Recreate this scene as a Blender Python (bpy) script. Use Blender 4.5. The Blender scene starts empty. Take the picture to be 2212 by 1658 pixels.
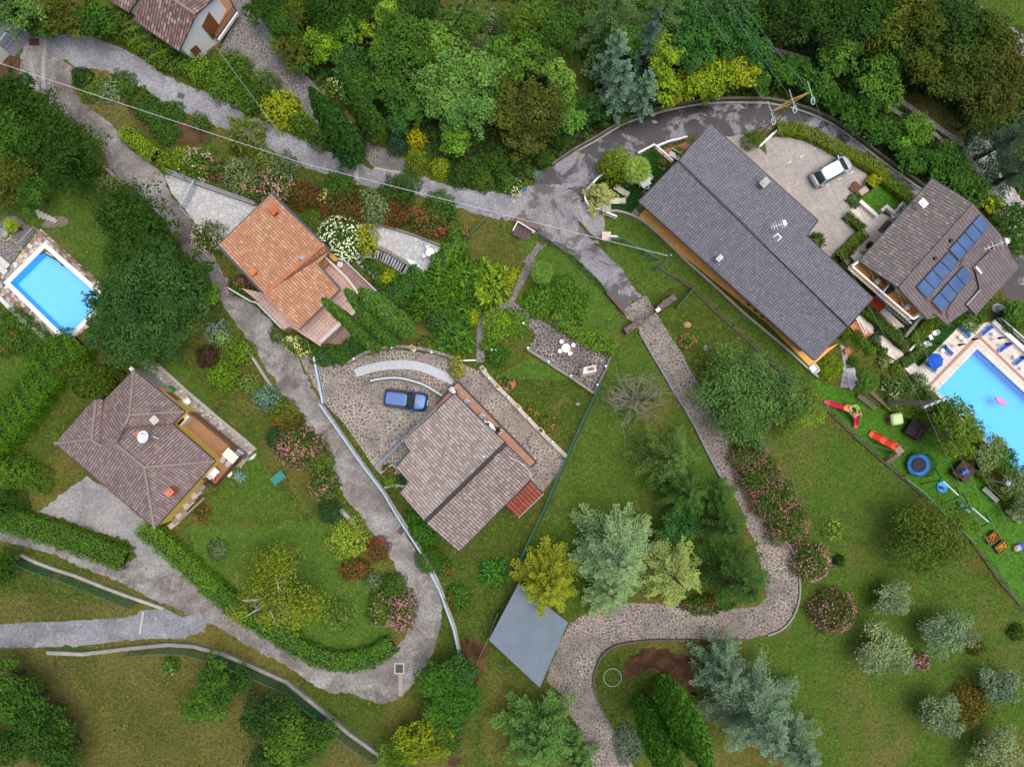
import bpy, bmesh, math, random
import numpy as np
from mathutils import Vector, Matrix, geometry

# ------------------------------------------------------------------ camera, sky, sun, exposure
H = 72.0                      # flying height of the drone, metres
S = 100.6 / 2212              # metres per reading unit on the ground
NX, NY = 1106.0, 870.0        # point straight below the drone
scn = bpy.context.scene
COL = scn.collection
cam_d = bpy.data.cameras.new('camera'); cam = bpy.data.objects.new('camera', cam_d); COL.objects.link(cam)
cam.location = (0, 0, H); cam.rotation_euler = (0, 0, 0)
cam_d.sensor_width = 36; cam_d.lens = 36 * H / 100.6
cam_d.shift_y = (NY - 829) / 2212
cam_d.clip_end = 2000
scn.camera = cam
SUN_EL, SUN_AZ = math.radians(76), math.radians(95)
world = bpy.data.worlds.new('World'); scn.world = world; world.use_nodes = True
wt = world.node_tree; bg = wt.nodes['Background']
sky = wt.nodes.new('ShaderNodeTexSky'); sky.sky_type = 'NISHITA'; sky.sun_disc = False
sky.sun_elevation = SUN_EL; sky.sun_rotation = SUN_AZ; sky.dust_density = 6.0; sky.air_density = 1.0; sky.ozone_density = 1.0
wt.links.new(sky.outputs[0], bg.inputs[0]); bg.inputs[1].default_value = 0.1
sl = bpy.data.lights.new('sun', 'SUN'); sl.energy = 1.3; sl.angle = math.radians(50); sl.color = (0.98, 0.99, 1.0)
sun = bpy.data.objects.new('sun', sl); COL.objects.link(sun); sun.location = (0, 0, 60)
sdir = Vector((math.sin(SUN_AZ) * math.cos(SUN_EL), math.cos(SUN_AZ) * math.cos(SUN_EL), math.sin(SUN_EL)))
sun.rotation_euler = (-sdir).to_track_quat('-Z', 'Y').to_euler()
scn.view_settings.view_transform = 'Standard'; scn.view_settings.look = 'None'
scn.view_settings.gamma = 1; scn.view_settings.exposure = 0.58
scn.cycles.max_bounces = 6; scn.cycles.transparent_max_bounces = 12

# ------------------------------------------------------------------ reading coordinates
Q = 0.55411
R = {'D': (0, 0, 1.0)}
for _r, _y in enumerate((0, 1000, 1992)):
    for _c, _x in enumerate((0, 1000, 2000, 2992)):
        R['%d%d' % (_r, _c)] = (_x * Q, _y * Q, 1000 / 1658 * Q)
for _k, _x, _y, _w in (('a', 1700, 1450, 450), ('b', 3550, 1200, 442), ('c', 3150, 1480, 450), ('d', 3540, 1700, 452), ('e', 2250, 500, 450),
                       ('f', 550, 1450, 450), ('g', 3280, 980, 450), ('h', 1220, 850, 500), ('i', 0, 800, 450), ('j', 3300, 500, 692),
                       ('l', 1400, 1450, 350), ('m', 2850, 350, 450)):
    R[_k] = (_x * Q, _y * Q, _w / 1658 * Q)
R['k'] = (400 * Q, 0, 550 / 2212 * Q)

def P(r, *n):
    ox, oy, k = R[r]
    return [(ox + n[i] * k, oy + n[i + 1] * k) for i in range(0, len(n), 2)]
def W(p, z=0.0):
    k = S * (H - z) / H
    return Vector(((p[0] - NX) * k, (NY - p[1]) * k, z))
def WP(pts, z=0.0): return [W(p, z) for p in pts]
def wp(r, z, *n): return WP(P(r, *n), z)
def w1(r, x, y, z=0.0): return W(P(r, x, y)[0], z)
def ang(a, b): return math.atan2(b[1] - a[1], b[0] - a[0])

# ------------------------------------------------------------------ materials
def C(h):
    v = [int(h[i:i + 2], 16) / 255 for i in (0, 2, 4)]
    return tuple((c / 12.92 if c <= .04045 else ((c + .055) / 1.055) ** 2.4) for c in v) + (1.0,)
def sc_(c, k): return tuple(min(1, v * k) for v in c[:3]) + (1.0,)
class NT:
    def __init__(s, name, rough=.7, spec=.3, metal=0.0):
        s.m = bpy.data.materials.new(name); s.m.use_nodes = True; s.t = s.m.node_tree
        s.b = s.t.nodes['Principled BSDF']
        s.b.inputs['Roughness'].default_value = rough; s.b.inputs['Specular IOR Level'].default_value = spec; s.b.inputs['Metallic'].default_value = metal
    def set(s, sock, v):
        if isinstance(v, bpy.types.NodeSocket): s.t.links.new(v, sock)
        else: sock.default_value = v
    def n(s, typ, out=0, props=None, **inp):
        nd = s.t.nodes.new('ShaderNode' + typ)
        for k, v in (props or {}).items(): setattr(nd, k, v)
        for k, v in inp.items():
            s.set(nd.inputs[int(k[1:])] if k[0] == 'i' and k[1:].isdigit() else nd.inputs[k.replace('_', ' ')], v)
        return nd.outputs[out]
    def co(s, rot=0.0, scale=(1, 1, 1), uv=False):
        o = s.n('TexCoord', 2 if uv else 3)
        mp = s.t.nodes.new('ShaderNodeMapping'); s.t.links.new(o, mp.inputs[0])
        mp.inputs['Rotation'].default_value = (0, 0, rot); mp.inputs['Scale'].default_value = scale
        return mp.outputs[0]
    def noise(s, co, scale, detail=3, rough=.55, dist=0.0): return s.n('TexNoise', 0, Vector=co, Scale=scale, Detail=detail, Roughness=rough, Distortion=dist)
    def ramp(s, f, *stops):
        nd = s.t.nodes.new('ShaderNodeValToRGB'); s.t.links.new(f, nd.inputs[0]); e = nd.color_ramp.elements
        while len(e) < len(stops): e.new(0.5)
        for q, (p, c) in zip(e, stops):
            q.position = p; q.color = c if len(c) == 4 else tuple(c) + (1,)
        return nd.outputs[0]
    def bw(s, f, a, b): return s.ramp(f, (a, (0, 0, 0, 1)), (b, (1, 1, 1, 1)))
    def mix(s, f, a, b, mode='MIX'):
        nd = s.t.nodes.new('ShaderNodeMix'); nd.data_type = 'RGBA'; nd.blend_type = mode
        s.set(nd.inputs[0], f); s.set(nd.inputs[6], a); s.set(nd.inputs[7], b)
        return nd.outputs[2]
    def math(s, op, a, b=0.0): return s.n('Math', 0, {'operation': op}, i0=a, i1=b)
    def bump(s, h, strength=.5, dist=.05):
        o = s.n('Bump', 0, Strength=strength, Distance=dist, Height=h); s.t.links.new(o, s.b.inputs['Normal'])
    def end(s, col): s.set(s.b.inputs['Base Color'], col); return s.m

MATS = {}
def flat(hexc, rough=.6, var=.18, scale=2.5, metal=0.0, spec=.3):
    key = ('flat', hexc, rough, var, scale, metal)
    if key not in MATS:
        t = NT('paint_' + hexc, rough, spec, metal); c = C(hexc); co = t.co()
        f = t.noise(co, scale, 5); g = t.noise(co, scale * 9, 3)
        f = t.math('ADD', t.math('MULTIPLY', f, .65), t.math('MULTIPLY', g, .35))
        MATS[key] = t.end(t.ramp(f, (.3, sc_(c, 1 - var)), (.55, c), (.75, sc_(c, 1 + var * .7))))
    return MATS[key]
def grass(name, a, b, dry, amt=.5, fine=1.0):
    t = NT(name, .9, .15); co = t.co()
    big = t.noise(co, .11, 5, .6, .6); mid = t.noise(co, .75, 5, .65, .4); fin = t.noise(co, 3.2, 5, .75); tuft = t.noise(co, 9, 3, .75)
    base = t.mix(t.bw(mid, .36, .64), C(a), C(b))
    base = t.mix(t.bw(big, .62 - amt * .3, .8 - amt * .25), base, C(dry))
    base = t.mix(t.bw(t.noise(co, .33, 6, .7, 1.0), .6, .72), base, sc_(C(dry), 1.15))
    base = t.mix(1.0, base, t.ramp(fin, (.28, (.34, .38, .32)), (.5, (1, 1, 1)), (.72, (1.6, 1.5, 1.3))), 'MULTIPLY')
    base = t.mix(.85, base, t.ramp(tuft, (.28, (.45, .5, .4)), (.5, (1, 1, 1)), (.72, (1.5, 1.45, 1.25))), 'MULTIPLY')
    t.bump(t.math('ADD', fin, tuft), .9, .12)
    return t.end(base)
def paving(name, stones, joint, scale=1.6, jw=.09, warp=.5, stain=.25, dirt='3a3428'):
    t = NT(name, .75, .3); co = t.co()
    ns = t.n('TexNoise', 1, Vector=co, Scale=scale * .9, Detail=3)
    co2 = t.n('VectorMath', 0, {'operation': 'ADD'}, i0=co, i1=t.n('VectorMath', 0, {'operation': 'SCALE'}, i0=ns, Scale=warp))
    v1 = t.n('TexVoronoi', 1, {'feature': 'F1', 'voronoi_dimensions': '2D'}, Vector=co2, Scale=scale)
    ed = t.n('TexVoronoi', 0, {'feature': 'DISTANCE_TO_EDGE', 'voronoi_dimensions': '2D'}, Vector=co2, Scale=scale)
    r = t.n('SeparateColor', 0, Color=v1)
    st = t.ramp(r, *[(i / max(1, len(stones) - 1) * .9 + .05, C(h)) for i, h in enumerate(stones)])
    st = t.mix(.5, st, t.ramp(t.noise(co, 7, 4), (.3, (.7, .7, .7)), (.7, (1.25, 1.25, 1.25))), 'MULTIPLY')
    jf = t.bw(t.math('ADD', ed, t.math('MULTIPLY', t.math('SUBTRACT', t.noise(co, 3, 3), .5), jw * .8)), jw * .45, jw * 1.25)
    jc = t.mix(t.bw(t.noise(co, .35, 4), .42, .62), C(joint), sc_(C(joint), .55))
    col = t.mix(jf, jc, st)
    col = t.mix(t.math('MULTIPLY', t.bw(t.noise(co, .16, 5, .6, .8), .48, .68), stain), col, C(dirt))
    t.bump(jf, .35, .03)
    return t.end(col)
def tiles(name, c1, c2, mortar, w=.4, h=.4, rot=0.0, ms=.02, off=0.0, var=.2, uv=False, rough=.6):
    t = NT(name, rough, .3); co = t.co(rot, uv=uv)
    br = t.t.nodes.new('ShaderNodeTexBrick'); br.offset = off; br.squash = 1
    t.t.links.new(co, br.inputs['Vector'])
    for k, v in (('Color1', C(c1)), ('Color2', C(c2)), ('Mortar', C(mortar)), ('Scale', 1.0), ('Mortar Size', ms), ('Mortar Smooth', .15), ('Bias', 0.0), ('Brick Width', w), ('Row Height', h)):
        br.inputs[k].default_value = v
    o = t.co()
    col = t.mix(1.0, br.outputs[0], t.ramp(t.noise(o, .5, 6, .65, .5), (.3, (1 - var,) * 3), (.5, (1, 1, 1)), (.7, (1 + var,) * 3)), 'MULTIPLY')
    col = t.mix(.6, col, t.ramp(t.noise(o, 6, 3), (.3, (.82,) * 3), (.7, (1.18,) * 3)), 'MULTIPLY')
    t.bump(t.math('SUBTRACT', 1.0, br.outputs[1]), .3, .02)
    return t.end(col)
def roofmat(name, c1, c2, gap, u=.27, v=.42, ms=.035, moss='5a5248', moss_amt=.25, pale=None, rowline=.5):
    t = NT(name, .8, .2); co = t.co(uv=True)
    sx = t.n('SeparateXYZ', 0, Vector=co); sy = t.n('SeparateXYZ', 1, Vector=co)
    iu = t.math('FLOOR', t.math('DIVIDE', sx, u)); iv = t.math('FLOOR', t.math('DIVIDE', sy, v))
    cell = t.n('CombineXYZ', 0, X=iu, Y=iv)
    wn = t.n('TexWhiteNoise', 0, {'noise_dimensions': '2D'}, Vector=cell)
    col = t.mix(t.bw(wn, .1, .9), C(c1), C(c2))
    wn2 = t.n('TexWhiteNoise', 0, {'noise_dimensions': '2D'}, Vector=t.n('VectorMath', 0, {'operation': 'ADD'}, i0=cell, i1=(17.3, 5.1, 0)))
    if pale: col = t.mix(t.bw(wn2, .72, .9), col, C(pale))
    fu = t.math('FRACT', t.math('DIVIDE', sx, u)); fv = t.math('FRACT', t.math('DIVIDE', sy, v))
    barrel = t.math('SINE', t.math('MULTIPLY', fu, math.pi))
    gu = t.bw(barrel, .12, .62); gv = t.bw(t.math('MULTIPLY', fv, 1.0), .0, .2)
    col = t.mix(gu, C(gap), col)  # valleys between barrels: joint dirt plus shadow put into the colour
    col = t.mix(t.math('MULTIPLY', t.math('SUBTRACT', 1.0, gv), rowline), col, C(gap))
    o = t.co()
    col = t.mix(t.math('MULTIPLY', t.bw(t.noise(o, .5, 6, .7, .8), .5, .7), moss_amt), col, C(moss))
    col = t.mix(.7, col, t.ramp(t.noise(o, 4, 4, .7), (.3, (.72,) * 3), (.7, (1.28,) * 3)), 'MULTIPLY')
    hgt = t.math('ADD', barrel, t.math('MULTIPLY', fv, .5))
    t.bump(hgt, .7, .05)
    return t.end(col)
def asphalt(name, a, b, crack, wet=None, wet_lo=.45, wet_hi=.53, gravel=.5, leaf=None):
    t = NT(name, .75, .35); co = t.co()
    base = t.mix(t.bw(t.noise(co, .25, 6, .65, .7), .38, .62), C(a), C(b))
    if wet:
        wf = t.bw(t.noise(co, .27, 9, .72, .5), wet_lo, wet_hi)
        base = t.mix(wf, base, C(wet))
        t.set(t.b.inputs['Roughness'], t.ramp(wf, (0, (.75,) * 3), (1, (.35,) * 3)))
    ns = t.n('TexNoise', 1, Vector=co, Scale=.9, Detail=4)
    co2 = t.n('VectorMath', 0, {'operation': 'ADD'}, i0=co, i1=t.n('VectorMath', 0, {'operation': 'SCALE'}, i0=ns, Scale=1.2))
    ed = t.n('TexVoronoi', 0, {'feature': 'DISTANCE_TO_EDGE', 'voronoi_dimensions': '2D'}, Vector=co2, Scale=1.0)
    cf = t.math('MULTIPLY', t.math('SUBTRACT', 1.0, t.bw(ed, .004, .05)), t.math('MULTIPLY', t.bw(t.noise(co, .3, 4), .46, .62), .55))
    base = t.mix(cf, base, C(crack))
    base = t.mix(t.math('MULTIPLY', t.bw(t.noise(co, .55, 7, .75, .6), .56, .68), gravel), base, sc_(C(b), 1.45))
    if leaf: base = t.mix(t.math('MULTIPLY', t.bw(t.noise(co, .33, 7, .8, .5), .53, .66), .65), base, C(leaf))
    base = t.mix(1.0, base, t.ramp(t.noise(co, 4.5, 5, .85), (.3, (.5,) * 3), (.5, (1,) * 3), (.7, (1.5,) * 3)), 'MULTIPLY'); base = t.mix(.35, base, t.ramp(t.noise(co, 1.1, 6, .8), (.32, (.6,) * 3), (.5, (1,) * 3), (.68, (1.35,) * 3)), 'MULTIPLY')
    t.bump(t.noise(co, 12, 3, .7), .5, .03)
    return t.end(base)
def soil(name, a, b, c):
    t = NT(name, .95, .1); co = t.co()
    col = t.ramp(t.noise(co, .8, 7, .7, .6), (.3, C(a)), (.5, C(b)), (.7, C(c)))
    col = t.mix(.9, col, t.ramp(t.noise(co, 10, 4, .8), (.25, (.5,) * 3), (.75, (1.5,) * 3)), 'MULTIPLY')
    t.bump(t.noise(co, 8, 4), .9, .1)
    return t.end(col)
def leafmat(hexc, var=.55, gain=.82, yel=.04):
    key = ('leaf', hexc, var, gain)
    if key not in MATS:
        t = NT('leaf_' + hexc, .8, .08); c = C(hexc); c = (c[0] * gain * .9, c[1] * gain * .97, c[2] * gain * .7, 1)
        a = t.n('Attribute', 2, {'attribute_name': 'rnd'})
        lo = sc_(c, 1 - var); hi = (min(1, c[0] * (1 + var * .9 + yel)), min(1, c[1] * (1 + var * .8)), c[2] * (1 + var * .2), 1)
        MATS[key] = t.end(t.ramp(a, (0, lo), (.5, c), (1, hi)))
        t.set(t.b.inputs['Subsurface Weight'], 0.0)
    return MATS[key]
def glassmat():
    if 'glass' not in MATS:
        t = NT('dark_glass', .05, .8); MATS['glass'] = t.end(C('2c3a38'))
    return MATS['glass']
def netmat(hexc, op):
    key = ('net', hexc, op)
    if key not in MATS:
        t = NT('net_' + hexc, .7, .2); t.b.inputs['Alpha'].default_value = op; MATS[key] = t.end(C(hexc))
    return MATS[key]

# ------------------------------------------------------------------ object helpers
def link(name, me, mat=None, parent=None, loc=(0, 0, 0)):
    o = bpy.data.objects.new(name, me); COL.objects.link(o)
    if mat is not None:
        for q in (mat if isinstance(mat, (list, tuple)) else [mat]): me.materials.append(q)
    o.location = loc
    if parent is not None: o.parent = parent
    return o
def tag(o, label=None, cat=None, group=None, kind=None):
    if label: o['label'] = label
    if cat: o['category'] = cat
    if group: o['group'] = group
    if kind or label: o['kind'] = kind or 'thing'
    return o
def thing(name, label, cat, loc=(0, 0, 0), rz=0.0, group=None):
    o = bpy.data.objects.new(name, None); COL.objects.link(o); o.location = loc; o.rotation_euler = (0, 0, rz)
    o.empty_display_size = .3
    return tag(o, label, cat, group)
def copy_tree(o, parent=None):
    c = o.copy(); COL.objects.link(c); c.parent = parent
    for ch in list(o.children): copy_tree(ch, c)
    return c
class MB:
    def __init__(s): s.v = []; s.f = []; s.mi = []; s.cur = 0
    def add(s, vs, fs):
        o = len(s.v); s.v += [tuple(q) for q in vs]; s.f += [tuple(i + o for i in q) for q in fs]; s.mi += [s.cur] * len(fs); return s
    def box(s, c, d, rz=0.0, ry=0.0, rx=0.0):
        m = Matrix.Translation(c) @ Matrix.Rotation(rz, 4, 'Z') @ Matrix.Rotation(ry, 4, 'Y') @ Matrix.Rotation(rx, 4, 'X')
        x, y, z = d[0] / 2, d[1] / 2, d[2] / 2
        vs = [m @ Vector(q) for q in ((-x, -y, -z), (x, -y, -z), (x, y, -z), (-x, y, -z), (-x, -y, z), (x, -y, z), (x, y, z), (-x, y, z))]
        return s.add(vs, [(0, 3, 2, 1), (4, 5, 6, 7), (0, 1, 5, 4), (1, 2, 6, 5), (2, 3, 7, 6), (3, 0, 4, 7)])
    def bar(s, a, b, w, h):
        a, b = Vector(a), Vector(b); d = b - a; L = d.length
        if L < 1e-6: return s
        q = d.to_track_quat('X', 'Z').to_matrix().to_4x4(); q.translation = (a + b) / 2
        x, y, z = L / 2, w / 2, h / 2
        vs = [q @ Vector(p) for p in ((-x, -y, -z), (x, -y, -z), (x, y, -z), (-x, y, -z), (-x, -y, z), (x, -y, z), (x, y, z), (-x, y, z))]
        return s.add(vs, [(0, 3, 2, 1), (4, 5, 6, 7), (0, 1, 5, 4), (1, 2, 6, 5), (2, 3, 7, 6), (3, 0, 4, 7)])
    def cyl(s, c, r, h, n=14, r2=None, rz=0.0, sy=1.0):
        r2 = r if r2 is None else r2; c = Vector(c); vs = []
        for k, (rr, z) in enumerate(((r, 0), (r2, h))):
            for i in range(n):
                a = 2 * math.pi * i / n + rz; vs.append(c + Vector((rr * math.cos(a), rr * math.sin(a) * sy, z)))
        return s.add(vs, [(i, (i + 1) % n, n + (i + 1) % n, n + i) for i in range(n)] + [tuple(range(n - 1, -1, -1)), tuple(range(n, 2 * n))])
    def lathe(s, c, prof, n=16, sy=1.0, rz=0.0):
        c = Vector(c); vs = []; fs = []
        for r, z in prof:
            for i in range(n):
                a = 2 * math.pi * i / n + rz; vs.append(c + Vector((r * math.cos(a), r * math.sin(a) * sy, z)))
        for k in range(len(prof) - 1):
            for i in range(n): fs.append((k * n + i, k * n + (i + 1) % n, (k + 1) * n + (i + 1) % n, (k + 1) * n + i))
        fs += [tuple(range(n - 1, -1, -1)), tuple(range((len(prof) - 1) * n, len(prof) * n))]
        return s.add(vs, fs)
    def ball(s, c, r, n=12, sz=1.0):
        return s.lathe(c, [(r * math.cos(t) + 1e-4, r * sz * math.sin(t)) for t in [(-.5 + k / 8) * math.pi for k in range(9)]], n)
    def tube(s, pts, r, n=6, r2=None):
        pts = [Vector(p) for p in pts]; vs = []; fs = []; m = len(pts)
        for k, p in enumerate(pts):
            d = (pts[min(k + 1, m - 1)] - pts[max(k - 1, 0)]); d.normalize()
            u = d.cross(Vector((0, 0, 1)))
            if u.length < 1e-3: u = Vector((1, 0, 0))
            u.normalize(); w = d.cross(u); rr = r if r2 is None else r + (r2 - r) * k / (m - 1)
            for i in range(n):
                a = 2 * math.pi * i / n; vs.append(p + (u * math.cos(a) + w * math.sin(a)) * rr)
        for k in range(m - 1):
            for i in range(n): fs.append((k * n + i, k * n + (i + 1) % n, (k + 1) * n + (i + 1) % n, (k + 1) * n + i))
        fs += [tuple(range(n - 1, -1, -1)), tuple(range((m - 1) * n, m * n))]
        return s.add(vs, fs)
    def prism(s, poly, z0, z1):
        n = len(poly); vs = [(p[0], p[1], z0) for p in poly] + [(p[0], p[1], z1) for p in poly]
        tri = geometry.tessellate_polygon([[Vector((p[0], p[1], 0)) for p in poly]])
        return s.add(vs, [(i, (i + 1) % n, n + (i + 1) % n, n + i) for i in range(n)] + [tuple(t[::-1]) for t in tri] + [tuple(i + n for i in t) for t in tri])
    def strip(s, pts, w, z0, z1):            # a wall of width w along a path
        pts = [Vector((p[0], p[1], 0)) for p in pts]; L = []; Rr = []
        for k, p in enumerate(pts):
            d = pts[min(k + 1, len(pts) - 1)] - pts[max(k - 1, 0)]; d.normalize(); nn = Vector((-d.y, d.x, 0)) * w / 2
            L.append(p + nn); Rr.append(p - nn)
        m = len(pts); vs = [(p.x, p.y, z) for q in (L, Rr) for z in (z0, z1) for p in q]; fs = []
        for k in range(m - 1):
            fs += [(m + k, m + k + 1, 3 * m + k + 1, 3 * m + k), (k, k + 1, m + k + 1, m + k), (2 * m + k, 3 * m + k, 3 * m + k + 1, 2 * m + k + 1), (k, 2 * m + k, 2 * m + k + 1, k + 1)]
        fs += [(0, m, 3 * m, 2 * m), (m - 1, 3 * m - 1, 4 * m - 1, 2 * m - 1)]
        return s.add(vs, fs)
    def mesh(s, name, smooth=False, fix=True):
        me = bpy.data.meshes.new(name); me.from_pydata(s.v, [], s.f)
        me.polygons.foreach_set('material_index', s.mi)
        if fix:
            b = bmesh.new(); b.from_mesh(me); bmesh.ops.recalc_face_normals(b, faces=b.faces); b.to_mesh(me); b.free()
        if smooth: me.polygons.foreach_set('use_smooth', [True] * len(me.polygons))
        me.update(); return me
    def obj(s, name, mat, parent=None, loc=(0, 0, 0), smooth=False): return link(name, s.mesh(name, smooth), mat, parent, loc)
def solo(name, mb, mat, label, cat, group=None, smooth=False, loc=(0, 0, 0), rz=0.0):
    o = mb.obj(name, mat, None, loc, smooth); o.rotation_euler = (0, 0, rz); return tag(o, label, cat, group)

rnd = random.Random(7)
def rough_edge(pts, step, amp, seed=1):
    r = random.Random(seed); out = []; n = len(pts)
    for i in range(n):
        a, b = Vector(pts[i][:2]), Vector(pts[(i + 1) % n][:2]); L = (b - a).length; m = max(1, int(L / step)); nn = Vector((-(b - a).y, (b - a).x)); nn = nn / max(nn.length, 1e-6)
        for k in range(m):
            o = 0 if k == 0 else r.gauss(0, amp); out.append(a + (b - a) * k / m + nn * o)
    return out
SHEETS = []
def sheet(name, pts, z, mat, kind='structure', holes=(), amp=0.0, step=.35, seed=3):
    SHEETS.append((z, [(p[0], p[1]) for p in pts], mat.name, holes)); amp *= .7
    loops = [[Vector((p[0], p[1], 0)) for p in (rough_edge(pts, step, amp, seed) if amp else pts)]] + [[Vector((p[0], p[1], 0)) for p in h] for h in holes]
    tri = geometry.tessellate_polygon(loops); vs = [(p.x, p.y, z) for l in loops for p in l]
    me = bpy.data.meshes.new(name); me.from_pydata(vs, [], [tuple(t) for t in tri])
    b = bmesh.new(); b.from_mesh(me)
    for f in b.faces:
        if f.normal.z < 0: f.normal_flip()
    b.to_mesh(me); b.free()
    return tag(link(name, me, mat), kind=kind)
def smooth_path(pts, n=6):
    out = []; m = len(pts); pts = [Vector(p) for p in pts]
    for i in range(m - 1):
        p0, p1, p2, p3 = pts[max(i - 1, 0)], pts[i], pts[i + 1], pts[min(i + 2, m - 1)]
        for k in range(n):
            t = k / n
            out.append(.5 * ((2 * p1) + (p2 - p0) * t + (2 * p0 - 5 * p1 + 4 * p2 - p3) * t * t + (3 * p1 - p0 - 3 * p2 + p3) * t ** 3))
    out.append(pts[-1]); return out
# ------------------------------------------------------------------ plants (built from many leaf-sized faces)
def nrm(a): return a / np.maximum(np.linalg.norm(a, axis=-1, keepdims=True), 1e-9)
def leafmesh(name, sets, rng, jag=True):
    vs = []; rn = []
    for c, n, t, L, Wd, *bb in sets:
        c = np.asarray(c, float); n = nrm(n); t = nrm(t - n * (t * n).sum(-1, keepdims=True)); b = np.cross(n, t)
        L = np.broadcast_to(np.asarray(L, float), len(c))[:, None] * .5; Wd = np.broadcast_to(np.asarray(Wd, float), len(c))[:, None] * .5
        vs.append(np.stack([c - t * L, c + b * Wd, c + t * L, c - b * Wd], 1))
        r_ = rng.random(len(c)); rn.append(r_ if not bb else .45 * r_ + .55 * np.broadcast_to(bb[0], len(c)))
    v = np.concatenate(vs).reshape(-1, 3).astype(np.float32); q = len(v) // 4; rn = np.concatenate(rn).astype(np.float32)
    me = bpy.data.meshes.new(name)
    me.vertices.add(len(v)); me.vertices.foreach_set('co', v.ravel())
    me.loops.add(4 * q); me.loops.foreach_set('vertex_index', np.arange(4 * q, dtype=np.int32))
    me.polygons.add(q); me.polygons.foreach_set('loop_start', np.arange(0, 4 * q, 4, dtype=np.int32)); me.polygons.foreach_set('loop_total', np.full(q, 4, np.int32))
    at = me.attributes.new('rnd', 'FLOAT', 'FACE'); at.data.foreach_set('value', rn)
    me.update(); return me
def rdir(rng, n): return nrm(rng.normal(size=(n, 3)))
UP = np.array([0, 0, 1.0])
LEAF = 1.0
def crown_broad(rng, R, Hc, dens=1.0, leaf=.3, lobes=None, loose=0.0):
    """crown of radius R, height Hc, centred on its own origin at mid height"""
    K = lobes or int(11 + R * 6.5); sets = []
    i = np.arange(K) + .5; rr = np.sqrt(i / K) * rng.uniform(.8, 1.1, K) * .8; th = i * 2.39996 + rng.uniform(-.5, .5, K)
    zz = np.sqrt(np.maximum(0, 1 - np.minimum(rr, 1) ** 2)) * rng.uniform(.5, 1.0, K) - .32
    ext = 1 + .22 * np.sin(th * 2 + rng.uniform(0, 6)) + .14 * np.sin(th * 3 + rng.uniform(0, 6))
    cs = np.stack([rr * ext * np.cos(th) * R, rr * ext * np.sin(th) * R, zz * Hc * .5], 1)
    rl = R * rng.uniform(.17, .4, K) * (1.15 if K < 16 else .95)
    tot = int(R * R * 3.14 * 70 * dens * (.3 / leaf) ** 1.9 * LEAF) + 60
    w = rl ** 2 / (rl ** 2).sum()
    for k in range(K):
        n = max(6, int(tot * w[k])); d = rdir(rng, n); d[:, 2] = np.where(d[:, 2] < -.35, -d[:, 2], d[:, 2])
        lump = 1 + .22 * np.sin(d[:, :1] * 5 + k) * np.sin(d[:, 1:2] * 5 + 2 * k)
        p = cs[k] + d * rl[k] * lump * rng.uniform(.62 - loose, 1.08 + loose, (n, 1)) * np.array([1, 1, .8])
        nn = d * .8 + UP * .55 + rng.normal(size=(n, 3)) * .45
        s = leaf * rng.uniform(.45, 1.6, n)
        sets.append((p, nn, rng.normal(size=(n, 3)), s, s * rng.uniform(.5, .75, n), rng.random()))
    return sets, cs
def crown_conifer(rng, R, h, dens=1.0, droop=.28, nb=None, twig=.36, f0=.1, needle=.11, ftop=.97, fpow=.85):
    nb = nb or int(24 + R * 5); C_ = []; N_ = []; T_ = []; L_ = []; B_ = []
    br = []
    fr = f0 + (ftop - f0) * (np.arange(nb) + .5) / nb
    for k in range(nb):
        f = fr[k]; L = R * max(.08, (1 - f) ** fpow) * rng.uniform(.72, 1.12); az = k * 2.39996 + rng.normal() * .25
        d = np.array([math.cos(az), math.sin(az), 0]); side = np.array([-d[1], d[0], 0])
        m = max(5, int(L * 4.2 * dens)); t = np.linspace(.12, 1, m)
        bend = rng.normal() * .12
        bv = rng.random(); pts = d * (L * t)[:, None] + side * (bend * L * t * t)[:, None] + UP * (h * f + L * (.3 * t - (droop + .12) * t * t))[:, None]
        br.append(pts)
        for sgn in (-1, 1, 0):
            tw = (twig * L * (1.05 - t) ** .7 + .16) * rng.uniform(.7, 1.2, m) if sgn else np.full(m, .22)
            dv = nrm(d * .95 + side * sgn * .75 + UP * rng.normal(size=(m, 1)) * .12) if sgn else np.tile(d, (m, 1))
            q = max(2, int(4 * dens)) if sgn else 2
            for j in range(q):
                u = (j + .6) / q
                p = pts + dv * (tw * u)[:, None] - UP * (tw * u * .18)[:, None] + rng.normal(size=(m, 3)) * .035
                C_.append(p); N_.append(UP + rng.normal(size=(m, 3)) * .35 + d * .15); T_.append(dv + rng.normal(size=(m, 3)) * .35)
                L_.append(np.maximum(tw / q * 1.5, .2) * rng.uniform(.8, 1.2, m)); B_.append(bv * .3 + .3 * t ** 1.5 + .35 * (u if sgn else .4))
    c = np.concatenate(C_); L = np.concatenate(L_)
    return [(c, np.concatenate(N_), np.concatenate(T_), L, needle * rng.uniform(.8, 1.4, len(c)), np.concatenate(B_))], br
def crown_column(rng, R, h, dens=1.0, leaf=.24, prof=None, lumps=.14):
    n = int(R * h * 6.28 * 75 * dens * LEAF); u = rng.random(n) ** .9; a = rng.uniform(0, 6.283, n)
    prof = prof or (lambda u: np.clip(np.minimum((u / .12) ** .5, 1) * np.maximum(1 - u, 0) ** .62 * 1.12, .02, None))
    r = R * prof(u) * (1 + lumps * np.sin(a * 5 + u * 17) * np.sin(u * 31 + a * 2) + lumps * .7 * np.sin(a * 9 - u * 43)) * rng.uniform(.82, 1.05, n)
    p = np.stack([r * np.cos(a), r * np.sin(a), u * h], 1); o = np.stack([np.cos(a), np.sin(a), np.full(n, .25)], 1)
    s = leaf * rng.uniform(.7, 1.4, n)
    return [(p, o + rng.normal(size=(n, 3)) * .45, UP + o * .35 + rng.normal(size=(n, 3)) * .3, s * 1.5, s * .55)]
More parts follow.
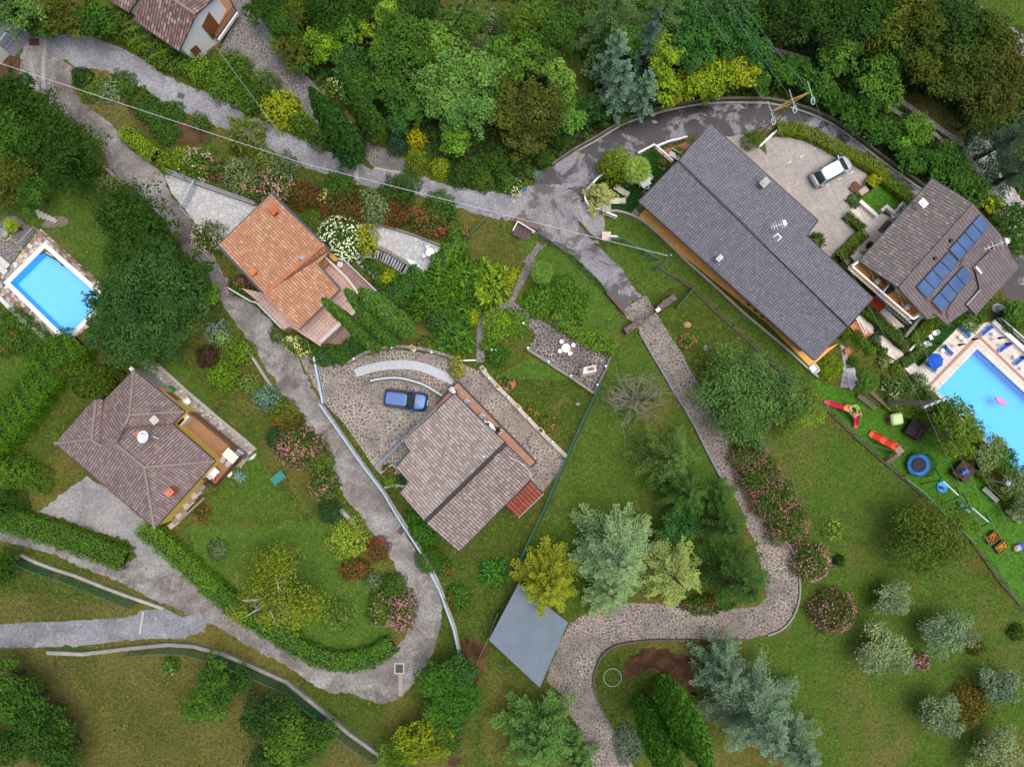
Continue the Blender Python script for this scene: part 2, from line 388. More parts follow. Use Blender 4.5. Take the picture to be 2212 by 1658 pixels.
def crown_dome(rng, rx, ry, h, dens=1.0, leaf=.2, spiky=0.0, lump=.16):
    n = int(rx * ry * 3.14 * 150 * dens * (.2 / leaf) ** 1.6 * LEAF) + 80
    d = rdir(rng, n); d[:, 2] = np.abs(d[:, 2]); ph = rng.uniform(0, 6, 4)
    f = 1 + lump * np.sin(d[:, :1] * 4 + ph[0]) * np.sin(d[:, 1:2] * 4.5 + ph[1]) + lump * .7 * np.sin(d[:, :1] * 9 + ph[2]) * np.sin(d[:, 1:2] * 8 + ph[3])
    p = d * np.array([rx, ry, h]) * f * rng.uniform(.6, 1.06, (n, 1)) ** .7
    s = leaf * rng.uniform(.6, 1.35, n)
    nn = d * (1 - spiky) + UP * .35 + rng.normal(size=(n, 3)) * .45
    t = rng.normal(size=(n, 3)) * (1 - spiky) + d * spiky * 2.5
    return [(p, nn, t, s * (1 + spiky), s * (.62 - .25 * spiky))]
def blossoms(rng, rx, ry, h, n, size, z0=.35):
    g = max(3, int(n / 7)); gc = rdir(rng, g); gc[:, 2] = np.abs(gc[:, 2]) * .9 + .12
    i = rng.integers(0, g, n); d = nrm(gc[i] + rng.normal(size=(n, 3)) * .16); d[:, 2] = np.abs(d[:, 2])
    p = d * np.array([rx, ry, h]) * rng.uniform(.98, 1.1, (n, 1))
    s = size * rng.uniform(.6, 1.2, n)
    return [(p, d + UP * .7 + rng.normal(size=(n, 3)) * .3, rng.normal(size=(n, 3)), s, s)]
def limbs(rng, base_h, r0, tips, wob=.12):
    mb = MB(); mb.lathe((0, 0, -.1), [(r0 * 1.35, 0), (r0, .35), (r0 * .72, base_h + .1)], 8)
    for t in tips:
        t = np.array(t, float); a = np.array([0, 0, base_h * rng.uniform(.75, 1.0)]); m = (a + t) / 2 + rng.normal(size=3) * wob + np.array([0, 0, -.15])
        mb.tube([a, m, t], r0 * .42, 5, r0 * .1)
    return mb
seedc = [100]
def rng_():
    seedc[0] += 1; return np.random.default_rng(seedc[0])
BARK = '4a4034'
def place(x, y, r, z):
    p = W((x, y), z); return p, r * S * (H - z) / H
GF = 'forest trees beyond the lane'
def tree(x, y, r, h, col, label, kind='broad', group=None, dens=1.0, leaf=.3, cat='tree', name=None, ztop=None, squash=1.0, loose=0.0, lobes=None, flower=None):
    h *= .8; r *= 1.16; rng = rng_(); zc = h * .5; p, Rm = place(x, y, r, zc); Hc = h * 1.0
    t = thing(name or 'broadleaf_tree', label, cat, (p.x, p.y, 0), rng.uniform(0, 6.28), group)
    sets, cs = crown_broad(rng, Rm, Hc * squash, dens, leaf, lobes, loose)
    me = leafmesh('crown', sets, rng); link('crown', me, leafmat(col), t, (0, 0, zc))
    tips = [c * .8 + np.array([0, 0, zc]) for c in cs[::2]]
    limbs(rng, max(.3, h * .25), max(.07, Rm * .06), tips).obj('trunk', flat(BARK), t)
    if flower:
        fc, n, s = flower; link('blossoms', leafmesh('blossoms', [(np.concatenate([cs[rng.integers(0, len(cs), n)] + rdir(rng, n) * Rm * .36]), UP + rng.normal(size=(n, 3)) * .4, rng.normal(size=(n, 3)), s, s)], rng), leafmat(fc, .2, 1.0, 0), t, (0, 0, zc))
    return t
def conifer(x, y, r, h, col, label, group=None, dens=1.0, name='conifer_tree', cat='tree', fc=.45, twigs=True, **kw):
    r *= 1.22; rng = rng_(); z = h * fc; p, Rm = place(x, y, r, z)
    t = thing(name, label, cat, (p.x, p.y, 0), 0, group)
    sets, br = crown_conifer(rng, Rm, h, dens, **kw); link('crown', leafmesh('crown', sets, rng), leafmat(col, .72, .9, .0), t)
    mb = MB(); mb.lathe((0, 0, -.1), [(.16 + Rm * .04, 0), (.12 + Rm * .03, h * .3), (.03, h * .96)], 8)
    if twigs:
        for b in br[::2]:
            mb.tube([(0, 0, b[0][2]), tuple(b[len(b) // 2]), tuple(b[-2])], .035 + .01 * Rm, 4, .012)
    mb.obj('trunk', flat('6b5a4a' if twigs else BARK), t); return t
def cypress(bx, by, r, h, col, label, group=None, dens=1.0, name='cypress_tree', prof=None, lumps=.14, tip=None):
    rng = rng_(); p = W((bx, by), 0); Rm = r * S; sh = (W(tip, h) - p) if tip else Vector((0, 0, 0))
    t = thing(name, label, 'tree', p, 0, group)
    cc = crown_column(rng, Rm, h, dens, prof=prof, lumps=lumps); q = cc[0][0]; q[:, 0] += sh.x * q[:, 2] / h; q[:, 1] += sh.y * q[:, 2] / h
    link('crown', leafmesh('crown', cc, rng), leafmat(col, .4, .95, .0), t, (0, 0, .15))
    MB().tube([(0, 0, -.1), (sh.x * .5, sh.y * .5, h * .5), (sh.x * .9, sh.y * .9, h * .9)], Rm * .2, 7, .03).obj('trunk', flat(BARK), t); return t
def bush(x, y, r, h, col, label, group=None, flower=None, ry=None, rot=0, dens=1.0, leaf=.2, cat='shrub', name='garden_shrub', spiky=0.0, lump=.16, nf=90, fs=.15):
    rng = rng_(); p, Rm = place(x, y, r, h * .4); Ry = Rm * ((ry or r) / r)
    t = thing(name, label, cat, (p.x, p.y, 0), rot, group)
    link('foliage', leafmesh('foliage', crown_dome(rng, Rm, Ry, h, dens, leaf, spiky, lump), rng), leafmat(col), t)
    mb = MB()
    for k in range(5):
        a = rng.uniform(0, 6.28); mb.tube([(0, 0, -.05), (math.cos(a) * Rm * .35, math.sin(a) * Ry * .35, h * .45), (math.cos(a) * Rm * .6, math.sin(a) * Ry * .6, h * .7)], .04, 5, .015)
    mb.obj('stem_core', flat(BARK), t)
    if flower:
        link('blossoms', leafmesh('blossoms', blossoms(rng, Rm, Ry, h, int(nf * .5 * (.4 + Rm * Ry)), fs), rng), leafmat(flower, .25, .95, .0), t)
    return t
def hedge(pts, w, h, col, label, group=None, leaf=.16, lump=.08, dens=1.0, core='1c2a10', name='clipped_hedge'):
    rng = rng_(); pts = [Vector((p[0], p[1], 0)) for p in pts]; o = pts[0].copy()
    P3 = np.array([(p.x - o.x, p.y - o.y) for p in pts]); seg = np.linalg.norm(np.diff(P3, axis=0), axis=1); cum = np.concatenate([[0], np.cumsum(seg)]); Lt = cum[-1]
    n = int((Lt + w) * (w + 2 * h) * 120 * dens * (.16 / leaf) ** 1.5 * LEAF); s = rng.uniform(-w * .2, Lt + w * .2, n); sc = np.clip(s, 0, Lt - 1e-4)
    k = np.clip(np.searchsorted(cum, sc, side='right') - 1, 0, len(seg) - 1); f = (sc - cum[k]) / seg[k]
    d = (P3[k + 1] - P3[k]) / seg[k][:, None]; base = P3[k] + d * (f * seg[k])[:, None] + d * (s - sc)[:, None]; sd = np.stack([-d[:, 1], d[:, 0]], 1)
    u_ = rng.uniform(0, w + 2 * h, n); top = u_ < w; q = np.where(top, (u_ / w * 2 - 1), np.where(u_ < w + h, -1.0, 1.0)); z = np.where(top, 1.0, rng.random(n))
    z = z - np.where(top, .12 * np.abs(q) ** 4, 0); q = q * np.where(top, 1.0, 1 - .1 * z ** 3); a = np.arctan2(np.where(top, 1.2, .4 * z), q); ca = np.cos(a); sa = np.sin(a)
    lum = 1 + lump * np.sin(s * 2.1 + a * 2) * np.sin(s * 1.3 + 1) + lump * .7 * np.sin(s * 5.3 + a * 5)
    rad = lum * rng.uniform(.88, 1.05, n)
    p = np.stack([base[:, 0] + sd[:, 0] * q * w / 2 * rad, base[:, 1] + sd[:, 1] * q * w / 2 * rad, .03 + np.maximum(z, 0) * h * rad], 1)
    o3 = np.stack([sd[:, 0] * ca, sd[:, 1] * ca, sa], 1)
    sz = leaf * rng.uniform(.65, 1.3, n)
    t = thing(name, label, 'hedge', o, 0, group)
    link('foliage', leafmesh('foliage', [(p, o3 + UP * .35 + rng.normal(size=(n, 3)) * .5, rng.normal(size=(n, 3)), sz, sz * .65)], rng), leafmat(col), t)
    MB().strip([(q_.x - o.x, q_.y - o.y) for q_ in pts], w * .72, 0, h * .8).obj('stem_core', flat(core), t); return t  # added solid dark core that blocks the view through the leaves
def palm(x, y, r, h, col, label, name='fan_palm', tipcol=None):
    rng = rng_(); p, Rm = place(x, y, r, h * .9); t = thing(name, label, 'palm', (p.x, p.y, 0)); sets = []
    for k in range(22):
        az = k * 2.39996; el = .8 - k / 22 * 1.3; d = np.array([math.cos(az) * math.cos(el), math.sin(az) * math.cos(el), math.sin(el)])
        L = Rm * (.12 + .42 * k / 22); c0 = np.array([0, 0, h]) + d * L; m = 22
        side = nrm(np.cross(d, UP)); up2 = np.cross(side, d); fa = np.linspace(-1.35, 1.35, m)
        dv = d[None] * np.cos(fa)[:, None] + side[None] * np.sin(fa)[:, None] - UP * .12
        ln = Rm * .55 * rng.uniform(.85, 1.1, m)
        sets.append((c0 + dv * (ln / 2)[:, None], np.tile(up2, (m, 1)) + rng.normal(size=(m, 3)) * .2, dv, ln, .12))
        sets.append(((np.array([0, 0, h]) + d * L / 2)[None], up2[None], d[None], [L], [.05]))
    link('fronds', leafmesh('fronds', sets, rng), leafmat(col, .4, 1.1, .05), t)
    MB().lathe((0, 0, -.1), [(.17, 0), (.13, h * .6), (.18, h)], 9).obj('trunk', flat('5a4b3a'), t); return t
def rosette(x, y, r, h, col, label, n=26, name='agave_plant', wd=.11):
    rng = rng_(); p, Rm = place(x, y, r, h * .5); t = thing(name, label, 'plant', (p.x, p.y, 0)); sets = []
    mb = MB()
    for k in range(n):
        az = k * 2.39996; el = .25 + .95 * k / n; d = np.array([math.cos(az) * math.cos(el), math.sin(az) * math.cos(el), math.sin(el)]); s = np.array([-math.sin(az), math.cos(az), 0])
        L = Rm * rng.uniform(.85, 1.1); w = wd * Rm
        pts = [d * .05, d * L * .5 + s * w, d * L - UP * L * .12, d * L * .5 - s * w, d * L * .5 - np.cross(d, s) * w * .5 - UP * w * .3]
        mb.add(pts, [(0, 4, 1), (1, 4, 2), (2, 4, 3), (3, 4, 0)])
    tag(mb.obj('leaves', flat(col, .5, .35, 4), t)); return t
def baretree(x, y, r, h, label, col='8b8577', n=22, name='bare_tree'):
    rng = rng_(); p, Rm = place(x, y, r, h * .75); t = thing(name, label, 'tree', (p.x, p.y, 0)); mb = MB(); tw = MB()
    mb.lathe((0, 0, -.1), [(.2, 0), (.15, h * .3), (.1, h * .45)], 8)
    for k in range(n):
        az = k * 2.39996 + rng.normal() * .2; L = Rm * rng.uniform(.6, 1.05); a = np.array([0, 0, h * rng.uniform(.3, .5)])
        e = np.array([math.cos(az) * L, math.sin(az) * L, h * rng.uniform(.75, 1.0)]); m1 = a * .65 + e * .35 + rng.normal(size=3) * .2 + np.array([0, 0, .4]); m2 = a * .3 + e * .7 + rng.normal(size=3) * .22
        mb.tube([a, m1, m2, e], .055, 5, .016)
        for j in range(7):
            f = rng.uniform(.3, 1.0); b = m1 * (1 - f) + e * f; q = b + rng.normal(size=3) * np.array([.7, .7, .3]) * (.5 + Rm * .2); tw.tube([b, (b + q) / 2 + rng.normal(size=3) * .07, q], .022, 4, .009)
    mb.obj('trunk', flat(col), t); tw.obj('twigs', flat(col), t); return t
# ------------------------------------------------------------------ ground, lawns, roads, pavings
M = {}
M['ground'] = grass('rough_grass', '3e4e1b', '4f5d23', '706335', .55)
M['lawn'] = grass('mown_lawn', '445c1f', '506727', '6a6335', .28)
M['lawn_b'] = grass('garden_lawn', '466225', '536f28', '6b6a38', .35)
M['meadow'] = grass('dry_meadow', '4c5228', '56582b', '666239', .8)
M['turf'] = grass('green_turf', '44701f', '4c7a24', '4a6e28', .1)
M['turf2'] = grass('dark_artificial_turf', '1f4616', '234d18', '264f1b', .0)
M['soil'] = soil('bare_soil', '2e2218', '4a3626', '6a4c34')
M['mulch'] = soil('leaf_litter', '33291d', '54412d', '73583c')
M['forest'] = soil('forest_floor', '1d2411', '2b331a', '3d3a22')
M['road'] = asphalt('old_asphalt', '77767a', '94939a', '4c494a', gravel=.5, leaf='66605a')
M['lane'] = asphalt('worn_lane', '75716f', '96928f', '4a4543', wet='5c5550', wet_lo=.46, wet_hi=.62, gravel=.6, leaf='665c50')
M['wet'] = asphalt('wet_asphalt', '7b797f', '8a888e', '2b2a2d', wet='2a262a', wet_lo=.44, wet_hi=.49, gravel=.12)
M['junction'] = asphalt('broken_asphalt', '77747a', '928e8e', '2e2c2d', wet='454042', wet_lo=.5, wet_hi=.54, gravel=.85, leaf='7c7266')
M['concrete'] = asphalt('weathered_concrete', '7d7c7c', '918f8d', '504e4a', gravel=.4)
M['concrete2'] = asphalt('concrete_ramp', '6f7074', '85868b', '434248', gravel=.6)
M['crazy'] = paving('crazy_paving', ['787070', '646062', '847c78', '706a6a', '8c837e', '605c5e'], 'c6b8a0', 2.7, .095, .5, .3, '544640')
M['crazy_drive'] = paving('crazy_paving_drive', ['6e6562', '585355', '786f69', '605a58', '80776f'], 'b6aa98', 2.9, .085, .5, .25, '564a44')
M['crazy_dark'] = paving('dark_crazy_paving', ['6a6468', '5c575c', '75706e', '625c60'], 'a8a290', 2.9, .06, .5, .35, '4a4443')
M['crazy_black'] = paving('black_crazy_paving', ['4b4650', '565058', '433f48', '655c5c'], 'b8ac96', 2.8, .075, .5, .2, '48414a')
M['white_stone'] = paving('white_stone_paving', ['aaaeb4', 'b8b8b8', 'a2a8b0', 'c0bcb6', 'b0a8a2'], '8b8a88', 2.2, .045, .25, .15, '8f8f90')
M['mosaic'] = paving('broken_marble_mosaic', ['cfc8bd', '94887e', 'bdb3a6', '4a4a52', '9a7464', 'd2ccc4', 'a09c9b'], '6a6058', 2.3, .06, .25, .1, '8a8076')
M['patio'] = paving('patio_mosaic', ['b4aca4', '8c867f', 'c4bcb2', '6a6c70', 'a59a90'], '605a50', 2.4, .06, .25, .2, '6a6258')
M['parking'] = tiles('parking_pavers', 'aea69f', '9a928c', '837c77', .24, .12, .72, .012, .5, .16)
M['cream'] = tiles('cream_paving_tiles', 'd8cdc4', 'cfc2b8', 'b5a79e', .5, .5, .75, .02, 0, .06)
M['terra'] = tiles('terracotta_tiles', 'b2836f', 'a87966', '8e6656', .3, .3, .75, .014, 0, .08)
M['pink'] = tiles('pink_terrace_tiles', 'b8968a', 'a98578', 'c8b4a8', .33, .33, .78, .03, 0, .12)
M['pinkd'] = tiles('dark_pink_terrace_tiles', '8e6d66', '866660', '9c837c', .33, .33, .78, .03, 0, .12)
M['brick'] = tiles('red_brick_paving', 'b06e56', 'a05f48', '86523f', .5, .25, .4, .02, .5, .15)
M['ochre'] = tiles('ochre_terrace_tiles', 'e2aa5c', 'd89e52', 'c08c48', .3, .3, .75, .012, 0, .14)
M['rust'] = tiles('rust_terrace_tiles', '9c7352', '956c4c', '876044', .2, .2, .75, .01, 0, .1)
M['gravel'] = asphalt('stream_gravel', '8f8b85', 'a6a39d', '5a564f', gravel=.8)
M['granite'] = flat('b9bcc0', .7, .3, 6)
POOL1 = wp('i', 0, 650, 620, 1420, 1300, 1485, 1450, 790, 1735, 150, 1115)
POOL1 = [W(p, 0) for p in ([P('i', 650, 620)[0], P('i', 1500, 1365)[0], P('10', 430, 525)[0], P('i', 150, 1115)[0]])]
POOL2 = WP([(2110, 754.5), (2350, 976), (2263, 1086), (2023.5, 845)], 0)
gb = [(-170, -150), (170, -150), (170, 150), (-170, 150)]
sheet('ground', gb, 0, M['ground'], holes=[POOL1, POOL2])
L1, L2, L3, L4, L5 = .008, .016, .024, .032, .040
# lawns and meadows
sheet('lawn', WP(P('12', 620, 830, 730, 500, 1000, 480, 1500, 1000) + P('13', 300, 1000, 900, 1450) + P('23', 900, 100, 1658, 640, 1658, 1658, 300, 1658, -200, 820, 60, 700, -60, 60) + P('12', 1400, 1480, 1000, 830, 800, 520, 560, 900)), L1, M['lawn'], amp=.25)
sheet('triangle_lawn', WP(P('12', 800, 500, 1030, 870, 1250, 1260, 1480, 1600) + P('22', 1400, 300, 300, 700, 60, 350, 180, 0) + P('12', 330, 1310, 560, 860, 700, 520)), L2, M['lawn'], amp=.2)
sheet('upper_lawn', WP(P('02', 595, 1375, 760, 1390, 900, 1500, 1100, 1650) + P('13', 60, 480, 320, 780, 1000, 1400, 1658, 1900, 1658, 2250, 1100, 1500, 300, 900, -60, 640) + P('12', 1100, 180, 860, 260, 600, -20)), L3, M['lawn'], amp=.1)
sheet('playground_turf', WP(P('13', 300, 800, 560, 880, 760, 960, 980, 1060, 1200, 1300, 1658, 1560) + P('23', 1658, 640, 1300, 180) + P('13', 1180, 1700, 860, 1400, 380, 1010)), L4, M['turf'], amp=.12)
sheet('lower_meadow', WP(P('20', -60, 880, 300, 900, 800, 950, 1200, 950, 1658, 1150) + P('21', 700, 1500, 800, 1658, -500, 1720) + P('20', -60, 1720)), L1, M['meadow'], amp=.3)
sheet('straw_meadow', WP(P('20', -60, 560, 300, 540, 600, 590, 880, 640, 850, 670, 500, 705, -60, 730)), L2, M['meadow'], amp=.2)
sheet('round_garden_lawn', WP(P('20', 1200, 100, 1658, 100) + P('21', 600, 0, 860, 450, 930, 650, 860, 880, 600, 960, 250, 850, 0, 700) + P('20', 1300, 400)), L1, M['lawn_b'], amp=.2)
sheet('house_garden_lawn', WP(P('10', 780, 100, 1000, 620, 1230, 870, 1640, 1240) + P('11', -100, 1000, 100, 1450, 300, 1658) + P('20', 1640, 100, 1300, 60) + P('10', 1500, 1300, 1300, 800, 1000, 560)), L2, M['lawn'], amp=.2)
sheet('terrace_lawn', WP(P('12', -250, 860, 130, 640, 510, 885, 440, 1010, 350, 1230) + P('11', 1640, 900, 1460, 700)), L2, M['lawn_b'], amp=.1)
sheet('slope_lawn', WP(P('02', 0, 1460, 60, 1520, 330, 1640) + P('12', 460, 120, 700, 350, 730, 480, 640, 620, 380, 420, 90, 270, 120, 40)), L2, M['lawn_b'], amp=.1)
sheet('pool_lawn', WP(P('00', 0, 1200, 700, 1200) + P('10', 800, 0, 760, 240, 200, -60, -60, 0)), L1, M['lawn'], amp=.2)
sheet('left_lawn', WP(P('10', -60, 620, 220, 680, 420, 720, 60, 1060, -60, 1150)), L2, M['lawn'], amp=.2)
sheet('mulch_bed', WP(P('00', 780, 620, 900, 600, 1000, 700, 1300, 800, 1380, 880, 1250, 960, 1060, 950, 960, 860, 880, 800, 800, 740)), L2, M['mulch'], amp=.25)
sheet('dry_grass_bank', WP(P('00', 520, 640, 800, 650, 900, 860, 800, 870, 640, 730)), L2 + .002, M['meadow'], amp=.15)
sheet('forest_floor', WP(P('00', 1630, 380) + P('01', 380, 520, 700, 800, 960, 1010, 1300, 1180, 1620, 1240) + P('02', 250, 1060, 700, 780, 1400, 640) + P('03', 150, 640, 700, 960, 1010, 1190) + [(2090, 440), (2260, 520), (2260, 150), (2060, -40), (1100, -40), (1000, 60), (900, -60), (520, -60)]), L1, M['forest'], amp=.2)
sheet('clearing_grass', WP([(990, 20), (1100, 0), (1190, 40), (1280, 160), (1260, 230), (1200, 200), (1120, 130), (1020, 130)]), L2, M['ground'], amp=.4)
sheet('soil_ring', WP(P('22', 700, 1120, 720, 980, 860, 890, 1000, 890, 1150, 950, 1200, 1200, 1120, 1160, 900, 1020)), L3, M['soil'], amp=.25)
sheet('island_lawn', WP(P('22', 540, 1050, 600, 930, 700, 860, 900, 840, 1300, 840, 1300, 1300, 760, 1500, 660, 1430, 600, 1310, 550, 1200)), L2, M['ground'], amp=.05)
sheet('trodden_soil', WP(P('21', 1310, 850, 1440, 820, 1500, 900, 1440, 1100, 1380, 1350, 1300, 1658, 1240, 1658, 1300, 1300)), L2, M['mulch'], amp=.3)
# roads
UP_U = P('00', 170, 230, 300, 235, 450, 220, 600, 235, 720, 275, 870, 350, 1000, 430, 1100, 500, 1200, 550, 1350, 600, 1500, 665) + P('01', 0, 760, 150, 830, 300, 900, 450, 970, 600, 1040, 700, 1072, 950, 1112, 1150, 1170, 1300, 1210, 1500, 1240, 1640, 1255)
UP_L = P('01', 1540, 1415, 1400, 1380, 1250, 1330, 1100, 1280, 1000, 1240, 760, 1215, 640, 1190, 550, 1140, 400, 1110, 250, 1060, 150, 1000, 0, 930) + P('00', 1500, 850, 1450, 830, 1320, 780, 1200, 725, 1100, 680, 1000, 620, 900, 560, 800, 510, 700, 460, 600, 440, 520, 440)
LO_R = P('00', 465, 500, 460, 560, 520, 660, 620, 730, 720, 800, 800, 880, 850, 970, 960, 1040, 1060, 1130, 1100, 1250, 1200, 1370, 1260, 1440, 1300, 1550, 1390, 1658) + P('10', 1420, 60, 1520, 240) + P('11', 0, 330, 100, 430, 160, 490, 270, 640, 300, 740, 350, 820, 400, 920, 445, 985, 560, 1160, 700, 1360, 800, 1510, 860, 1610) + P('21', 880, 20, 950, 120, 1000, 210, 1060, 285, 1120, 380, 1160, 440, 1190, 530, 1200, 640, 1185, 760, 1160, 880, 1100, 1000, 1000, 1130, 950, 1200, 900, 1230, 800, 1250, 700, 1220, 600, 1180, 500, 1185, 400, 1150, 300, 1080, 200, 1010, 100, 950) + P('20', 1640, 900, 1500, 815, 1400, 745, 1250, 690, 1130, 630, 1000, 580, 880, 520, 750, 450, 600, 400, 480, 340, 300, 270, 150, 230, -60, 180)
LO_L = P('20', -60, 60, 150, 110, 300, 170, 440, 210, 560, 270, 650, 310, 780, 350, 850, 330, 940, 250, 1080, 330, 1160, 390, 1300, 440, 1400, 530, 1450, 640, 1560, 740) + P('21', 0, 750, 100, 815, 200, 850, 300, 900, 400, 955, 500, 990, 620, 1010, 780, 970, 870, 925, 890, 880, 960, 830, 990, 740, 980, 650, 960, 560, 930, 470, 900, 380, 850, 290, 790, 200, 720, 110, 660, 10) + P('11', 600, 1600, 560, 1520, 500, 1410, 450, 1310, 400, 1200, 280, 1020, 200, 920, 160, 880, 130, 810, 60, 720, 0, 620) + P('10', 1600, 540, 1500, 400, 1420, 270, 1360, 150, 1325, 60) + P('00', 1200, 1658, 1150, 1550, 1080, 1450, 1000, 1360, 900, 1260, 800, 1180, 700, 1070, 660, 960, 640, 900, 560, 850, 500, 800, 430, 780, 350, 720, 290, 620, 200, 570, 120, 520, 125, 400, 150, 300)
sheet('asphalt_lane', WP(UP_U + UP_L + P('00', 480, 430)), L3, M['road'], amp=.12)
sheet('hairpin_lane', WP(LO_R + LO_L + P('00', 200, 250, 300, 300, 480, 440)), L3 + .002, M['lane'], amp=.12)
OUT = P('02', -40, 1260, 130, 1195, 250, 1075, 400, 975, 540, 895, 700, 800, 850, 742, 1000, 702, 1200, 664, 1400, 652, 1640, 655) + P('03', 20, 660, 150, 685, 300, 735, 440, 805, 560, 892, 700, 1000, 850, 1112, 1000, 1215, 1200, 1400, 1560, 1560, 1700, 1700)
INN = P('03', 1700, 1850, 1400, 1620, 930, 1290, 830, 1195, 740, 1115, 560, 1005, 450, 945, 330, 885, 200, 840, 60, 830) + P('02', 1480, 872, 1380, 880, 1200, 860, 1110, 895, 905, 950, 800, 995, 560, 1140, 470, 1220, 450, 1290, 480, 1360, 420, 1320)
sheet('wet_lane', WP(OUT + INN + P('02', 300, 1420, 0, 1440)), L4, M['wet'], amp=.06)
sheet('side_lane', WP(P('02', 60, 1440, 200, 1420, 420, 1440, 520, 1560, 620, 1658) + P('12', 620, 0, 700, 80, 760, 160, 820, 240, 840, 262, 715, 335, 620, 250, 560, 170, 480, 90, 380, -10) + P('02', 300, 1600, 180, 1540)), L4 + .003, M['wet'], amp=.14)
sheet('junction_asphalt', WP(P('01', 1540, 1410, 1600, 1300, 1640, 1260) + P('02', 130, 1200, 330, 1180, 450, 1280, 380, 1360, 420, 1440, 560, 1580, 430, 1620, 250, 1560, 100, 1420, 0, 1430)), L5, M['junction'], amp=.2)
sheet('concrete_pad', WP(P('02', 370, 1372, 425, 1300, 590, 1380, 592, 1520, 575, 1560, 500, 1510)), L5 + .006, M['concrete'], amp=.06)
sheet('concrete_ramp', WP(P('20', -60, 740, 250, 722, 500, 710, 700, 700, 860, 680, 920, 645, 1080, 640, 1180, 690, 1260, 665, 1350, 710, 1320, 790, 1245, 800, 1200, 832, 1000, 830, 800, 842, 500, 880, 250, 885, -60, 890)), L4, M['concrete2'], amp=.08)
sheet('concrete_yard', WP(P('10', 250, 1658, 560, 1420, 700, 1500) + P('20', 1000, 110, 1060, 180, 1180, 380, 900, 330, 830, 190, 560, 120, 240, 0)), L4, M['concrete'], amp=.12)
sheet('stone_driveway', WP(P('00', 1500, -60, 1480, 200, 1420, 330, 1560, 380, 1640, 480) + P('01', 80, 560, 280, 640, 330, 760, 500, 860, 660, 990, 780, 1095, 950, 1112, 970, 1040, 900, 1005, 800, 945, 700, 875, 600, 775, 500, 685, 370, 535, 260, 425, 170, 305, 100, 195, 0, 85) + P('00', 1600, -60)), L4 + .004, M['crazy_dark'], amp=.05)
sheet('crazy_paved_drive', WP(P('12', 712, 342, 858, 250, 940, 390, 1010, 500, 1100, 640, 1150, 740, 1230, 880, 1300, 1050, 1400, 1190, 1450, 1340, 1500, 1470, 1600, 1600) + P('23', 0, 0, 60, 170, 140, 230, 170, 330, 200, 450, 200, 560, 160, 680, 90, 760, 0, 802) + P('22', 1500, 832, 1200, 832, 900, 832, 700, 855, 620, 885, 560, 945, 530, 1020, 515, 1100, 535, 1210, 585, 1310, 650, 1430, 720, 1530, 790, 1680, 520, 1680, 490, 1570, 440, 1470, 400, 1370, 340, 1280, 310, 1190, 215, 1100, 260, 960, 300, 850, 365, 735, 430, 690, 600, 600, 1100, 600, 1400, 640, 1580, 620, 1640, 560, 1600, 350, 1560, 200, 1510, 100, 1480, 0) + P('12', 1450, 1580, 1370, 1480, 1310, 1370, 1250, 1250, 1180, 1110, 1110, 980, 1030, 860, 970, 740, 900, 630, 830, 520, 800, 440, 735, 400)), L4, M['crazy_drive'], amp=.05)
sheet('courtyard_paving', WP(P('11', 275, 640, 390, 645, 600, 685, 700, 640, 800, 612, 900, 602, 1000, 612, 1150, 632, 1280, 672, 1340, 702, 1420, 732, 1480, 742, 1560, 830, 1658, 955) + P('12', 60, 1030, 200, 1152, 340, 1292, 300, 1390, 190, 1530, 100, 1430) + P('11', 1658, 1440, 1300, 1300, 900, 1500, 790, 1400, 750, 1350, 650, 1200, 560, 1075, 450, 962, 410, 900, 350, 800, 300, 700)), L4, M['crazy'], amp=.02)
sheet('granite_band', WP(smooth_path(P('11', 630, 732, 720, 700, 830, 678, 950, 672, 1060, 685, 1150, 715, 1220, 750, 1275, 790), 4) + smooth_path(P('11', 1265, 830, 1200, 802, 1120, 765, 1020, 735, 920, 730, 830, 735, 740, 752, 648, 782), 4)), L5 + .01, M['granite'])
sheet('white_forecourt', WP(P('00', 1060, 1135, 1105, 1120, 1660, 1330, 1660, 1365, 1430, 1560, 1400, 1580, 1260, 1440, 1200, 1360, 1110, 1250)), L4, M['white_stone'], amp=.03)
sheet('white_stone_terrace', WP(P('h', 695, 105, 800, 85, 1100, 165, 1400, 265, 1650, 370, 1620, 470, 1430, 780, 1390, 690, 1200, 600, 1060, 510, 780, 330, 740, 220)), L4, M['white_stone'], amp=.02)
sheet('round_table_terrace', WP(P('12', 250, 390, 420, 500, 628, 628, 600, 720, 515, 880, 380, 785, 230, 690, 100, 600, 155, 505, 100, 470, 0, 395, -40, 360, 15, 300, 110, 370, 215, 440)), L4, M['crazy_black'])
sheet('garden_path', WP(P('12', 90, 40, 150, 10, 100, 130, 30, 240, 10, 300, -30, 360) + P('11', 1600, 365, 1540, 385, 1500, 440, 1478, 520, 1475, 680, 1420, 690, 1425, 480, 1445, 400, 1520, 335, 1600, 300, 1650, 260) + P('12', 30, 150)), L4, M['crazy_dark'])
sheet('garden_path', WP(P('02', 160, 1560, 190, 1590, 230, 1560, 140, 1658) + P('12', 120, 60, 60, 30) + P('02', 130, 1620)), L4 + .002, M['crazy_dark'])
sheet('parking_court', WP(P('02', 1370, 880, 1490, 870, 1640, 1000) + P('03', -20, 890, 100, 878, 250, 915, 400, 985, 560, 1075, 660, 1140, 630, 1230, 580, 1300, 495, 1400, 600, 1500, 440, 1658, 380, 1658, 250, 1500) + P('02', 1560, 1100)), L4, M['parking'])
sheet('entrance_paving', WP(P('03', 575, 1305, 700, 1400, 740, 1380, 830, 1420, 680, 1620) + P('13', 520, -20, 600, 30, 540, 80, 470, 0) + P('03', 480, 1658, 610, 1500, 495, 1395)), L4, M['cream'])
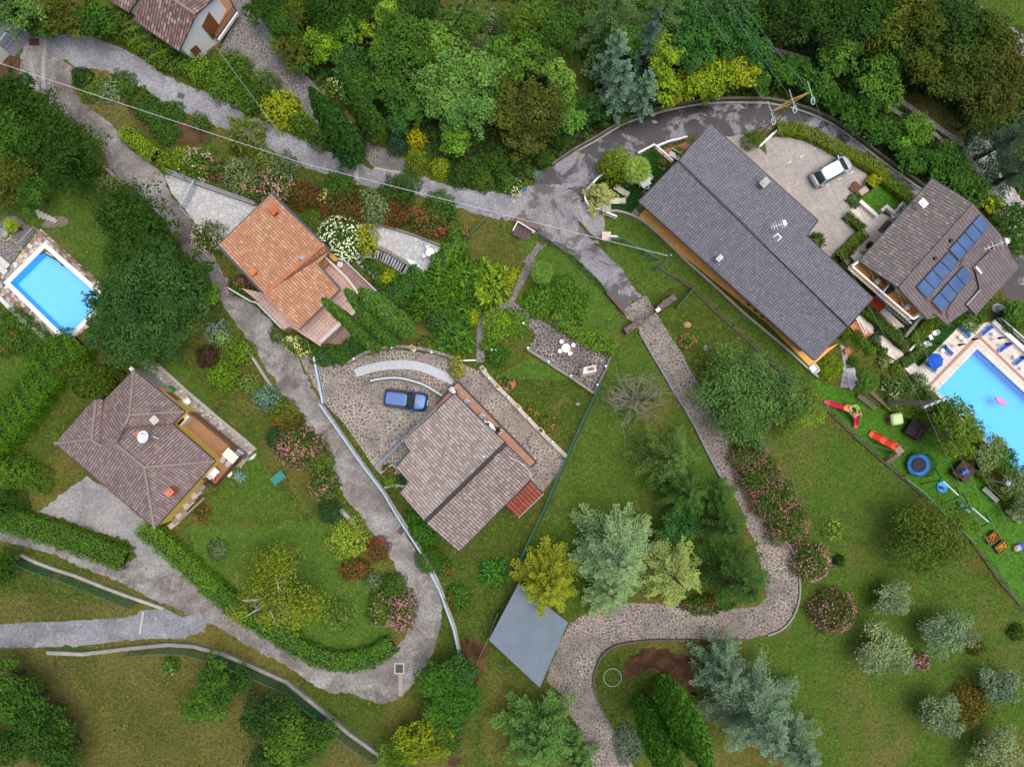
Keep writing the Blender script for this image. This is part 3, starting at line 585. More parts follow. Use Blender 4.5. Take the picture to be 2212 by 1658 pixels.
sheet('small_lawn', WP(P('03', 600, 1290, 700, 1195, 920, 1290, 820, 1400, 740, 1335, 695, 1390)), L4, M['turf'])
# pool deck on the right
DECK = P('b', 0, 820, 40, 800, 120, 868, 840, 140, 980, 250, 1150, 205, 1658, 640) + [(2400, 925), (2400, 1120), (2263, 1100)] + P('13', 1658, 1430, 1480, 1280, 1100, 905, 1000, 850, 880, 720)
sheet('pool_deck', WP(DECK), L5, M['cream'], holes=[POOL2])
DB = flat('a5826c', .7, .15)
sheet('deck_band', WP(P('b', 190, 1195, 960, 385, 1010, 420, 230, 1210)), L5 + .006, DB)
sheet('deck_band', WP(P('b', 975, 380, 1700, 1075, 1690, 1125, 975, 430)), L5 + .008, DB)
sheet('artificial_grass', WP(P('b', -180, 780, 0, 560, 340, 190, 560, 280, 700, 140, 830, 130, 120, 868, 40, 800)), L5, M['turf2'])
sheet('sunbed_terrace', WP(P('g', 350, 800, 450, 650, 900, 1080, 840, 1240, 700, 1110)), L5, M['cream'])
sheet('garden_walkway', WP(P('g', 190, 990, 270, 910, 560, 1170, 960, 1540, 830, 1600, 640, 1480, 560, 1320, 390, 1250)), L5, M['cream'])
sheet('rock_garden_lawn', WP(P('13', 330, 770, 470, 570, 560, 560, 900, 700, 1000, 850, 900, 930, 700, 940, 560, 880)), L4 + .003, M['ground'], amp=.1)
sheet('white_gravel', WP(P('13', 500, 690, 560, 720, 580, 820, 540, 870, 510, 820)), L5, flat('b9bcc4', .8, .4, 5), amp=.08)
sheet('grey_slabs', WP(P('13', 470, 570, 540, 610, 520, 640, 510, 720, 525, 850, 470, 850, 490, 700)), L5 + .004, tiles('grey_slabs', 'a5a2a0', '96928f', '6c6966', .9, .5, .3, .03))
# pool deck on the left
sheet('mosaic_deck', WP(P('i', 580, 335, 1640, 1290) + P('10', 780, 300, 440, 560, 405, 610, 0, 260, -60, 200) + P('i', -40, 980, 160, 870)), L4, M['mosaic'], holes=[POOL1])
sheet('left_patio', WP(P('i', -60, 330, 100, 155, 235, 155, 500, 380, 340, 580, 160, 870, -60, 1000)), L4 + .004, M['crazy_dark'])
sheet('house_patio', WP(P('10', 890, 690, 980, 670, 1200, 870, 1650, 1240, 1560, 1370, 1380, 1330, 1150, 900)), L4, M['patio'], amp=.05)
sheet('dark_terrace', WP(P('02', 805, 1320, 880, 1360, 960, 1450, 1250, 1700, 1300, 1660, 900, 1330)), L4, M['brick'])
H5L = P('e', 440, 1160, 560, 1195, 700, 1225, 760, 1235, 900, 1080, 1100, 850, 1340, 560, 1090, 330, 870, 400, 360, 680, 200, 850, 130, 1000, 230, 1150)
sheet('green_carpet_lawn', WP(H5L), L4 + .006, M['turf2'])
sheet('brick_terrace', WP(P('e', 1140, 330, 1280, 300, 1560, 200, 1620, 250, 1350, 500)), L4 + .008, M['brick'])
sheet('grey_block_path', WP(P('e', 760, 1235, 840, 1150, 900, 1210, 850, 1290)), L4 + .01, tiles('grey_steps', '8f8b88', '84807e', '5c5856', .45, .18, -.7, .03))
sheet('stream_bed', WP(P('03', 1260, 960, 1330, 880, 1460, 920, 1500, 1100, 1658, 1300, 1720, 1500, 1658, 1560, 1460, 1380, 1390, 1200, 1290, 1050)), L4, M['gravel'], amp=.2)
sheet('stream_bank_grass', WP(P('03', 850, 650, 960, 590, 1100, 650, 1300, 830, 1260, 930, 1050, 800)), L3, M['meadow'], amp=.2)
sheet('main_road', WP(P('03', 1150, -40, 1260, -40, 1658, 220, 1720, 260, 1720, 480, 1590, 340, 1560, 150, 1300, 0)), L4, M['concrete2'], amp=.05)
sheet('road_verge', WP(P('03', 1330, -40, 1720, -40, 1720, 220)), L2 + .003, M['lawn'], amp=.1)
sheet('gate_forecourt', WP(P('00', -60, 60, 50, 50, 130, 170, 220, 230, 90, 370, 40, 330, -60, 260)), L4, flat('6b6a70', .8, .3))
sheet('planting_bed', WP(P('00', 0, 400, 60, 350, 140, 380, 115, 520, -60, 480)), L4, M['mulch'], amp=.1)
sheet('right_side_road', WP([(2150, 575), (2260, 580), (2260, 700), (2212, 680), (2170, 640)]), L3, M['wet'])
# pools
def pool(pts, label, depth, wallc, floorc, copw, copc, watc):
    cx = sum(p.x for p in pts) / 4; cy = sum(p.y for p in pts) / 4
    t = thing('swimming_pool', label, 'pool', (cx, cy, 0)); q = [(p.x - cx, p.y - cy) for p in pts]
    mb = MB(); mb.add([(a, b, -depth) for a, b in q], [(0, 1, 2, 3)]); mb.obj('floor', flat(floorc, .5, .06), t)
    mb = MB(); mb.add([(a, b, z) for z in (-depth, .04) for a, b in q], [(i, (i + 1) % 4, 4 + (i + 1) % 4, 4 + i) for i in range(4)]); mb.obj('wall', flat(wallc, .5, .08), t)  # stronger wall blue stands in for the longer light path through water
    m = NT('pool_water_' + watc, .02, .5); nt = m.t
    tr = nt.nodes.new('ShaderNodeBsdfTransparent'); tr.inputs[0].default_value = C(watc)
    gl = nt.nodes.new('ShaderNodeBsdfGlossy'); gl.inputs['Roughness'].default_value = .04
    fr = nt.nodes.new('ShaderNodeFresnel'); fr.inputs[0].default_value = 1.33
    bp = nt.nodes.new('ShaderNodeBump'); bp.inputs['Strength'].default_value = .25; bp.inputs['Distance'].default_value = .05
    co = m.co(); nt.links.new(m.noise(co, 1.6, 3), bp.inputs['Height']); nt.links.new(bp.outputs[0], gl.inputs['Normal']); nt.links.new(bp.outputs[0], fr.inputs['Normal'])
    mx = nt.nodes.new('ShaderNodeMixShader'); nt.links.new(fr.outputs[0], mx.inputs[0]); nt.links.new(tr.outputs[0], mx.inputs[1]); nt.links.new(gl.outputs[0], mx.inputs[2])
    nt.links.new(mx.outputs[0], nt.nodes['Material Output'].inputs[0])
    mb = MB(); mb.add([(a, b, -.12) for a, b in q], [(0, 1, 2, 3)]); mb.obj('water', m.m, t)
    if copw:
        # coping laid around the basin, butted at the corners
        ctr = Vector((0, 0)); out = []
        n = 4
        for i in range(n):
            p = Vector(q[i]); a = Vector(q[i - 1]); b = Vector(q[(i + 1) % n]); d1 = (p - a).normalized(); d2 = (p - b).normalized(); s_ = abs(d1.x * d2.y - d1.y * d2.x)
            out.append(p + (d1 + d2) * copw / max(s_, .3))
        mb = MB(); vs = [(p.x, p.y, z) for z in (.03, .09) for p in out] + [(a, b, z) for z in (.03, .09) for a, b in q]; fs = []
        for i in range(4):
            j = (i + 1) % 4; fs += [(4 + i, 4 + j, 12 + j, 12 + i), (i, j, 4 + j, 4 + i), (8 + i, 12 + i, 12 + j, 8 + j)]
        mb.add(vs, fs); mb.obj('coping', flat(copc, .6, .12), t)
    return t
pool(POOL1, 'small blue swimming pool with white coping and stone mosaic deck', 1.1, '62c2fa', '8ed2fb', .45, 'e4e0dc', 'e6f6ff')
pool(POOL2, 'large turquoise swimming pool beside the cream sunbed deck', 1.2, '2cb0e6', '46bef0', .0, 'd9d4d0', 'd8f6ff')
# ------------------------------------------------------------------ houses
RF = {}
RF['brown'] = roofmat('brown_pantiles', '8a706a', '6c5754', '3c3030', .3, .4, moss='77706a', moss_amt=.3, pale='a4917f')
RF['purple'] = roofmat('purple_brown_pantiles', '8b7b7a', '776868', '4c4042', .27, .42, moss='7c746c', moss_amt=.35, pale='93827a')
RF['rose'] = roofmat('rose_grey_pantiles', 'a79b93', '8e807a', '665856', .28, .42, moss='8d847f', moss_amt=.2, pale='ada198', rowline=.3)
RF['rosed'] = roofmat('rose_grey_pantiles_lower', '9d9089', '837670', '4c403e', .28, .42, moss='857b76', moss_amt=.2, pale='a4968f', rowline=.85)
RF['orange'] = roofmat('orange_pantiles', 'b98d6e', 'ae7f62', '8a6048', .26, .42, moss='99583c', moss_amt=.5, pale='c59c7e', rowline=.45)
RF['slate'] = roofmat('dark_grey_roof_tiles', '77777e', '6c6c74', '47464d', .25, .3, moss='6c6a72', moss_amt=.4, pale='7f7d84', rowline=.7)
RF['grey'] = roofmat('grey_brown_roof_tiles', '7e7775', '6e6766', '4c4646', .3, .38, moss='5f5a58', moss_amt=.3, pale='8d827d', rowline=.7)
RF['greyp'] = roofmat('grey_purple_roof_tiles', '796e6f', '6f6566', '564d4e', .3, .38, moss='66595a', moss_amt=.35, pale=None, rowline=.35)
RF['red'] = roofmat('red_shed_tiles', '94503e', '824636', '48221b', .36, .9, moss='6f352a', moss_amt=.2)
DARK = '33333a'
class Plane3:
    def __init__(s, pts):
        a, b, c = pts[:3]; n = (b - a).cross(c - a)
        if n.z < 0: n = -n
        s.n = n.normalized(); s.o = a
    def z(s, x, y): return s.o.z - (s.n.x * (x - s.o.x) + s.n.y * (y - s.o.y)) / s.n.z
    def hit(s, p):
        z = s.o.z
        for _ in range(6):
            w = W(p, z); z = s.z(w.x, w.y)
        return W(p, z)
def roof(house, pts, mat, th=.16, name='roof', lift=0.0, plane=None):
    """pts: (x, y, z or None); the first three with a height set the plane. Returns plane and corner points"""
    base = house.location
    pl = plane or Plane3([W(p, p[2]) for p in pts if p[2] is not None]); c = [pl.hit(p) + Vector((0, 0, lift)) for p in pts]
    d = Vector((0, 0, -1)) - pl.n * (-pl.n.z); d.normalize(); u = pl.n.cross(d)
    n = len(c); tri = geometry.tessellate_polygon([[Vector((p.x, p.y, 0)) for p in c]])
    vs = [p - base for p in c] + [p - base - Vector((0, 0, th)) for p in c]
    fs = [tuple(t) for t in tri] + [tuple(i + n for i in t[::-1]) for t in tri] + [(i, n + i, n + (i + 1) % n, (i + 1) % n) for i in range(n)]
    me = bpy.data.meshes.new(name); me.from_pydata([tuple(v) for v in vs], [], fs)
    me.polygons.foreach_set('material_index', [0] * len(tri) + [1] * (len(tri) + n))
    uv = me.uv_layers.new(name='UVMap')
    for l in me.loops:
        v = Vector(vs[l.vertex_index]); uv.data[l.index].uv = (v.dot(u) + 50, v.dot(d) + 50)
    b = bmesh.new(); b.from_mesh(me); bmesh.ops.recalc_face_normals(b, faces=b.faces); b.to_mesh(me); b.free()
    o = link(name, me, [mat, flat(DARK)], house)
    if plane is None: pl.obj = o
    return pl, c
def cap(house, a, b, col, r=.13, parent=None, name='ridge'):
    base = house.location; mb = MB(); a = a - base; b = b - base; L = (b - a).length; m = max(2, int(L / .45))
    for k in range(m):
        p = a + (b - a) * (k / m); q = a + (b - a) * ((k + 1.06) / m); mb.tube([p + Vector((0, 0, .0)), q + Vector((0, 0, .03))], r, 7, r * .86)
    return mb.obj(name, flat(col, .8, .3, 3), parent or house)
def gutter(house, a, b, parent=None, col='3a3c42', r=.07):
    base = house.location; a = a - base; b = b - base
    return MB().bar(a - Vector((0, 0, .1)), b - Vector((0, 0, .1)), r * 2, r * 2).obj('gutter', flat(col), parent or house)
def inset(poly, d):
    n = len(poly); A = sum(poly[i][0] * poly[(i + 1) % n][1] - poly[(i + 1) % n][0] * poly[i][1] for i in range(n)); sg = 1 if A > 0 else -1; out = []
    for i in range(n):
        p, a, b = Vector(poly[i][:2]), Vector(poly[i - 1][:2]), Vector(poly[(i + 1) % n][:2]); e1 = (p - a).normalized(); e2 = (b - p).normalized()
        n1 = Vector((-e1.y, e1.x)) * sg; n2 = Vector((-e2.y, e2.x)) * sg; m = (n1 + n2); q = m.dot(m) / 2
        out.append(p + m * d / max(q, .25))
    return out
def walls(house, poly, top, mat, z0=-.05, name='wall'):
    b = house.location; n = len(poly); vs = [(p[0] - b.x, p[1] - b.y, z0) for p in poly] + [(p[0] - b.x, p[1] - b.y, top(p[0], p[1])) for p in poly]
    return MB().add(vs, [(i, (i + 1) % n, n + (i + 1) % n, n + i) for i in range(n)]).obj(name, mat, house)
def on_wall(house, A, B, t, z0, z1, w, col, name='shutter', th=.1, parent=None):
    A, B = Vector(A[:2]), Vector(B[:2]); d = (B - A).normalized(); p = A + (B - A) * t - Vector(house.location[:2])
    return MB().box((p.x, p.y, (z0 + z1) / 2), (w, th, z1 - z0), math.atan2(d.y, d.x)).obj(name, flat(col) if isinstance(col, str) else col, parent or house)
def house(name, label, cx, cy, cat='house'): return thing(name, label, cat, W((cx, cy), 0))
def chimney(h, p, z, w, d, ht, rz, col, capc, capsz=1.25):
    b = h.location; q = Vector((p.x - b.x, p.y - b.y, 0)); mb = MB().box((q.x, q.y, z + ht / 2 - .3), (w, d, ht + .6), rz); o = mb.obj('chimney', flat(col), h)
    mb = MB().box((q.x, q.y, z + ht + .06), (w * capsz, d * capsz, .12), rz).box((q.x, q.y, z + ht + .18), (w * .6, d * .6, .12), rz); mb.obj('chimney_cap', flat(capc), o); return o
def dish(h, p, z, r, rz, col='dfe3e8', el=.6):
    b = h.location; c = Vector((p.x - b.x, p.y - b.y, z)); mb = MB(); m = Matrix.Translation(c + Vector((0, 0, .9))) @ Matrix.Rotation(rz, 4, 'Z') @ Matrix.Rotation(el, 4, 'Y')
    n = 14; vs = [m @ Vector((0, 0, -.12))]
    for k, (f, zz) in enumerate(((.5, -.08), (1, 0))):
        for i in range(n):
            a = 6.2832 * i / n; vs.append(m @ Vector((f * r * math.cos(a), f * r * math.sin(a) * .9, zz)))
    fs = [(0, 1 + i, 1 + (i + 1) % n) for i in range(n)] + [(1 + i, 1 + n + i, 1 + n + (i + 1) % n, 1 + (i + 1) % n) for i in range(n)]
    mb.add(vs, fs); o = mb.obj('satellite_dish', flat(col, .4), h)
    a2 = MB().tube([c, c + Vector((0, 0, .85))], .04).tube([m @ Vector((0, -.5 * r, 0)), m @ Vector((0, -.5 * r, .75 * r))], .025).box(m @ Vector((0, -.45 * r, .8 * r)), (.14, .14, .16), rz)
    a2.obj('dish_arm', flat('b9bdc2', .4), o); return o
def antenna(h, p, z, ht, rz, n=6, L=.9):
    b = h.location; c = Vector((p.x - b.x, p.y - b.y, z)); mb = MB().tube([c, c + Vector((0, 0, ht))], .03)
    d = Vector((math.cos(rz), math.sin(rz), 0)); s = Vector((-d.y, d.x, 0)); t = c + Vector((0, 0, ht - .1))
    mb.tube([t - d * L, t + d * L], .03)
    for i in range(n):
        q = t - d * L + d * (2 * L * i / (n - 1)); w = .22 + .1 * (i % 3); mb.tube([q - s * w, q + s * w], .022)
    mb.box(t + d * L * .7, (.3, .5, .3), rz)
    return mb.obj('antenna', flat('c9cdd2', .4, .1, 3, .2), h)
def railing(name, pts, h, col, label, cat='railing', group=None, rails=(1.0, .5), post=1.2, r=.035, z0=0.0, parent=None, closed_panel=None, hw=None, lean=0.0):
    pts = [Vector((p[0], p[1], z0)) for p in pts]; o = pts[0].copy()
    t = parent or thing(name, label, cat, o, 0, group); off = o if parent is None else parent.location
    L = [p - off for p in pts]
    for f in rails:
        rr = (hw or r) if f == max(rails) else r
        mb = MB()
        for a, b in zip(L, L[1:]): mb.bar(a + Vector((0, 0, h * f)), b + Vector((0, 0, h * f)), rr * 2, r * 2)
        mb.obj('rail', flat(col, .45, .1), t)
    me = MB().box((0, 0, h / 2), (r * 2.2, r * 2.2, h)).mesh('post'); first = True
    for a, b in zip(L, L[1:]):
        m = max(1, round((b - a).length / post))
        for k in range(m + (1 if b is L[-1] else 0)):
            p = a + (b - a) * k / m
            if len(me.materials) == 0: me.materials.append(flat(col, .45, .1))
            po = bpy.data.objects.new('post', me); COL.objects.link(po); po.parent = t; po.location = p
    if closed_panel:
        mb = MB()
        for a, b in zip(L, L[1:]):
            q = Vector((-(b - a).y, (b - a).x, 0)).normalized() * lean; mb.add([a + Vector((0, 0, .03)), b + Vector((0, 0, .03)), b + q + Vector((0, 0, h)), a + q + Vector((0, 0, h))], [(0, 1, 2, 3)])
        mb.obj('net_panel', closed_panel, t)
    return t
def bars_rail(parent, pts, h, col, z0, step=.16, r=.018, name='railing'):
    off = parent.location; mb = MB(); pts = [Vector((p[0], p[1], z0)) - Vector((off.x, off.y, 0)) for p in pts]
    for a, b in zip(pts, pts[1:]):
        for f in (1, .12): mb.bar(a + Vector((0, 0, h * f)), b + Vector((0, 0, h * f)), r * 3.4, r * 2.6)
        m = max(1, int((b - a).length / step))
        for k in range(m + 1):
            p = a + (b - a) * k / m; mb.bar(p + Vector((0, 0, .05)), p + Vector((0, 0, h)), r * 2, r * 2)
    return mb.obj(name, flat(col, .4, .1), parent)

# --- white house in the top left corner
h = house('white_house', 'white house with brown tiled roof and terracotta balcony in the top left', 400, 40)
K = lambda x, y, z: P('k', x, y)[0] + (z,)
r1, c1 = roof(h, [K(1460, 225, 5.9), K(1200, 795, 3.7), K(480, 300, 3.7), K(740, -270, None)], RF['brown'])
r2, c2 = roof(h, [K(1460, 225, 5.9), K(740, -270, 5.9), K(1180, -660, None), K(1850, -130, 4.0)], RF['brown'])
cap(h, c1[0], c1[3], '8d7c72', .16, r1.obj); gutter(h, c1[1], c1[2], r1.obj)
r3, c3 = roof(h, [K(410, 190, 2.3), K(60, -20, 2.3), K(300, -400, None), K(600, -90, 3.3)], RF['brown'])
pol = inset([c1[1], c1[0], c2[3], c2[2], c1[3], c1[2]], .45)
walls(h, pol, lambda x, y: max(2.0, min(r1.z(x, y), r2.z(x, y)) - .12), flat('f2f4f6', .8, .04))
walls(h, inset([c3[0], c3[1], c3[2], c3[3]], .3), lambda x, y: r3.z(x, y) - .12, flat('d9d2c6', .8, .06))
A, B = pol[0], pol[2]
on_wall(h, A, pol[1], .28, .9, 2.1, .8, '8a5433'); on_wall(h, pol[1], B, .2, 1.0, 3.6, 1.5, '8a5433')
bal = [Vector((p.x - h.location.x, p.y - h.location.y)) for p in WP(P('k', 1640, 430, 1800, 610, 2105, 175, 2010, 0, 1900, -150, 1720, -30, 1825, 150), 1.2)]
MB().prism(bal, 1.0, 1.2).obj('balcony', M['rust'], h)
o = MB().prism([q * 1.0 for q in [bal[1] + Vector((.12, -.1)), bal[2] + Vector((.12, -.1)), bal[2], bal[1]]], .9, 1.22).obj('balcony_edge', flat('e4e6e8'), h)
bars_rail(h, [p for p in WP(P('k', 1640, 430, 1800, 610, 2105, 175, 2010, 0), 1.2)], .95, '4a382e', 1.2)
for k in range(7):
    a = w1('k', 1400 + k * 62, 860 - k * 36, 0) - h.location
    tag(MB().box((a.x + .2, a.y - .35, .06 + k * .03), (.7, .34, .12 + k * .06), .6).obj('step', flat('a89a8c'), h))

# --- house with the orange roof
h = house('orange_roofed_house', 'house with a bright orange pantile roof and pink tiled terrace', 600, 570)
r1, c1 = roof(h, [(587.5, 417.8, 4.2), (471, 531, 4.2), (571, 636, 5.3), (700, 527, None), (711, 539, None)], RF['orange'])
r2, c2 = roof(h, [(571, 636, 5.3), (646, 711, 4.2), (734.6, 624, 4.2), (687, 571, None), (714, 541, None), (700, 527, None)], RF['orange'])
cap(h, c1[2], c1[3], 'c27a55', .14, r1.obj)
for a, b, pa in ((c1[0], c1[1], r1.obj), (c2[1], c2[2], r2.obj), (c1[0], c1[4], r1.obj), (c1[1], c1[2], r1.obj), (c2[2], c2[3], r2.obj)): gutter(h, a, b, pa, '4c535e', .1)
pol = inset([c1[0], c1[1], c2[1], c2[2]], .55); walls(h, pol, lambda x, y: min(r1.z(x, y), r2.z(x, y)) - .15, flat('d8b887', .8, .06))
chimney(h, w1('01', 112, 1365, 4.9), 4.7, .45, .6, .5, .75, 'a0593f', 'b9663f')
chimney(h, W((549, 588), 5.0), 4.9, .5, .5, .5, .75, 'b5663f', 'c47a50')
chimney(h, w1('11', 305, 15, 5.2), 5.2, .3, .3, .35, .75, '8d9094', 'a6a8aa')
hb = Vector((h.location.x, h.location.y))
terr = [Vector((p.x, p.y)) - hb for p in WP(P('10', 1560, 205) + P('11', 0, 285, 172, 478, 215, 452, 415, 583) + P('h', 100, 1610, 560, 1190, 670, 1075, 440, 770, 150, 495) + [(690, 560), (600, 640)], 1.6)]
MB().prism(terr, 0, 1.6).obj('terrace', M['pink'], h)
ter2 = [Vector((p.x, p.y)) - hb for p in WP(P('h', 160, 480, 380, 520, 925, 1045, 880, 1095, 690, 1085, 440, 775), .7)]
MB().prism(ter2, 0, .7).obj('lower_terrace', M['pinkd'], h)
wl = [p for p in WP(P('h', 155, 500, 440, 775, 670, 1075), 1.6)]
MB().strip([Vector((p.x, p.y)) - hb for p in wl], .22, .7, 2.0).obj('parapet', flat('cfc4bd'), h)
wl = WP(P('h', 100, 1610, 330, 1400, 560, 1190), 1.6)
MB().strip([Vector((p.x, p.y)) - hb for p in wl], .35, 0, 1.85).obj('parapet', tiles('parapet_tiles', 'b9a49c', 'b0988f', 'ddd2cb', .4, .2, .75, .04), h)
bars_rail(h, WP(P('h', 380, 520, 925, 1045), .7), .8, 'b8bcc4', .7, .5, .03)
bars_rail(h, WP(P('10', 1490, 210, 1640, 300) + P('11', 10, 300, 175, 470), 1.6), .7, 'b9bdc4', 1.6, .6, .03)
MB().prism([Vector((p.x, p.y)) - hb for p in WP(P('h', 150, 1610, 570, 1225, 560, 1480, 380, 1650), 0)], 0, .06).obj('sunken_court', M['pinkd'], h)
MB().box(tuple(w1('h', 115, 585, 2.1) - h.location), (.9, 1.0, .5), .75).obj('cupboard', flat('a9803f'), h)
MB().prism([Vector((p.x, p.y)) - hb for p in WP(P('h', 200, 420, 265, 470, 330, 540, 270, 560, 180, 475), 1.9)], .7, 1.95).obj('awning', flat('c79a52'), h)

# --- yellow house with the hipped roof
h = house('yellow_house', 'yellow house under a purple brown hipped roof with satellite dish', 300, 960); hb = Vector((h.location.x, h.location.y))
def T(x, y, z=None): return P('10', x, y)[0] + (z,)
E, RZ = 3.3, 4.7
F = [[T(865, 735, E), T(1190, 1005, E), T(840, 1025, RZ)],
     [T(865, 735, E), T(840, 1025, RZ), T(755, 1215), T(650, 1225), T(670, 935, E)],
     [T(1190, 1005, E), T(1115, 1085, E), T(790, 1110, RZ - .15), T(840, 1025, None)],
     [T(1115, 1085, E), T(1390, 1325, E), T(935, 1365, RZ), T(755, 1215, None), T(790, 1110, None)],
     [T(1390, 1325, E), T(1000, 1760, E), T(935, 1365, RZ)],
     [T(1000, 1760, E), T(355, 1210, E), T(595, 1185), T(650, 1225), T(755, 1215, RZ), T(935, 1365)],
     [T(625, 905, E), T(670, 935, E), T(650, 1225), T(595, 1185, 4.2)],
     [T(625, 905, E), T(595, 1185, 4.2), T(355, 1210, E)]]
cs = []
for f in F:
    pl, c = roof(h, f, RF['purple'], .12); cs.append((pl, c))
rp = cs[3][0].obj
def V(x, y, z): return w1('10', x, y, z)
for a, b in (((865, 735, E), (840, 1025, RZ)), ((1190, 1005, E), (840, 1025, RZ)), ((840, 1025, RZ), (755, 1215, RZ)), ((755, 1215, RZ), (935, 1365, RZ)), ((935, 1365, RZ), (1390, 1325, E)), ((935, 1365, RZ), (1000, 1760, E)), ((625, 905, E), (595, 1185, 4.2)), ((355, 1210, E), (595, 1185, 4.2)), ((595, 1185, 4.2), (650, 1225, 4.3)), ((650, 1225, 4.3), (755, 1215, RZ))):
    cap(h, V(*a) + Vector((0, 0, .05)), V(*b) + Vector((0, 0, .05)), '8f8078', .15, rp)
for a, b in (((1115, 1085, E + .05), (790, 1110, RZ)), ((670, 935, E + .05), (652, 1215, 4.3))):
    MB().bar(V(*a) - h.location + Vector((0, 0, .04)), V(*b) - h.location + Vector((0, 0, .04)), .16, .05).obj('valley', flat('6b4438'), rp)
out = [V(*q, E) for q in ((865, 735), (1190, 1005), (1115, 1085), (1390, 1325), (1000, 1760), (355, 1210), (625, 905), (670, 935))]
for a, b in zip(out, out[1:] + out[:1]): gutter(h, a, b, rp, '3a3236')
pol = inset(out, .12); walls(h, pol, lambda x, y: E - .1, flat('e3c564', .8, .06))
on_wall(h, pol[0], pol[1], .62, .7, 2.2, 1.5, 'b9ada6', 'window_frame', .12); on_wall(h, pol[0], pol[1], .62, .8, 2.1, 1.2, '9a6a52', 'shutter', .18)
on_wall(h, pol[0], pol[1], .16, .0, 3.0, 2.9, 'a9aaa4', 'garage_door', .14); on_wall(h, pol[0], pol[1], .16, 2.9, 3.15, 3.1, 'eceae6', 'lintel', .34)
chimney(h, V(1020, 1058, 4.6), 4.3, .55, .55, .9, .75, 'a8a099', 'c3bbb2'); chimney(h, V(1105, 1525, 4.5), 4.2, .6, .5, .6, .75, 'b9654a', 'c8775a'); chimney(h, V(907, 1155, 5), 4.7, .5, .5, .5, .75, 'b9654a', 'c06a4c')
dish(h, V(955, 1165, 5.0), 5.0, .62, 2.2, 'dfe6ee', .35); MB().tube([V(990, 1165, 5.6) - h.location, V(1025, 1180, 5.7) - h.location], .05).obj('antenna', flat('c5c9cd'), h)
ft = [Vector((p.x, p.y)) - hb for p in WP(P('f', 640, 500, 1490, 1190, 1090, 1640, 890, 1490, 1060, 1275, 470, 790, 600, 560), .9)]
MB().prism(ft, 0, .9).obj('terrace', M['rust'], h)
bars_rail(h, WP(P('f', 600, 560, 650, 500, 1490, 1190, 1090, 1640, 890, 1490), .9), .95, '4b2f26', .9, .14, .022)
bq = MB().box(tuple(w1('f', 590, 710, 1.4) - h.location), (1.9, .8, 1.0), math.radians(47)); o = bq.obj('fireplace', flat('cfc8bd'), h)
MB().box(tuple(w1('f', 560, 730, 1.95) - h.location), (1.0, .25, .12), math.radians(47)).obj('grate', flat('1d1c1e'), o); MB().box(tuple(w1('f', 600, 625, 1.95) - h.location), (.5, .5, .1), math.radians(47)).obj('mantel', flat('d99a52'), o)
for k in range(8):
    p = w1('10', 1315 - k * 27, 1500 + k * 33, 0) - h.location
    MB().box((p.x, p.y, (.85 - k * .1) / 2), (1.15, .5, .85 - k * .1), math.radians(39)).obj('step', flat('b5aa98' if k % 2 else '857c6c'), h)  # every other step coloured darker to stand in for step shading
MB().strip([Vector((p.x, p.y)) - hb for p in WP(P('10', 1345, 1555, 1190, 1700) , 0)], .16, 0, .9).obj('parapet', flat('8e7b6c'), h)

# --- rose roofed house in the middle
h = house('rose_roofed_house', 'house with two step rose grey tiled roof beside the blue car', 1000, 1000); hb = Vector((h.location.x, h.location.y))
r1, c1 = roof(h, [(981.9, 851.5, 4.0), (1092, 958.5, 5.5), (918.4, 1127.2, 5.5), (864.9, 1065.4, None), (883.3, 1042, None), (856.6, 1010.3, None), (886.6, 975.2, None), (871.6, 953.5, None)], RF['rose'])
r2, c2 = roof(h, [(1095, 964, 4.9), (1158.6, 1023.8, 3.8), (992, 1192.4, 3.8), (922, 1132, None)], RF['rosed'])
for i in range(8): gutter(h, c1[i], c1[(i + 1) % 8], r1.obj, '2e2c33', .09 if i != 1 else .16)
for i in range(4): gutter(h, c2[i], c2[(i + 1) % 4], r2.obj, '33313a', .07)
walls(h, inset(c1, .4), lambda x, y: r1.z(x, y) - .15, flat('cbb9a8', .8, .08)); walls(h, inset(c2, .4), lambda x, y: r2.z(x, y) - .15, flat('b5a596', .8, .08))
chimney(h, w1('11', 1093, 1475, 4.3), 4.1, .42, .42, .4, .75, '8f9298', 'a3a6ab'); MB().box(tuple(w1('11', 1125, 1535, 4.2) - h.location), (.5, .4, .1), .75).obj('skylight', flat('8d9094'), r1.obj)
MB().cyl(tuple(w1('a', 690, 1215, 5.0) - h.location), .1, .5).obj('vent_pipe', flat('d8dadd'), r1.obj); MB().tube([p - h.location for p in (w1('a', 820, 1212, 5.2), w1('a', 885, 1243, 4.9))], .06).obj('vent_pipe', flat('a8b4bc'), r2.obj)
MB().tube([w1('a', x, y, z) - h.location for x, y, z in ((845, 1188, 5.1), (950, 1195, 4.75), (1060, 1235, 4.6), (1180, 1290, 4.5), (1280, 1360, 4.25), (1340, 1440, 4.1), (1375, 1540, 4.0), (1400, 1560, 3.9))], .035).obj('cable', flat('d5d5d8'), r2.obj)
MB().bar(w1('21', 1285, 115, 4.1) - h.location, w1('21', 1305, 85, 4.2) - h.location, .08, .06).obj('roof_clip', flat('e0dcd8'), r2.obj)
r3, c3 = roof(h, [(1146, 1041, 2.6), (1174, 1067, 2.2), (1119, 1120, 2.2), (1092, 1093, None)], RF['red'], .12)
walls(h, inset(c3, .2), lambda x, y: r3.z(x, y) - .12, flat('a9988a', .8, .08)); gutter(h, c3[1], c3[2], r3.obj, 'a8a5a6'); gutter(h, c3[0], c3[1], r3.obj, '4a484e')
tp = [Vector((p.x, p.y)) - hb for p in WP(P('a', 310, 140, 1440, 1300, 1360, 1372, 900, 930, 300, 420, 0, 620, -150, 700) + P('11', 1155, 965) + P('a', 0, 470, 200, 260), .6)]
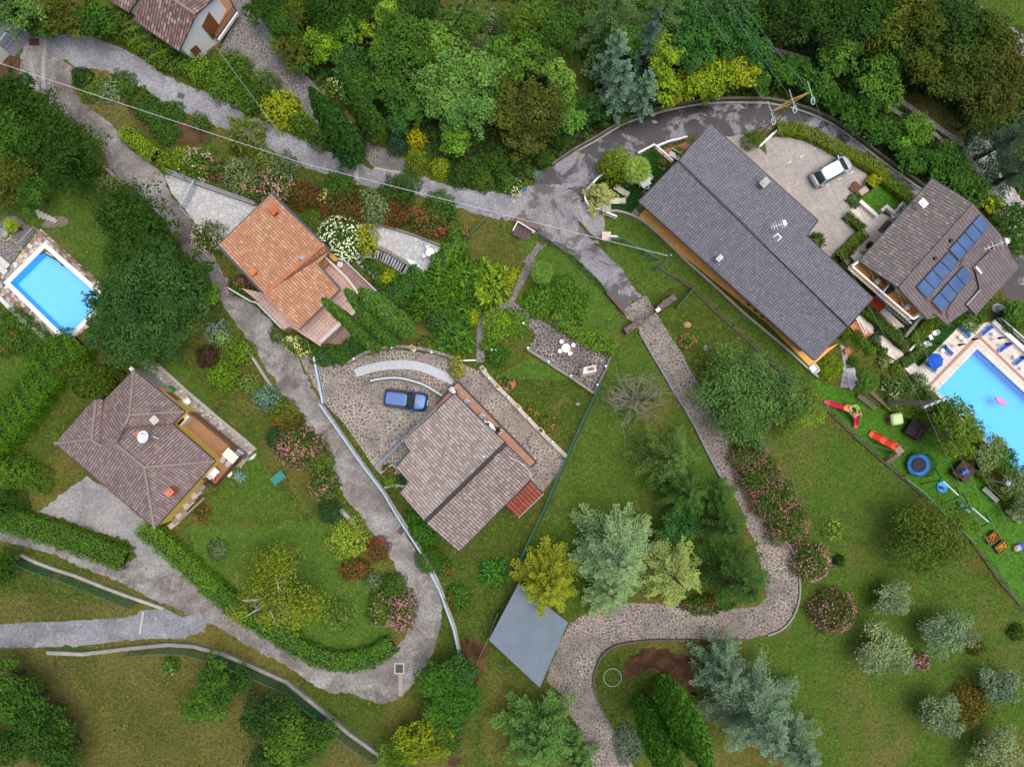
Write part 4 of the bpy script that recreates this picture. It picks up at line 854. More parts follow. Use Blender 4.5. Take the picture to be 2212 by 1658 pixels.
MB().prism(tp, 0, .6).obj('terrace', M['terra'], h)
for a, b in ((tp[0], tp[1]), (tp[1], tp[2]), (tp[-1], tp[0]), (tp[-2], tp[-1])): MB().bar((a.x, a.y, .56), (b.x, b.y, .56), .2, .14).obj('terrace_edge', flat('4a3c3c'), h)

# --- long dark building on the right
h = house('long_grey_roofed_house', 'long house with dark grey roof and ochre tiled terrace', 1630, 530); hb = Vector((h.location.x, h.location.y))
r1, c1 = roof(h, [(1466, 347.5, 5.4), (1380.6, 434.5, 3.6), (1759.8, 778, 3.6), (1832, 704.5, None)], RF['slate'])
r2, c2 = roof(h, [(1466, 347.5, 5.4), (1832, 704.5, 5.4), (1885, 644.3, None), (1741.5, 509.7, None), (1766.5, 476.3, 3.7), (1534.3, 267.4, None)], RF['slate'])
cap(h, c1[0], c1[3], '504e55', .12, r1.obj)
for a, b, q in ((c1[1], c1[2], r1.obj), (c1[0], c1[1], r1.obj), (c1[2], c1[3], r1.obj), (c2[1], c2[2], r2.obj), (c2[2], c2[3], r2.obj), (c2[3], c2[4], r2.obj), (c2[4], c2[5], r2.obj), (c2[5], c2[0], r2.obj)): gutter(h, a, b, q, '3c3f49', .09)
MB().bar(W((1741.5, 509.7), 3.9) - h.location + Vector((0, 0, .15)), W((1685, 571), 4.9) - h.location + Vector((0, 0, .12)), .14, .08).obj('valley', flat('46454d'), r2.obj)
walls(h, inset([c1[0], c1[1], c1[2], c1[3], c2[2], c2[3], c2[4], c2[5]], .7), lambda x, y: min(r1.z(x, y), r2.z(x, y)) - .16, flat('d6a06a', .8, .08))
chimney(h, w1('m', 455, 1355, 4.5), 4.3, .7, .5, .7, .75, '8f8c8a', 'b0aca6'); chimney(h, w1('12', 1330, 15, 4.5), 4.2, .5, .35, .5, .75, 'a8a8a8', 'c4c2c0')
antenna(h, w1('03', 35, 1480, 5.2), 5.0, 1.8, .3, 7, .7); MB().box(tuple(w1('03', 60, 1538, 5.0) - h.location), (.75, .6, .1), .75).obj('skylight', flat('d6d8da'), r1.obj); MB().box(tuple(w1('03', 60, 1538, 5.05) - h.location), (.5, .38, .12), .75).obj('skylight_glass', flat('6d6b71'), r1.obj)
op = [Vector((p.x, p.y)) - hb for p in WP(P('e', 870, 1280, 980, 1150) + [(1400, 440), (1480, 505), (1790, 752)] + P('13', 462, 560, 310, 690, 272, 712, 0, 432) + P('12', 1130, 20), .3)]
MB().prism(op, 0, .3).obj('terrace', M['ochre'], h)
bars_rail(h, WP(P('13', 0, 410, 230, 610), .3), .9, '2c3036', .3, .4, .025)
for x, y in ((1525, 305), (1570, 345), (1612, 382)):
    p = w1('12', x, y, .35) - h.location; MB().lathe((p.x, p.y, .3), [(.2, 0), (.28, .35), (.22, .42)], 12).obj('flower_pot', flat('5a3a22'), h)

# --- house with the solar panels
h = house('solar_roofed_house', 'cream house with blue solar panels on its grey brown roof', 2040, 540); hb = Vector((h.location.x, h.location.y))
J = lambda x, y, z=None: P('j', x, y)[0] + (z,)
r1, c1 = roof(h, [J(805, 470, 4.4), J(1180, 710, 6.0), J(490, 1490, 6.0), J(125, 1240, None)], RF['grey'])
r2, c2 = roof(h, [J(1180, 710, 6.0), J(1445, 1005, 4.6), J(1600, 1300, None), (2105.7, 681, None), (2091, 668, None), (2045.6, 701, None), (2016, 677, None), (2004, 690.4, None), J(490, 1490, 6.0)], RF['greyp'])
r3, c3 = roof(h, [J(1410, 1070), J(1600, 1300), (2105.7, 681, None), (2085, 660, None), J(1230, 1500, None), J(1180, 1295, None)], RF['greyp'], .1, lift=.22, plane=r2)
cap(h, c1[1], c1[2], '756866', .13, r1.obj)
for a, b, q in ((c1[0], c1[1], r1.obj), (c1[2], c1[3], r1.obj), (c1[3], c1[0], r1.obj), (c2[0], c2[1], r2.obj), (c2[1], c2[2], r2.obj), (c2[2], c2[3], r2.obj), (c2[4], c2[5], r2.obj), (c2[7], c2[8], r2.obj)): gutter(h, a, b, q, '4a4648', .08)
pol = inset([c1[0], c1[1], c2[1], c2[2], c2[3], c2[5], c2[7], c1[2], c1[3]], .8); walls(h, pol, lambda x, y: min(r1.z(x, y), r2.z(x, y)) - .16, flat('e2d9a8', .8, .06))
PV = NT('solar_glass', .12, .6); PVm = PV.end(PV.mix(PV.bw(PV.noise(PV.co(), .6, 2), .3, .7), C('3a5479'), C('4a6790')))
def panelrow(a0, a1, b0, b1, n, gap):
    for i in range(n):
        f0, f1 = (i + gap) / n, (i + 1 - gap) / n
        q = [(a0[0] + (b0[0] - a0[0]) * f0, a0[1] + (b0[1] - a0[1]) * f0), (a1[0] + (b1[0] - a1[0]) * f0, a1[1] + (b1[1] - a1[1]) * f0), (a1[0] + (b1[0] - a1[0]) * f1, a1[1] + (b1[1] - a1[1]) * f1), (a0[0] + (b0[0] - a0[0]) * f1, a0[1] + (b0[1] - a0[1]) * f1)]
        pts = [r2.hit(P('j', *p)[0]) - h.location for p in q]; ctr = sum(pts, Vector()) / 4; up = r2.n
        mb = MB(); mb.add([p + up * .05 for p in pts] + [p + up * .16 for p in pts], [(0, 1, 5, 4), (1, 2, 6, 5), (2, 3, 7, 6), (3, 0, 4, 7), (4, 5, 6, 7)])
        fr = mb.obj('solar_panel', flat('39404a', .4, .05, 3, .3), h)
        ins = [ctr + (p - ctr) * .95 + up * .165 for p in pts]; MB().add(ins, [(0, 1, 2, 3)]).obj('solar_glass', PVm, fr)
panelrow((1235, 808), (1330, 910), (945, 1135), (1042, 1245), 4, .02); panelrow((940, 1155), (1035, 1255), (640, 1485), (738, 1592), 4, .02); panelrow((1080, 1285), (1170, 1388), (785, 1615), (878, 1722), 4, .02)
MB().tube([r2.hit(P('j', *p)[0]) - h.location + Vector((0, 0, .1)) for p in ((1185, 1085), (1085, 1215), (1060, 1280), (1040, 1300))], .04).tube([r2.hit(P('g', *p)[0]) - h.location + Vector((0, 0, .1)) for p in ((1658, 640), (1560, 770), (1510, 870), (1520, 980))], .045).tube([r2.hit(P('g', *p)[0]) - h.location + Vector((0, 0, .1)) for p in ((1200, 695), (1280, 720), (1320, 790), (1450, 910))], .045).obj('solar_pipe', flat('8e4a3c'), h)
chimney(h, W(P('j', 685, 715)[0], 5.0), 4.9, .5, .6, .6, .75, 'd6d2c8', 'ecebe8'); antenna(h, W(P('j', 1335, 1110)[0], 5.2), 4.8, 1.6, .35, 7, 1.2)
for x, y in ((970, 1052), (823, 1218)): MB().cyl(tuple(r2.hit(P('j', x, y)[0]) - h.location), .16, .3).obj('vent_pipe', flat('3a3434'), r2.obj)
MB().bar(*[r2.hit(P('j', *p)[0]) - h.location + Vector((0, 0, .3)) for p in ((1180, 1300), (1232, 1362))], .22, .3).obj('dormer_edge', flat('c8cdd2'), h)
MB().bar(*[r2.hit(P('j', *p)[0]) - h.location + Vector((0, 0, .25)) for p in ((1232, 1515), (1105, 1655))], .08, .1).obj('dormer_edge', flat('a9b2ba'), h)
bp_ = [Vector((p.x, p.y)) - hb for p in WP(P('g', 90, 240, 245, 130, 1115, 880, 955, 990), 3.2)]
MB().prism([bp_[0], bp_[1], bp_[1] + Vector((.8, .6)), bp_[2] + Vector((.6, .8)), bp_[2], bp_[3]], 2.9, 3.2).obj('balcony', M['ochre'], h)
bars_rail(h, WP(P('g', 235, 130, 85, 245, 950, 995, 1090, 900), 3.2), 1.0, 'f4f4f4', 3.2, .3, .04, 'balustrade')
for t_, w_ in ((.24, 1.0), (.62, 1.3)): on_wall(h, pol[-1], pol[-2], t_, 3.25, 4.5, w_, '5f5a58', 'balcony_door', .12)
aw = [Vector((p.x, p.y)) - hb for p in WP(P('j', 290, 955, 385, 850, 440, 885, 350, 985), 2.6)]
MB().prism(aw, 2.5, 2.62).obj('awning', tiles('ribbed_awning', '4a4640', '433f3a', '2c2a28', 3, .16, .75, .02), h)
MB().box(tuple(w1('g', 690, 540, 3.5) - h.location), (.75, .65, .6), .7).obj('air_conditioner', flat('27423a'), h)
MB().bar(w1('g', 575, 590, 3.7) - h.location, w1('g', 655, 490, 3.7) - h.location, .1, .9).obj('balcony_divider', flat('ece9e6'), h)
# ------------------------------------------------------------------ trees, shrubs, hedges
DK, MD, LT, LY, EM, GG, OB = '35541f', '44682a', '5c8434', '94a82c', '3b6034', '62844c', '5a6128'
FG = 'trees of the wood beyond the lanes'
def TR(rows, group=None, **kw):
    for r in rows:
        x, y, rad, hh, col, lab = r[:6]; q = dict(kw); q.update(r[6] if len(r) > 6 else {}); tree(x, y, rad, hh, col, lab, group=group, **q)
F7 = dict(leaf=.23)
TR([
 (48, 30, 50, 8, GG, 'pale feathery tree over the gate in the top left corner'),
 (20, 15, 40, 7, DK, 'dark tree cut by the top left corner of the photo'),
 (132, 38, 46, 5, OB, 'olive green tree between the gate and the white house'),
 (95, 62, 30, 4, MD, 'small round tree just right of the metal gate'),
 (178, 45, 36, 5, OB, 'olive tree left of the round tree by the white house'),
 (213, 45, 42, 6, MD, 'round green tree at the left corner of the white house'),
 (43, 212, 58, 9, DK, 'large dark tree at the inside of the hairpin, uppermost on the left edge'),
 (42, 292, 58, 8, MD, 'leafy mid green tree below the big dark one at the left edge'),
 (92, 240, 42, 8, DK, 'dark tree reaching the edge of the hairpin lane'),
 (150, 328, 80, 10, DK, 'big dense dark tree overhanging the lower lane'),
 (112, 285, 45, 8, DK, 'dark tree between the hairpin tree and the big dense one'),
 (192, 375, 36, 6, DK, 'small dark tree at the lower right of the big dense tree'),
 (48, 362, 38, 5, OB, 'dull olive tree near the left edge above the stone steps'),
 (76, 424, 38, 5, MD, 'fine leaved bright tree above the stone steps'),
 (18, 410, 40, 5, OB, 'olive tree at the left edge above the pool patio'),
 (292, 470, 72, 9, DK, 'large dark tree beside the lane above the white flowering oleander'),
 (252, 412, 40, 4, '6f7c4c', 'pale olive toned tree at the top of the dark lane trees'),
 (306, 528, 62, 9, DK, 'dark tree at the lower lane, between two bigger dark crowns'),
 (360, 512, 38, 7, DK, 'dark lane tree nearest to the orange roof'),
 (328, 622, 88, 11, '3f6136', 'huge dark green tree overhanging the pool and the lane'),
 (398, 655, 62, 9, '3f6136', 'dark round tree touching the lane below the orange roofed house'),
 (270, 692, 74, 9, '3f6136', 'dark tree spreading over the lower corner of the small pool'),
 (305, 742, 58, 8, '3f6136', 'dark tree just above the yellow house roof'),
 (352, 712, 56, 8, '3f6136', 'dark tree above the purple shrub'),
 (222, 722, 36, 6, '3f6136', 'small dark tree whose twigs reach over the pool water'),
 (236, 655, 28, 7, '3f6136', 'dark crown at the right hand corner of the small pool'),
 (425, 590, 40, 7, DK, 'dark tree along the lane across from the pink oleander'),
 (452, 640, 28, 5, LT, 'light green tree at the lane edge below the dark trees'),
], 'big trees beside the lower lane', **F7)
TR([
 (622, 55, 45, 6, MD, 'mid green tree at the left of the wood, beside the stone driveway'),
 (578, 30, 40, 6, DK, 'dark tree right of the white house driveway at the top edge'),
 (655, 20, 40, 6, OB, 'olive tree at the top edge above the driveway'),
 (712, 28, 48, 8, DK, 'dark tree at the top edge left of the lime feathery one'),
 (632, 105, 42, 5, OB, 'yellowish olive bushy tree on the edge of the stone driveway'),
 (655, 145, 24, 4, MD, 'little bushy tree low beside the driveway'),
 (702, 100, 42, 6, '74962c', 'yellow green tree above the white flowering shrub'),
 (748, 78, 36, 7, LT, 'light green tree left of the lime tree in the wood'),
 (788, 66, 28, 6, '86a030', 'lime tinted small tree in the upper wood'),
 (782, 22, 45, 7, DK, 'dark tree at the top edge in the middle of the wood'),
 (842, 48, 32, 9, '7fa23a', 'bright feathery tree pointing upward in the wood'),
 (830, 88, 26, 7, '7fa23a', 'small bright feathery tree under the pointed one'),
 (880, 105, 70, 10, '4f7432', 'big round mid green tree in the centre of the wood'),
 (950, 105, 42, 9, '6f9440', 'light feathery tree on the right of the big round one'),
 (905, 30, 45, 7, DK, 'dark tree at the top edge right of the feathery one'),
 (762, 130, 40, 6, EM, 'deep green tree behind the tall cypress'),
 (775, 185, 46, 6, '44682f', 'mid green tree right of the tall cypress'),
 (845, 150, 44, 7, '4c6b30', 'dull green tree left of the pale robinias'),
 (852, 205, 46, 7, '4a7034', 'mid green tree above the little yellow bush'),
 (890, 238, 40, 6, '4a6f32', 'leafy tree left of the lowest robinia'),
 (860, 262, 30, 5, EM, 'small deep green tree above the blue ball shrub'),
 (982, 172, 48, 10, '6c9450', 'pale robinia, top left of the five pale crowns'),
 (932, 192, 42, 9, '6c9450', 'pale robinia, leftmost of the five pale crowns'),
 (1034, 172, 48, 10, '709850', 'pale robinia, top right of the five pale crowns'),
 (970, 232, 48, 9, '6c9450', 'pale robinia in the middle of the five pale crowns'),
 (1022, 252, 46, 10, '649050', 'pale robinia, lowest right of the five pale crowns'),
 (985, 305, 38, 6, '6a9638', 'fresh green tree below the pale robinias'),
 (1075, 215, 36, 7, '5c8038', 'leafy tree between the robinias and the brown tree'),
 (1082, 120, 38, 7, '567c36', 'mid green tree above the brownish tree'),
 (1015, 60, 34, 5, '4a6a30', 'dull green tree on the edge of the clearing'),
 (1064, 42, 34, 4, '6b7a58', 'grey olive tree standing in the dark clearing', dict(leaf=.17)),
 (1000, 8, 30, 4, '6b7a58', 'grey olive tree cut by the top edge at the clearing', dict(leaf=.17)),
 (1026, 95, 30, 4, '66764f', 'small grey olive tree below the one in the clearing', dict(leaf=.17)),
 (972, 50, 32, 5, '55703c', 'small dull tree left of the grey olives'),
 (1100, 255, 40, 8, '5f682f', 'brownish tree crown, left part of the tawny pair'),
 (1152, 245, 66, 10, '59602c', 'large tawny brown green tree beside the lane junction'),
 (1138, 305, 42, 7, '5d6431', 'olive brown tree right above the agave'),
 (1152, 60, 56, 8, '54702c', 'mid green tree at the top right of the clearing'),
 (1205, 88, 52, 8, MD, 'green tree left of the big cedar'),
 (1128, 140, 42, 8, '628a3a', 'light tree at the upper left of the tawny tree'),
 (1207, 176, 34, 8, '7a9c48', 'pale feathery tree right of the tawny tree'),
 (1180, 145, 34, 7, '5e8038', 'leafy tree between the pale feathery tree and the clearing'),
 (1222, 255, 36, 6, '5c8a3e', 'light green tree by the lane above the junction'),
 (1215, 232, 34, 6, '527a38', 'leafy tree right of the tawny crown'),
 (1265, 240, 30, 5, EM, 'deep green tree at the lane left of the blue spruces'),
 (1300, 258, 20, 3.5, DK, 'low dark tree along the wall below the blue spruces'),
 (1205, 300, 20, 3, DK, 'low dark tree on the lane verge above the junction'),
 (1350, 95, 42, 8, '5c8a38', 'fresh green tree between the cedar and the blue spruces'),
 (1433, 128, 42, 9, '86a032', 'yellow green tree right of the blue spruces, upper part'),
 (1432, 185, 36, 7, '88a432', 'yellow green tree below the first one beside the spruces'),
 (1448, 214, 24, 5, '83822c', 'mustard tinted small tree at the lane wall'),
 (1490, 182, 36, 6, LY, 'bright lime tree, leftmost of the lime row'),
 (1540, 172, 44, 7, '88a22e', 'bright lime tree in the middle of the lime row'),
 (1592, 160, 38, 7, '969e28', 'golden lime tree at the right end of the lime row'),
 (1542, 194, 28, 4, '6c9034', 'green tree under the lime row at the wall'),
 (1492, 108, 60, 9, '41703a', 'deep green tree above the lime row, left'),
 (1540, 85, 50, 9, '41703a', 'deep green tree above the lime row, middle'),
 (1592, 102, 46, 9, '3f6c38', 'deep green tree above the lime row, right'),
 (1578, 38, 56, 9, '42683e', 'blue green tree near the top edge crossed by the power lines'),
 (1478, 48, 42, 8, '48703e', 'deep green tree right of the cedar tips'),
 (1632, 115, 36, 7, '47703a', 'green tree at the left end of the stream path'),
 (1640, 178, 26, 4, '4c7434', 'leafy tree above the power pylon'),
 (1672, 22, 55, 9, '365223', 'dark tree at the top edge, first of the dark stand'),
 (1742, 58, 62, 10, '3a5628', 'dark tree over the bare soil gap'),
 (1808, 30, 48, 10, DK, 'dark tree at the top edge in the dark stand'),
 (1842, 62, 58, 10, '37582c', 'dark blue green tree in the dark stand'),
 (1895, 45, 52, 10, DK, 'dark tree left of the yellowish tree at the top edge'),
 (1938, 28, 46, 11, '69722a', 'yellow olive tree at the top edge of the dark stand'),
 (1903, 80, 44, 10, '5f6a28', 'yellow olive tree below the one at the top edge'),
 (1970, 70, 54, 11, '4f5a26', 'dark olive tree in the middle of the dark stand'),
 (2025, 48, 60, 10, '3a582a', 'dark tree near the top road'),
 (2078, 68, 56, 10, '3a5526', 'dark tree beside the road verge'),
 (2126, 90, 52, 10, '4c5a26', 'dark olive tree next to the main road'),
 (2162, 110, 34, 9, '5c5c26', 'brown olive tree at the main road edge'),
 (2025, 112, 56, 9, '37522a', 'deep shaded tree in the heart of the dark stand'),
 (1992, 150, 48, 9, '555f28', 'olive tree above the stream path'),
 (2042, 168, 62, 9, '4c5828', 'broad olive brown tree above the stream bank'),
 (2092, 150, 56, 9, '465626', 'dark olive tree in the right half of the stand'),
 (2140, 150, 52, 9, '56592a', 'tawny olive tree toward the right edge of the stand'),
 (2185, 165, 40, 8, '5c5c2a', 'tawny tree at the right edge below the road'),
 (2108, 206, 54, 8, '52592a', 'olive tree over the stream bank'),
 (2160, 206, 50, 8, '555a2c', 'olive tree left of the dark spruces'),
 (2108, 256, 40, 7, '4c5826', 'olive tree at the head of the gravel bed'),
 (1924, 130, 42, 8, '37532a', 'dark tree above the brown gap over the path'),
 (1806, 112, 46, 8, '638a3c', 'fresh green tree standing out from the dark stand'),
 (1790, 150, 38, 6, '527a36', 'green tree below the fresh one'),
 (1892, 178, 56, 7, '5a8238', 'bright broad tree between wall and stream path'),
 (1868, 205, 40, 5, '4c7436', 'green tree below the bright broad one'),
 (1692, 155, 36, 5, '44702e', 'leafy tree behind the curve wall, above the pylon lines'),
 (1738, 172, 34, 5, '44702e', 'leafy tree behind the curve wall, right of the pylon lines'),
 (1780, 205, 32, 4, '40682c', 'leafy tree at the curve wall above the white car'),
 (1822, 235, 32, 4, '40682c', 'leafy tree at the curve wall right of the white car'),
 (1860, 262, 32, 4, '426c2c', 'leafy tree at the wall above the corner hedge'),
 (1902, 290, 34, 4, '446f2e', 'leafy tree at the wall halfway to the solar roof'),
 (1945, 316, 34, 4, '456f2e', 'leafy tree at the wall nearing the solar roof'),
 (1975, 284, 36, 5, '6a9238', 'bright tree beside the stream path'),
 (1972, 350, 30, 4, '456f2e', 'leafy tree just left of the solar roof corner'),
 (2012, 356, 38, 4, '42692c', 'leafy tree above the corner of the solar roof'),
 (2045, 352, 42, 4, '43692e', 'leafy tree right of the solar roof corner'),
 (2070, 392, 36, 4, '4a6f30', 'leafy tree along the edge of the solar roof'),
 (2104, 418, 32, 4, '4e7430', 'leafy tree at the gravel bed beside the solar roof'),
 (2135, 442, 24, 4, 'a0ac2c', 'small yellow tree beside the solar roof'),
 (2172, 478, 42, 5, '3e602c', 'dark bushy tree right of the solar roof'),
 (2200, 520, 30, 4, '466a30', 'bushy tree at the right edge below the gravel'),
], FG, **F7)
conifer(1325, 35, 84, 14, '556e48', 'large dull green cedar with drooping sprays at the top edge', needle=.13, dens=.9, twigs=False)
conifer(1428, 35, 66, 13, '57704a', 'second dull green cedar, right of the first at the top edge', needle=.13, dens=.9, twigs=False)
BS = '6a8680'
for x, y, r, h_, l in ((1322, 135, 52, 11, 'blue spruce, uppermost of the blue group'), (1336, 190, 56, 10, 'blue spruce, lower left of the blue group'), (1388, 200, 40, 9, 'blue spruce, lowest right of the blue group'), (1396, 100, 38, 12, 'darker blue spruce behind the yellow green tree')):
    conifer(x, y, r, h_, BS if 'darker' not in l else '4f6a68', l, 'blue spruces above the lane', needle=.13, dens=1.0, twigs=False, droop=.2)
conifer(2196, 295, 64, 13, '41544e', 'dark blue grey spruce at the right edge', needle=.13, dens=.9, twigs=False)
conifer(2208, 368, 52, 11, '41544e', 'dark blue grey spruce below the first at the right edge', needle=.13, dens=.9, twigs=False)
# cypresses
cypress(765, 338, 34, 15.5, '3d6430', 'tall dark cypress with a bent tip between the two lanes', lumps=.2)
cypress(812, 292, 26, 14, '4a6a2e', 'slim cypress beside the stone driveway')
CY = 'cypress trio by the pink terrace'
CPF = lambda u: np.clip(np.where(u < .35, .65 + u, 1.0) * np.maximum(1 - u, 0) ** .42, .015, None)
cypress(880, 716, 25, 22, '628a42', 'tallest broad cypress of the trio at the pink terrace', CY, prof=CPF, tip=(781, 629))
cypress(848, 742, 17.5, 22, '5f863e', 'middle cypress of the trio with the tip at the terrace wall', CY, prof=CPF, tip=(749, 628))
cypress(816, 752, 16, 20, '5f863e', 'lowest cypress of the trio leaning over the pink tiles', CY, prof=CPF, tip=(699, 648))
cypress(786, 713, 8, 6.5, '5f8048', 'thin young cypress at the terrace corner')
cypress(251, 813, 22, 9.5, '556a28', 'column conifer above the yellow house, upper of two', 'column conifers by the yellow house', prof=lambda u: np.clip(np.minimum(1, (1 - u) * 4) ** .5, .1, 1), lumps=.05)
cypress(249, 842, 20, 6.5, '556a28', 'column conifer above the yellow house, lower of two', 'column conifers by the yellow house', prof=lambda u: np.clip(np.minimum(1, (1 - u) * 4) ** .5, .1, 1), lumps=.05)
TWP = lambda u: np.clip(np.minimum(1, .72 + u * .9) * np.minimum(1, np.maximum(1 - u, 0) * 2.6) ** .6, .05, None)
cypress(1388, 1520, 31, 16, '588a36', 'clipped tall column conifer, left of the dark pair', 'dark column pair in the round lawn', prof=TWP, lumps=.09)
cypress(1432, 1478, 31, 17, '5c8e36', 'clipped tall column conifer, right of the dark pair', 'dark column pair in the round lawn', prof=TWP, lumps=.09)
# conifers of the triangular lawn
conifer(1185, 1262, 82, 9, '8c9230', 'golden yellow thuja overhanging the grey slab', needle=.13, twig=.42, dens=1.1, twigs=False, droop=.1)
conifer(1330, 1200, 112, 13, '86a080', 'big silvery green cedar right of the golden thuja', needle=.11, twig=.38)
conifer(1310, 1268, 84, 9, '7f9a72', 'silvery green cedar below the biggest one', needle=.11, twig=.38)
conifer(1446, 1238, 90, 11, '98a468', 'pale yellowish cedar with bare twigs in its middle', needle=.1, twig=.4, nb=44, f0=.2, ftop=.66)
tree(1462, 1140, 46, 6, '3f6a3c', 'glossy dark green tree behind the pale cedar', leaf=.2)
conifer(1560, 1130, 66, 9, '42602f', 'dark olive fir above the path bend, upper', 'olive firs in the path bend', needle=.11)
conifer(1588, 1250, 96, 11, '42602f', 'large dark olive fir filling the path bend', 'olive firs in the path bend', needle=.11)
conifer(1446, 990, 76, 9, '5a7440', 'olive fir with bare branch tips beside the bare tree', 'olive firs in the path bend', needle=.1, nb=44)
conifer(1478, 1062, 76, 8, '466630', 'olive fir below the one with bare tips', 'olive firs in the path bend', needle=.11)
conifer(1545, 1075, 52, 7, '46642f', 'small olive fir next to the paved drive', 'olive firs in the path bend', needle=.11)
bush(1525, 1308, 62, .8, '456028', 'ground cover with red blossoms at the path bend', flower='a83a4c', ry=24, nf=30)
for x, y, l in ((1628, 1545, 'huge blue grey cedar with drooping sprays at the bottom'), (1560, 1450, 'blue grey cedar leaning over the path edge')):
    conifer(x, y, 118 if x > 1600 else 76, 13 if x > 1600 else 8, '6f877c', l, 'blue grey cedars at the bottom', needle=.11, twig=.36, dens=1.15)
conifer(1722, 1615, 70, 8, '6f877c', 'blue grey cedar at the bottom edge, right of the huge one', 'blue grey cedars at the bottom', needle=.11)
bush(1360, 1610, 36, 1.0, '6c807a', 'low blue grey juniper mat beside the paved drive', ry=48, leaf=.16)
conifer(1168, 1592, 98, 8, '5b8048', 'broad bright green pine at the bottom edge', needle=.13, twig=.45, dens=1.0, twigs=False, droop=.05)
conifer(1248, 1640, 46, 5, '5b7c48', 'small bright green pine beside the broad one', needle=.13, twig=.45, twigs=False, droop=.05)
TR([(1592, 838, 88, 8, '5c7d4a', 'large blue green tree on the right of the paved drive', dict(leaf=.21)),
    (1612, 912, 60, 6, '587a46', 'blue green tree below the large one by the drive', dict(leaf=.21)),
    (1672, 862, 62, 7, '5b7b46', 'blue green tree right of the large one by the drive', dict(leaf=.21)),
    (1730, 878, 46, 5, '76903c', 'light green tree by the playground fence', dict(leaf=.17, loose=.2)),
    (1700, 912, 32, 4, '6c8838', 'small light green tree on the lawn edge', dict(leaf=.17, loose=.2))], 'trees right of the paved drive')
baretree(1372, 862, 68, 6, 'nearly bare grey tree on the triangular lawn', n=26)
bush(1385, 868, 50, 1.6, '4c6a2c', 'thin green growth inside the bare tree', dens=.25, leaf=.14)
TR([(2055, 918, 54, 8, '5f7a2a', 'large yellow green tree between playground and pool'),
    (2066, 965, 31, 6, '6e8628', 'lower yellow green tree above the wooden playhouse'),
    (2026, 892, 28, 6, '5c762c', 'yellow green tree crown by the power pole')], 'trees at the pool', **F7)
tree(2132, 968, 40, 4, '7f8f68', 'silver olive tree at the lower pool corner', leaf=.17)
tree(2005, 1158, 84, 7, '5c7030', 'broad thin olive green hazel beside the playground', leaf=.2, dens=.85, loose=.25)
# olives on the big lawn
OG = 'olive trees on the sloping lawn'
for x, y, r, h_, c_, l in ((1926, 1294, 42, 4, '82937a', 'olive tree, uppermost on the lawn'), (2040, 1368, 54, 5, '7c927c', 'olive tree, biggest on the lawn with two lobes'), (1902, 1405, 54, 5, '91a080', 'pale olive tree left of the pink flower patch'),
                       (2152, 1480, 42, 4, '758a78', 'olive tree at the right edge above the red bush'), (2028, 1540, 46, 5, '7d907a', 'olive tree left of the red bush'), (2142, 1625, 50, 5, '8c9a78', 'olive tree at the bottom right corner')):
    tree(x, y, r, h_, c_, l, group=OG, leaf=.17, loose=.12, name='olive_tree')
tree(2160, 990, 34, 4, '4c7030', 'green bushy tree at the lower pool edge', leaf=.17); tree(2196, 1040, 36, 4, '708062', 'grey green tree at the right edge beside the pool', leaf=.17); tree(2212, 1092, 34, 4, '788868', 'grey green tree at the right edge near the benches', leaf=.17)
# lower left corner
TR([(18, 1472, 50, 6, '4f7030', 'green tree at the left edge of the dry meadow'), (62, 1520, 55, 7, '3f6428', 'dark tree, middle of the meadow corner group'), (110, 1550, 36, 6, '47702c', 'leafy tree at the right of the meadow corner group'),
    (15, 1600, 46, 6, '44652a', 'dark tree in the very bottom left corner'), (82, 1590, 58, 7, '3b5c26', 'dark tree at the bottom of the corner group'), (145, 1628, 50, 6, '3b5c26', 'dark tree cut by the bottom edge at left'),
    (468, 1472, 50, 5, '4a6e2c', 'round green tree in the dry meadow below the net fence'), (446, 1525, 40, 4, '547a30', 'lower fresh tree in the dry meadow'), (520, 1470, 36, 4, '3f6029', 'dark tree against the net fence'),
    (586, 1538, 54, 6, '35552a', 'dark tree below the fence wall, upper'), (622, 1590, 54, 6, '58782e', 'pale tipped tree below the fence wall'), (668, 1600, 48, 5, '45672a', 'green tree right of the pale tipped one'), (590, 1630, 48, 5, '35552a', 'dark tree at the bottom edge below the fence wall'), (702, 1578, 28, 4, '4a6a2c', 'small tree at the end of the fence wall'),
    (12, 1222, 38, 6, DK, 'dark tree at the left edge above the straw meadow')], 'trees around the dry meadow', **F7)
# yellow robinia with bare limbs
rt = tree(598, 1285, 92, 7, '7c8830', 'yellow green robinia with bare grey limbs over the lane', leaf=.2, dens=.75, loose=.2, lobes=13)
mb = MB(); rg = np.random.default_rng(5)
for k in range(5):
    az = k * 1.9 + .2; L = 1.6 + rg.random() * 1.3; e = np.array([math.cos(az) * L, math.sin(az) * L, 4.7 + .5 * rg.random()]); m_ = e * .5 + np.array([rg.normal() * .3, rg.normal() * .3, 2.6])
    mb.tube([(0, 0, 2.2), m_, e], .09, 6, .03)
    for j in range(4):
        b_ = m_ + (e - m_) * rg.random(); mb.tube([b_, b_ + rg.normal(size=3) * np.array([.8, .8, .25])], .035, 4, .015)
mb.obj('limbs', flat('a39b8e'), rt)
TR([(1002, 1440, 34, 6, '3f6634', 'round dark tree at the lower end of the blue railing'), (955, 1472, 50, 6, '47722e', 'green tree below the round dark one at the lane bend'), (974, 1522, 58, 6, '44702c', 'broad green tree at the lane bend'),
    (924, 1590, 56, 6, '7f8e26', 'yellow blotched green tree at the bottom edge'), (872, 1625, 42, 5, '5a752a', 'olive green tree left of the yellow blotched one'), (968, 1575, 42, 5, '45692a', 'green tree right of the yellow blotched one'), (1008, 1490, 36, 5, '426a2e', 'green tree at the right of the lane bend group')], 'trees at the lane bend', leaf=.21)
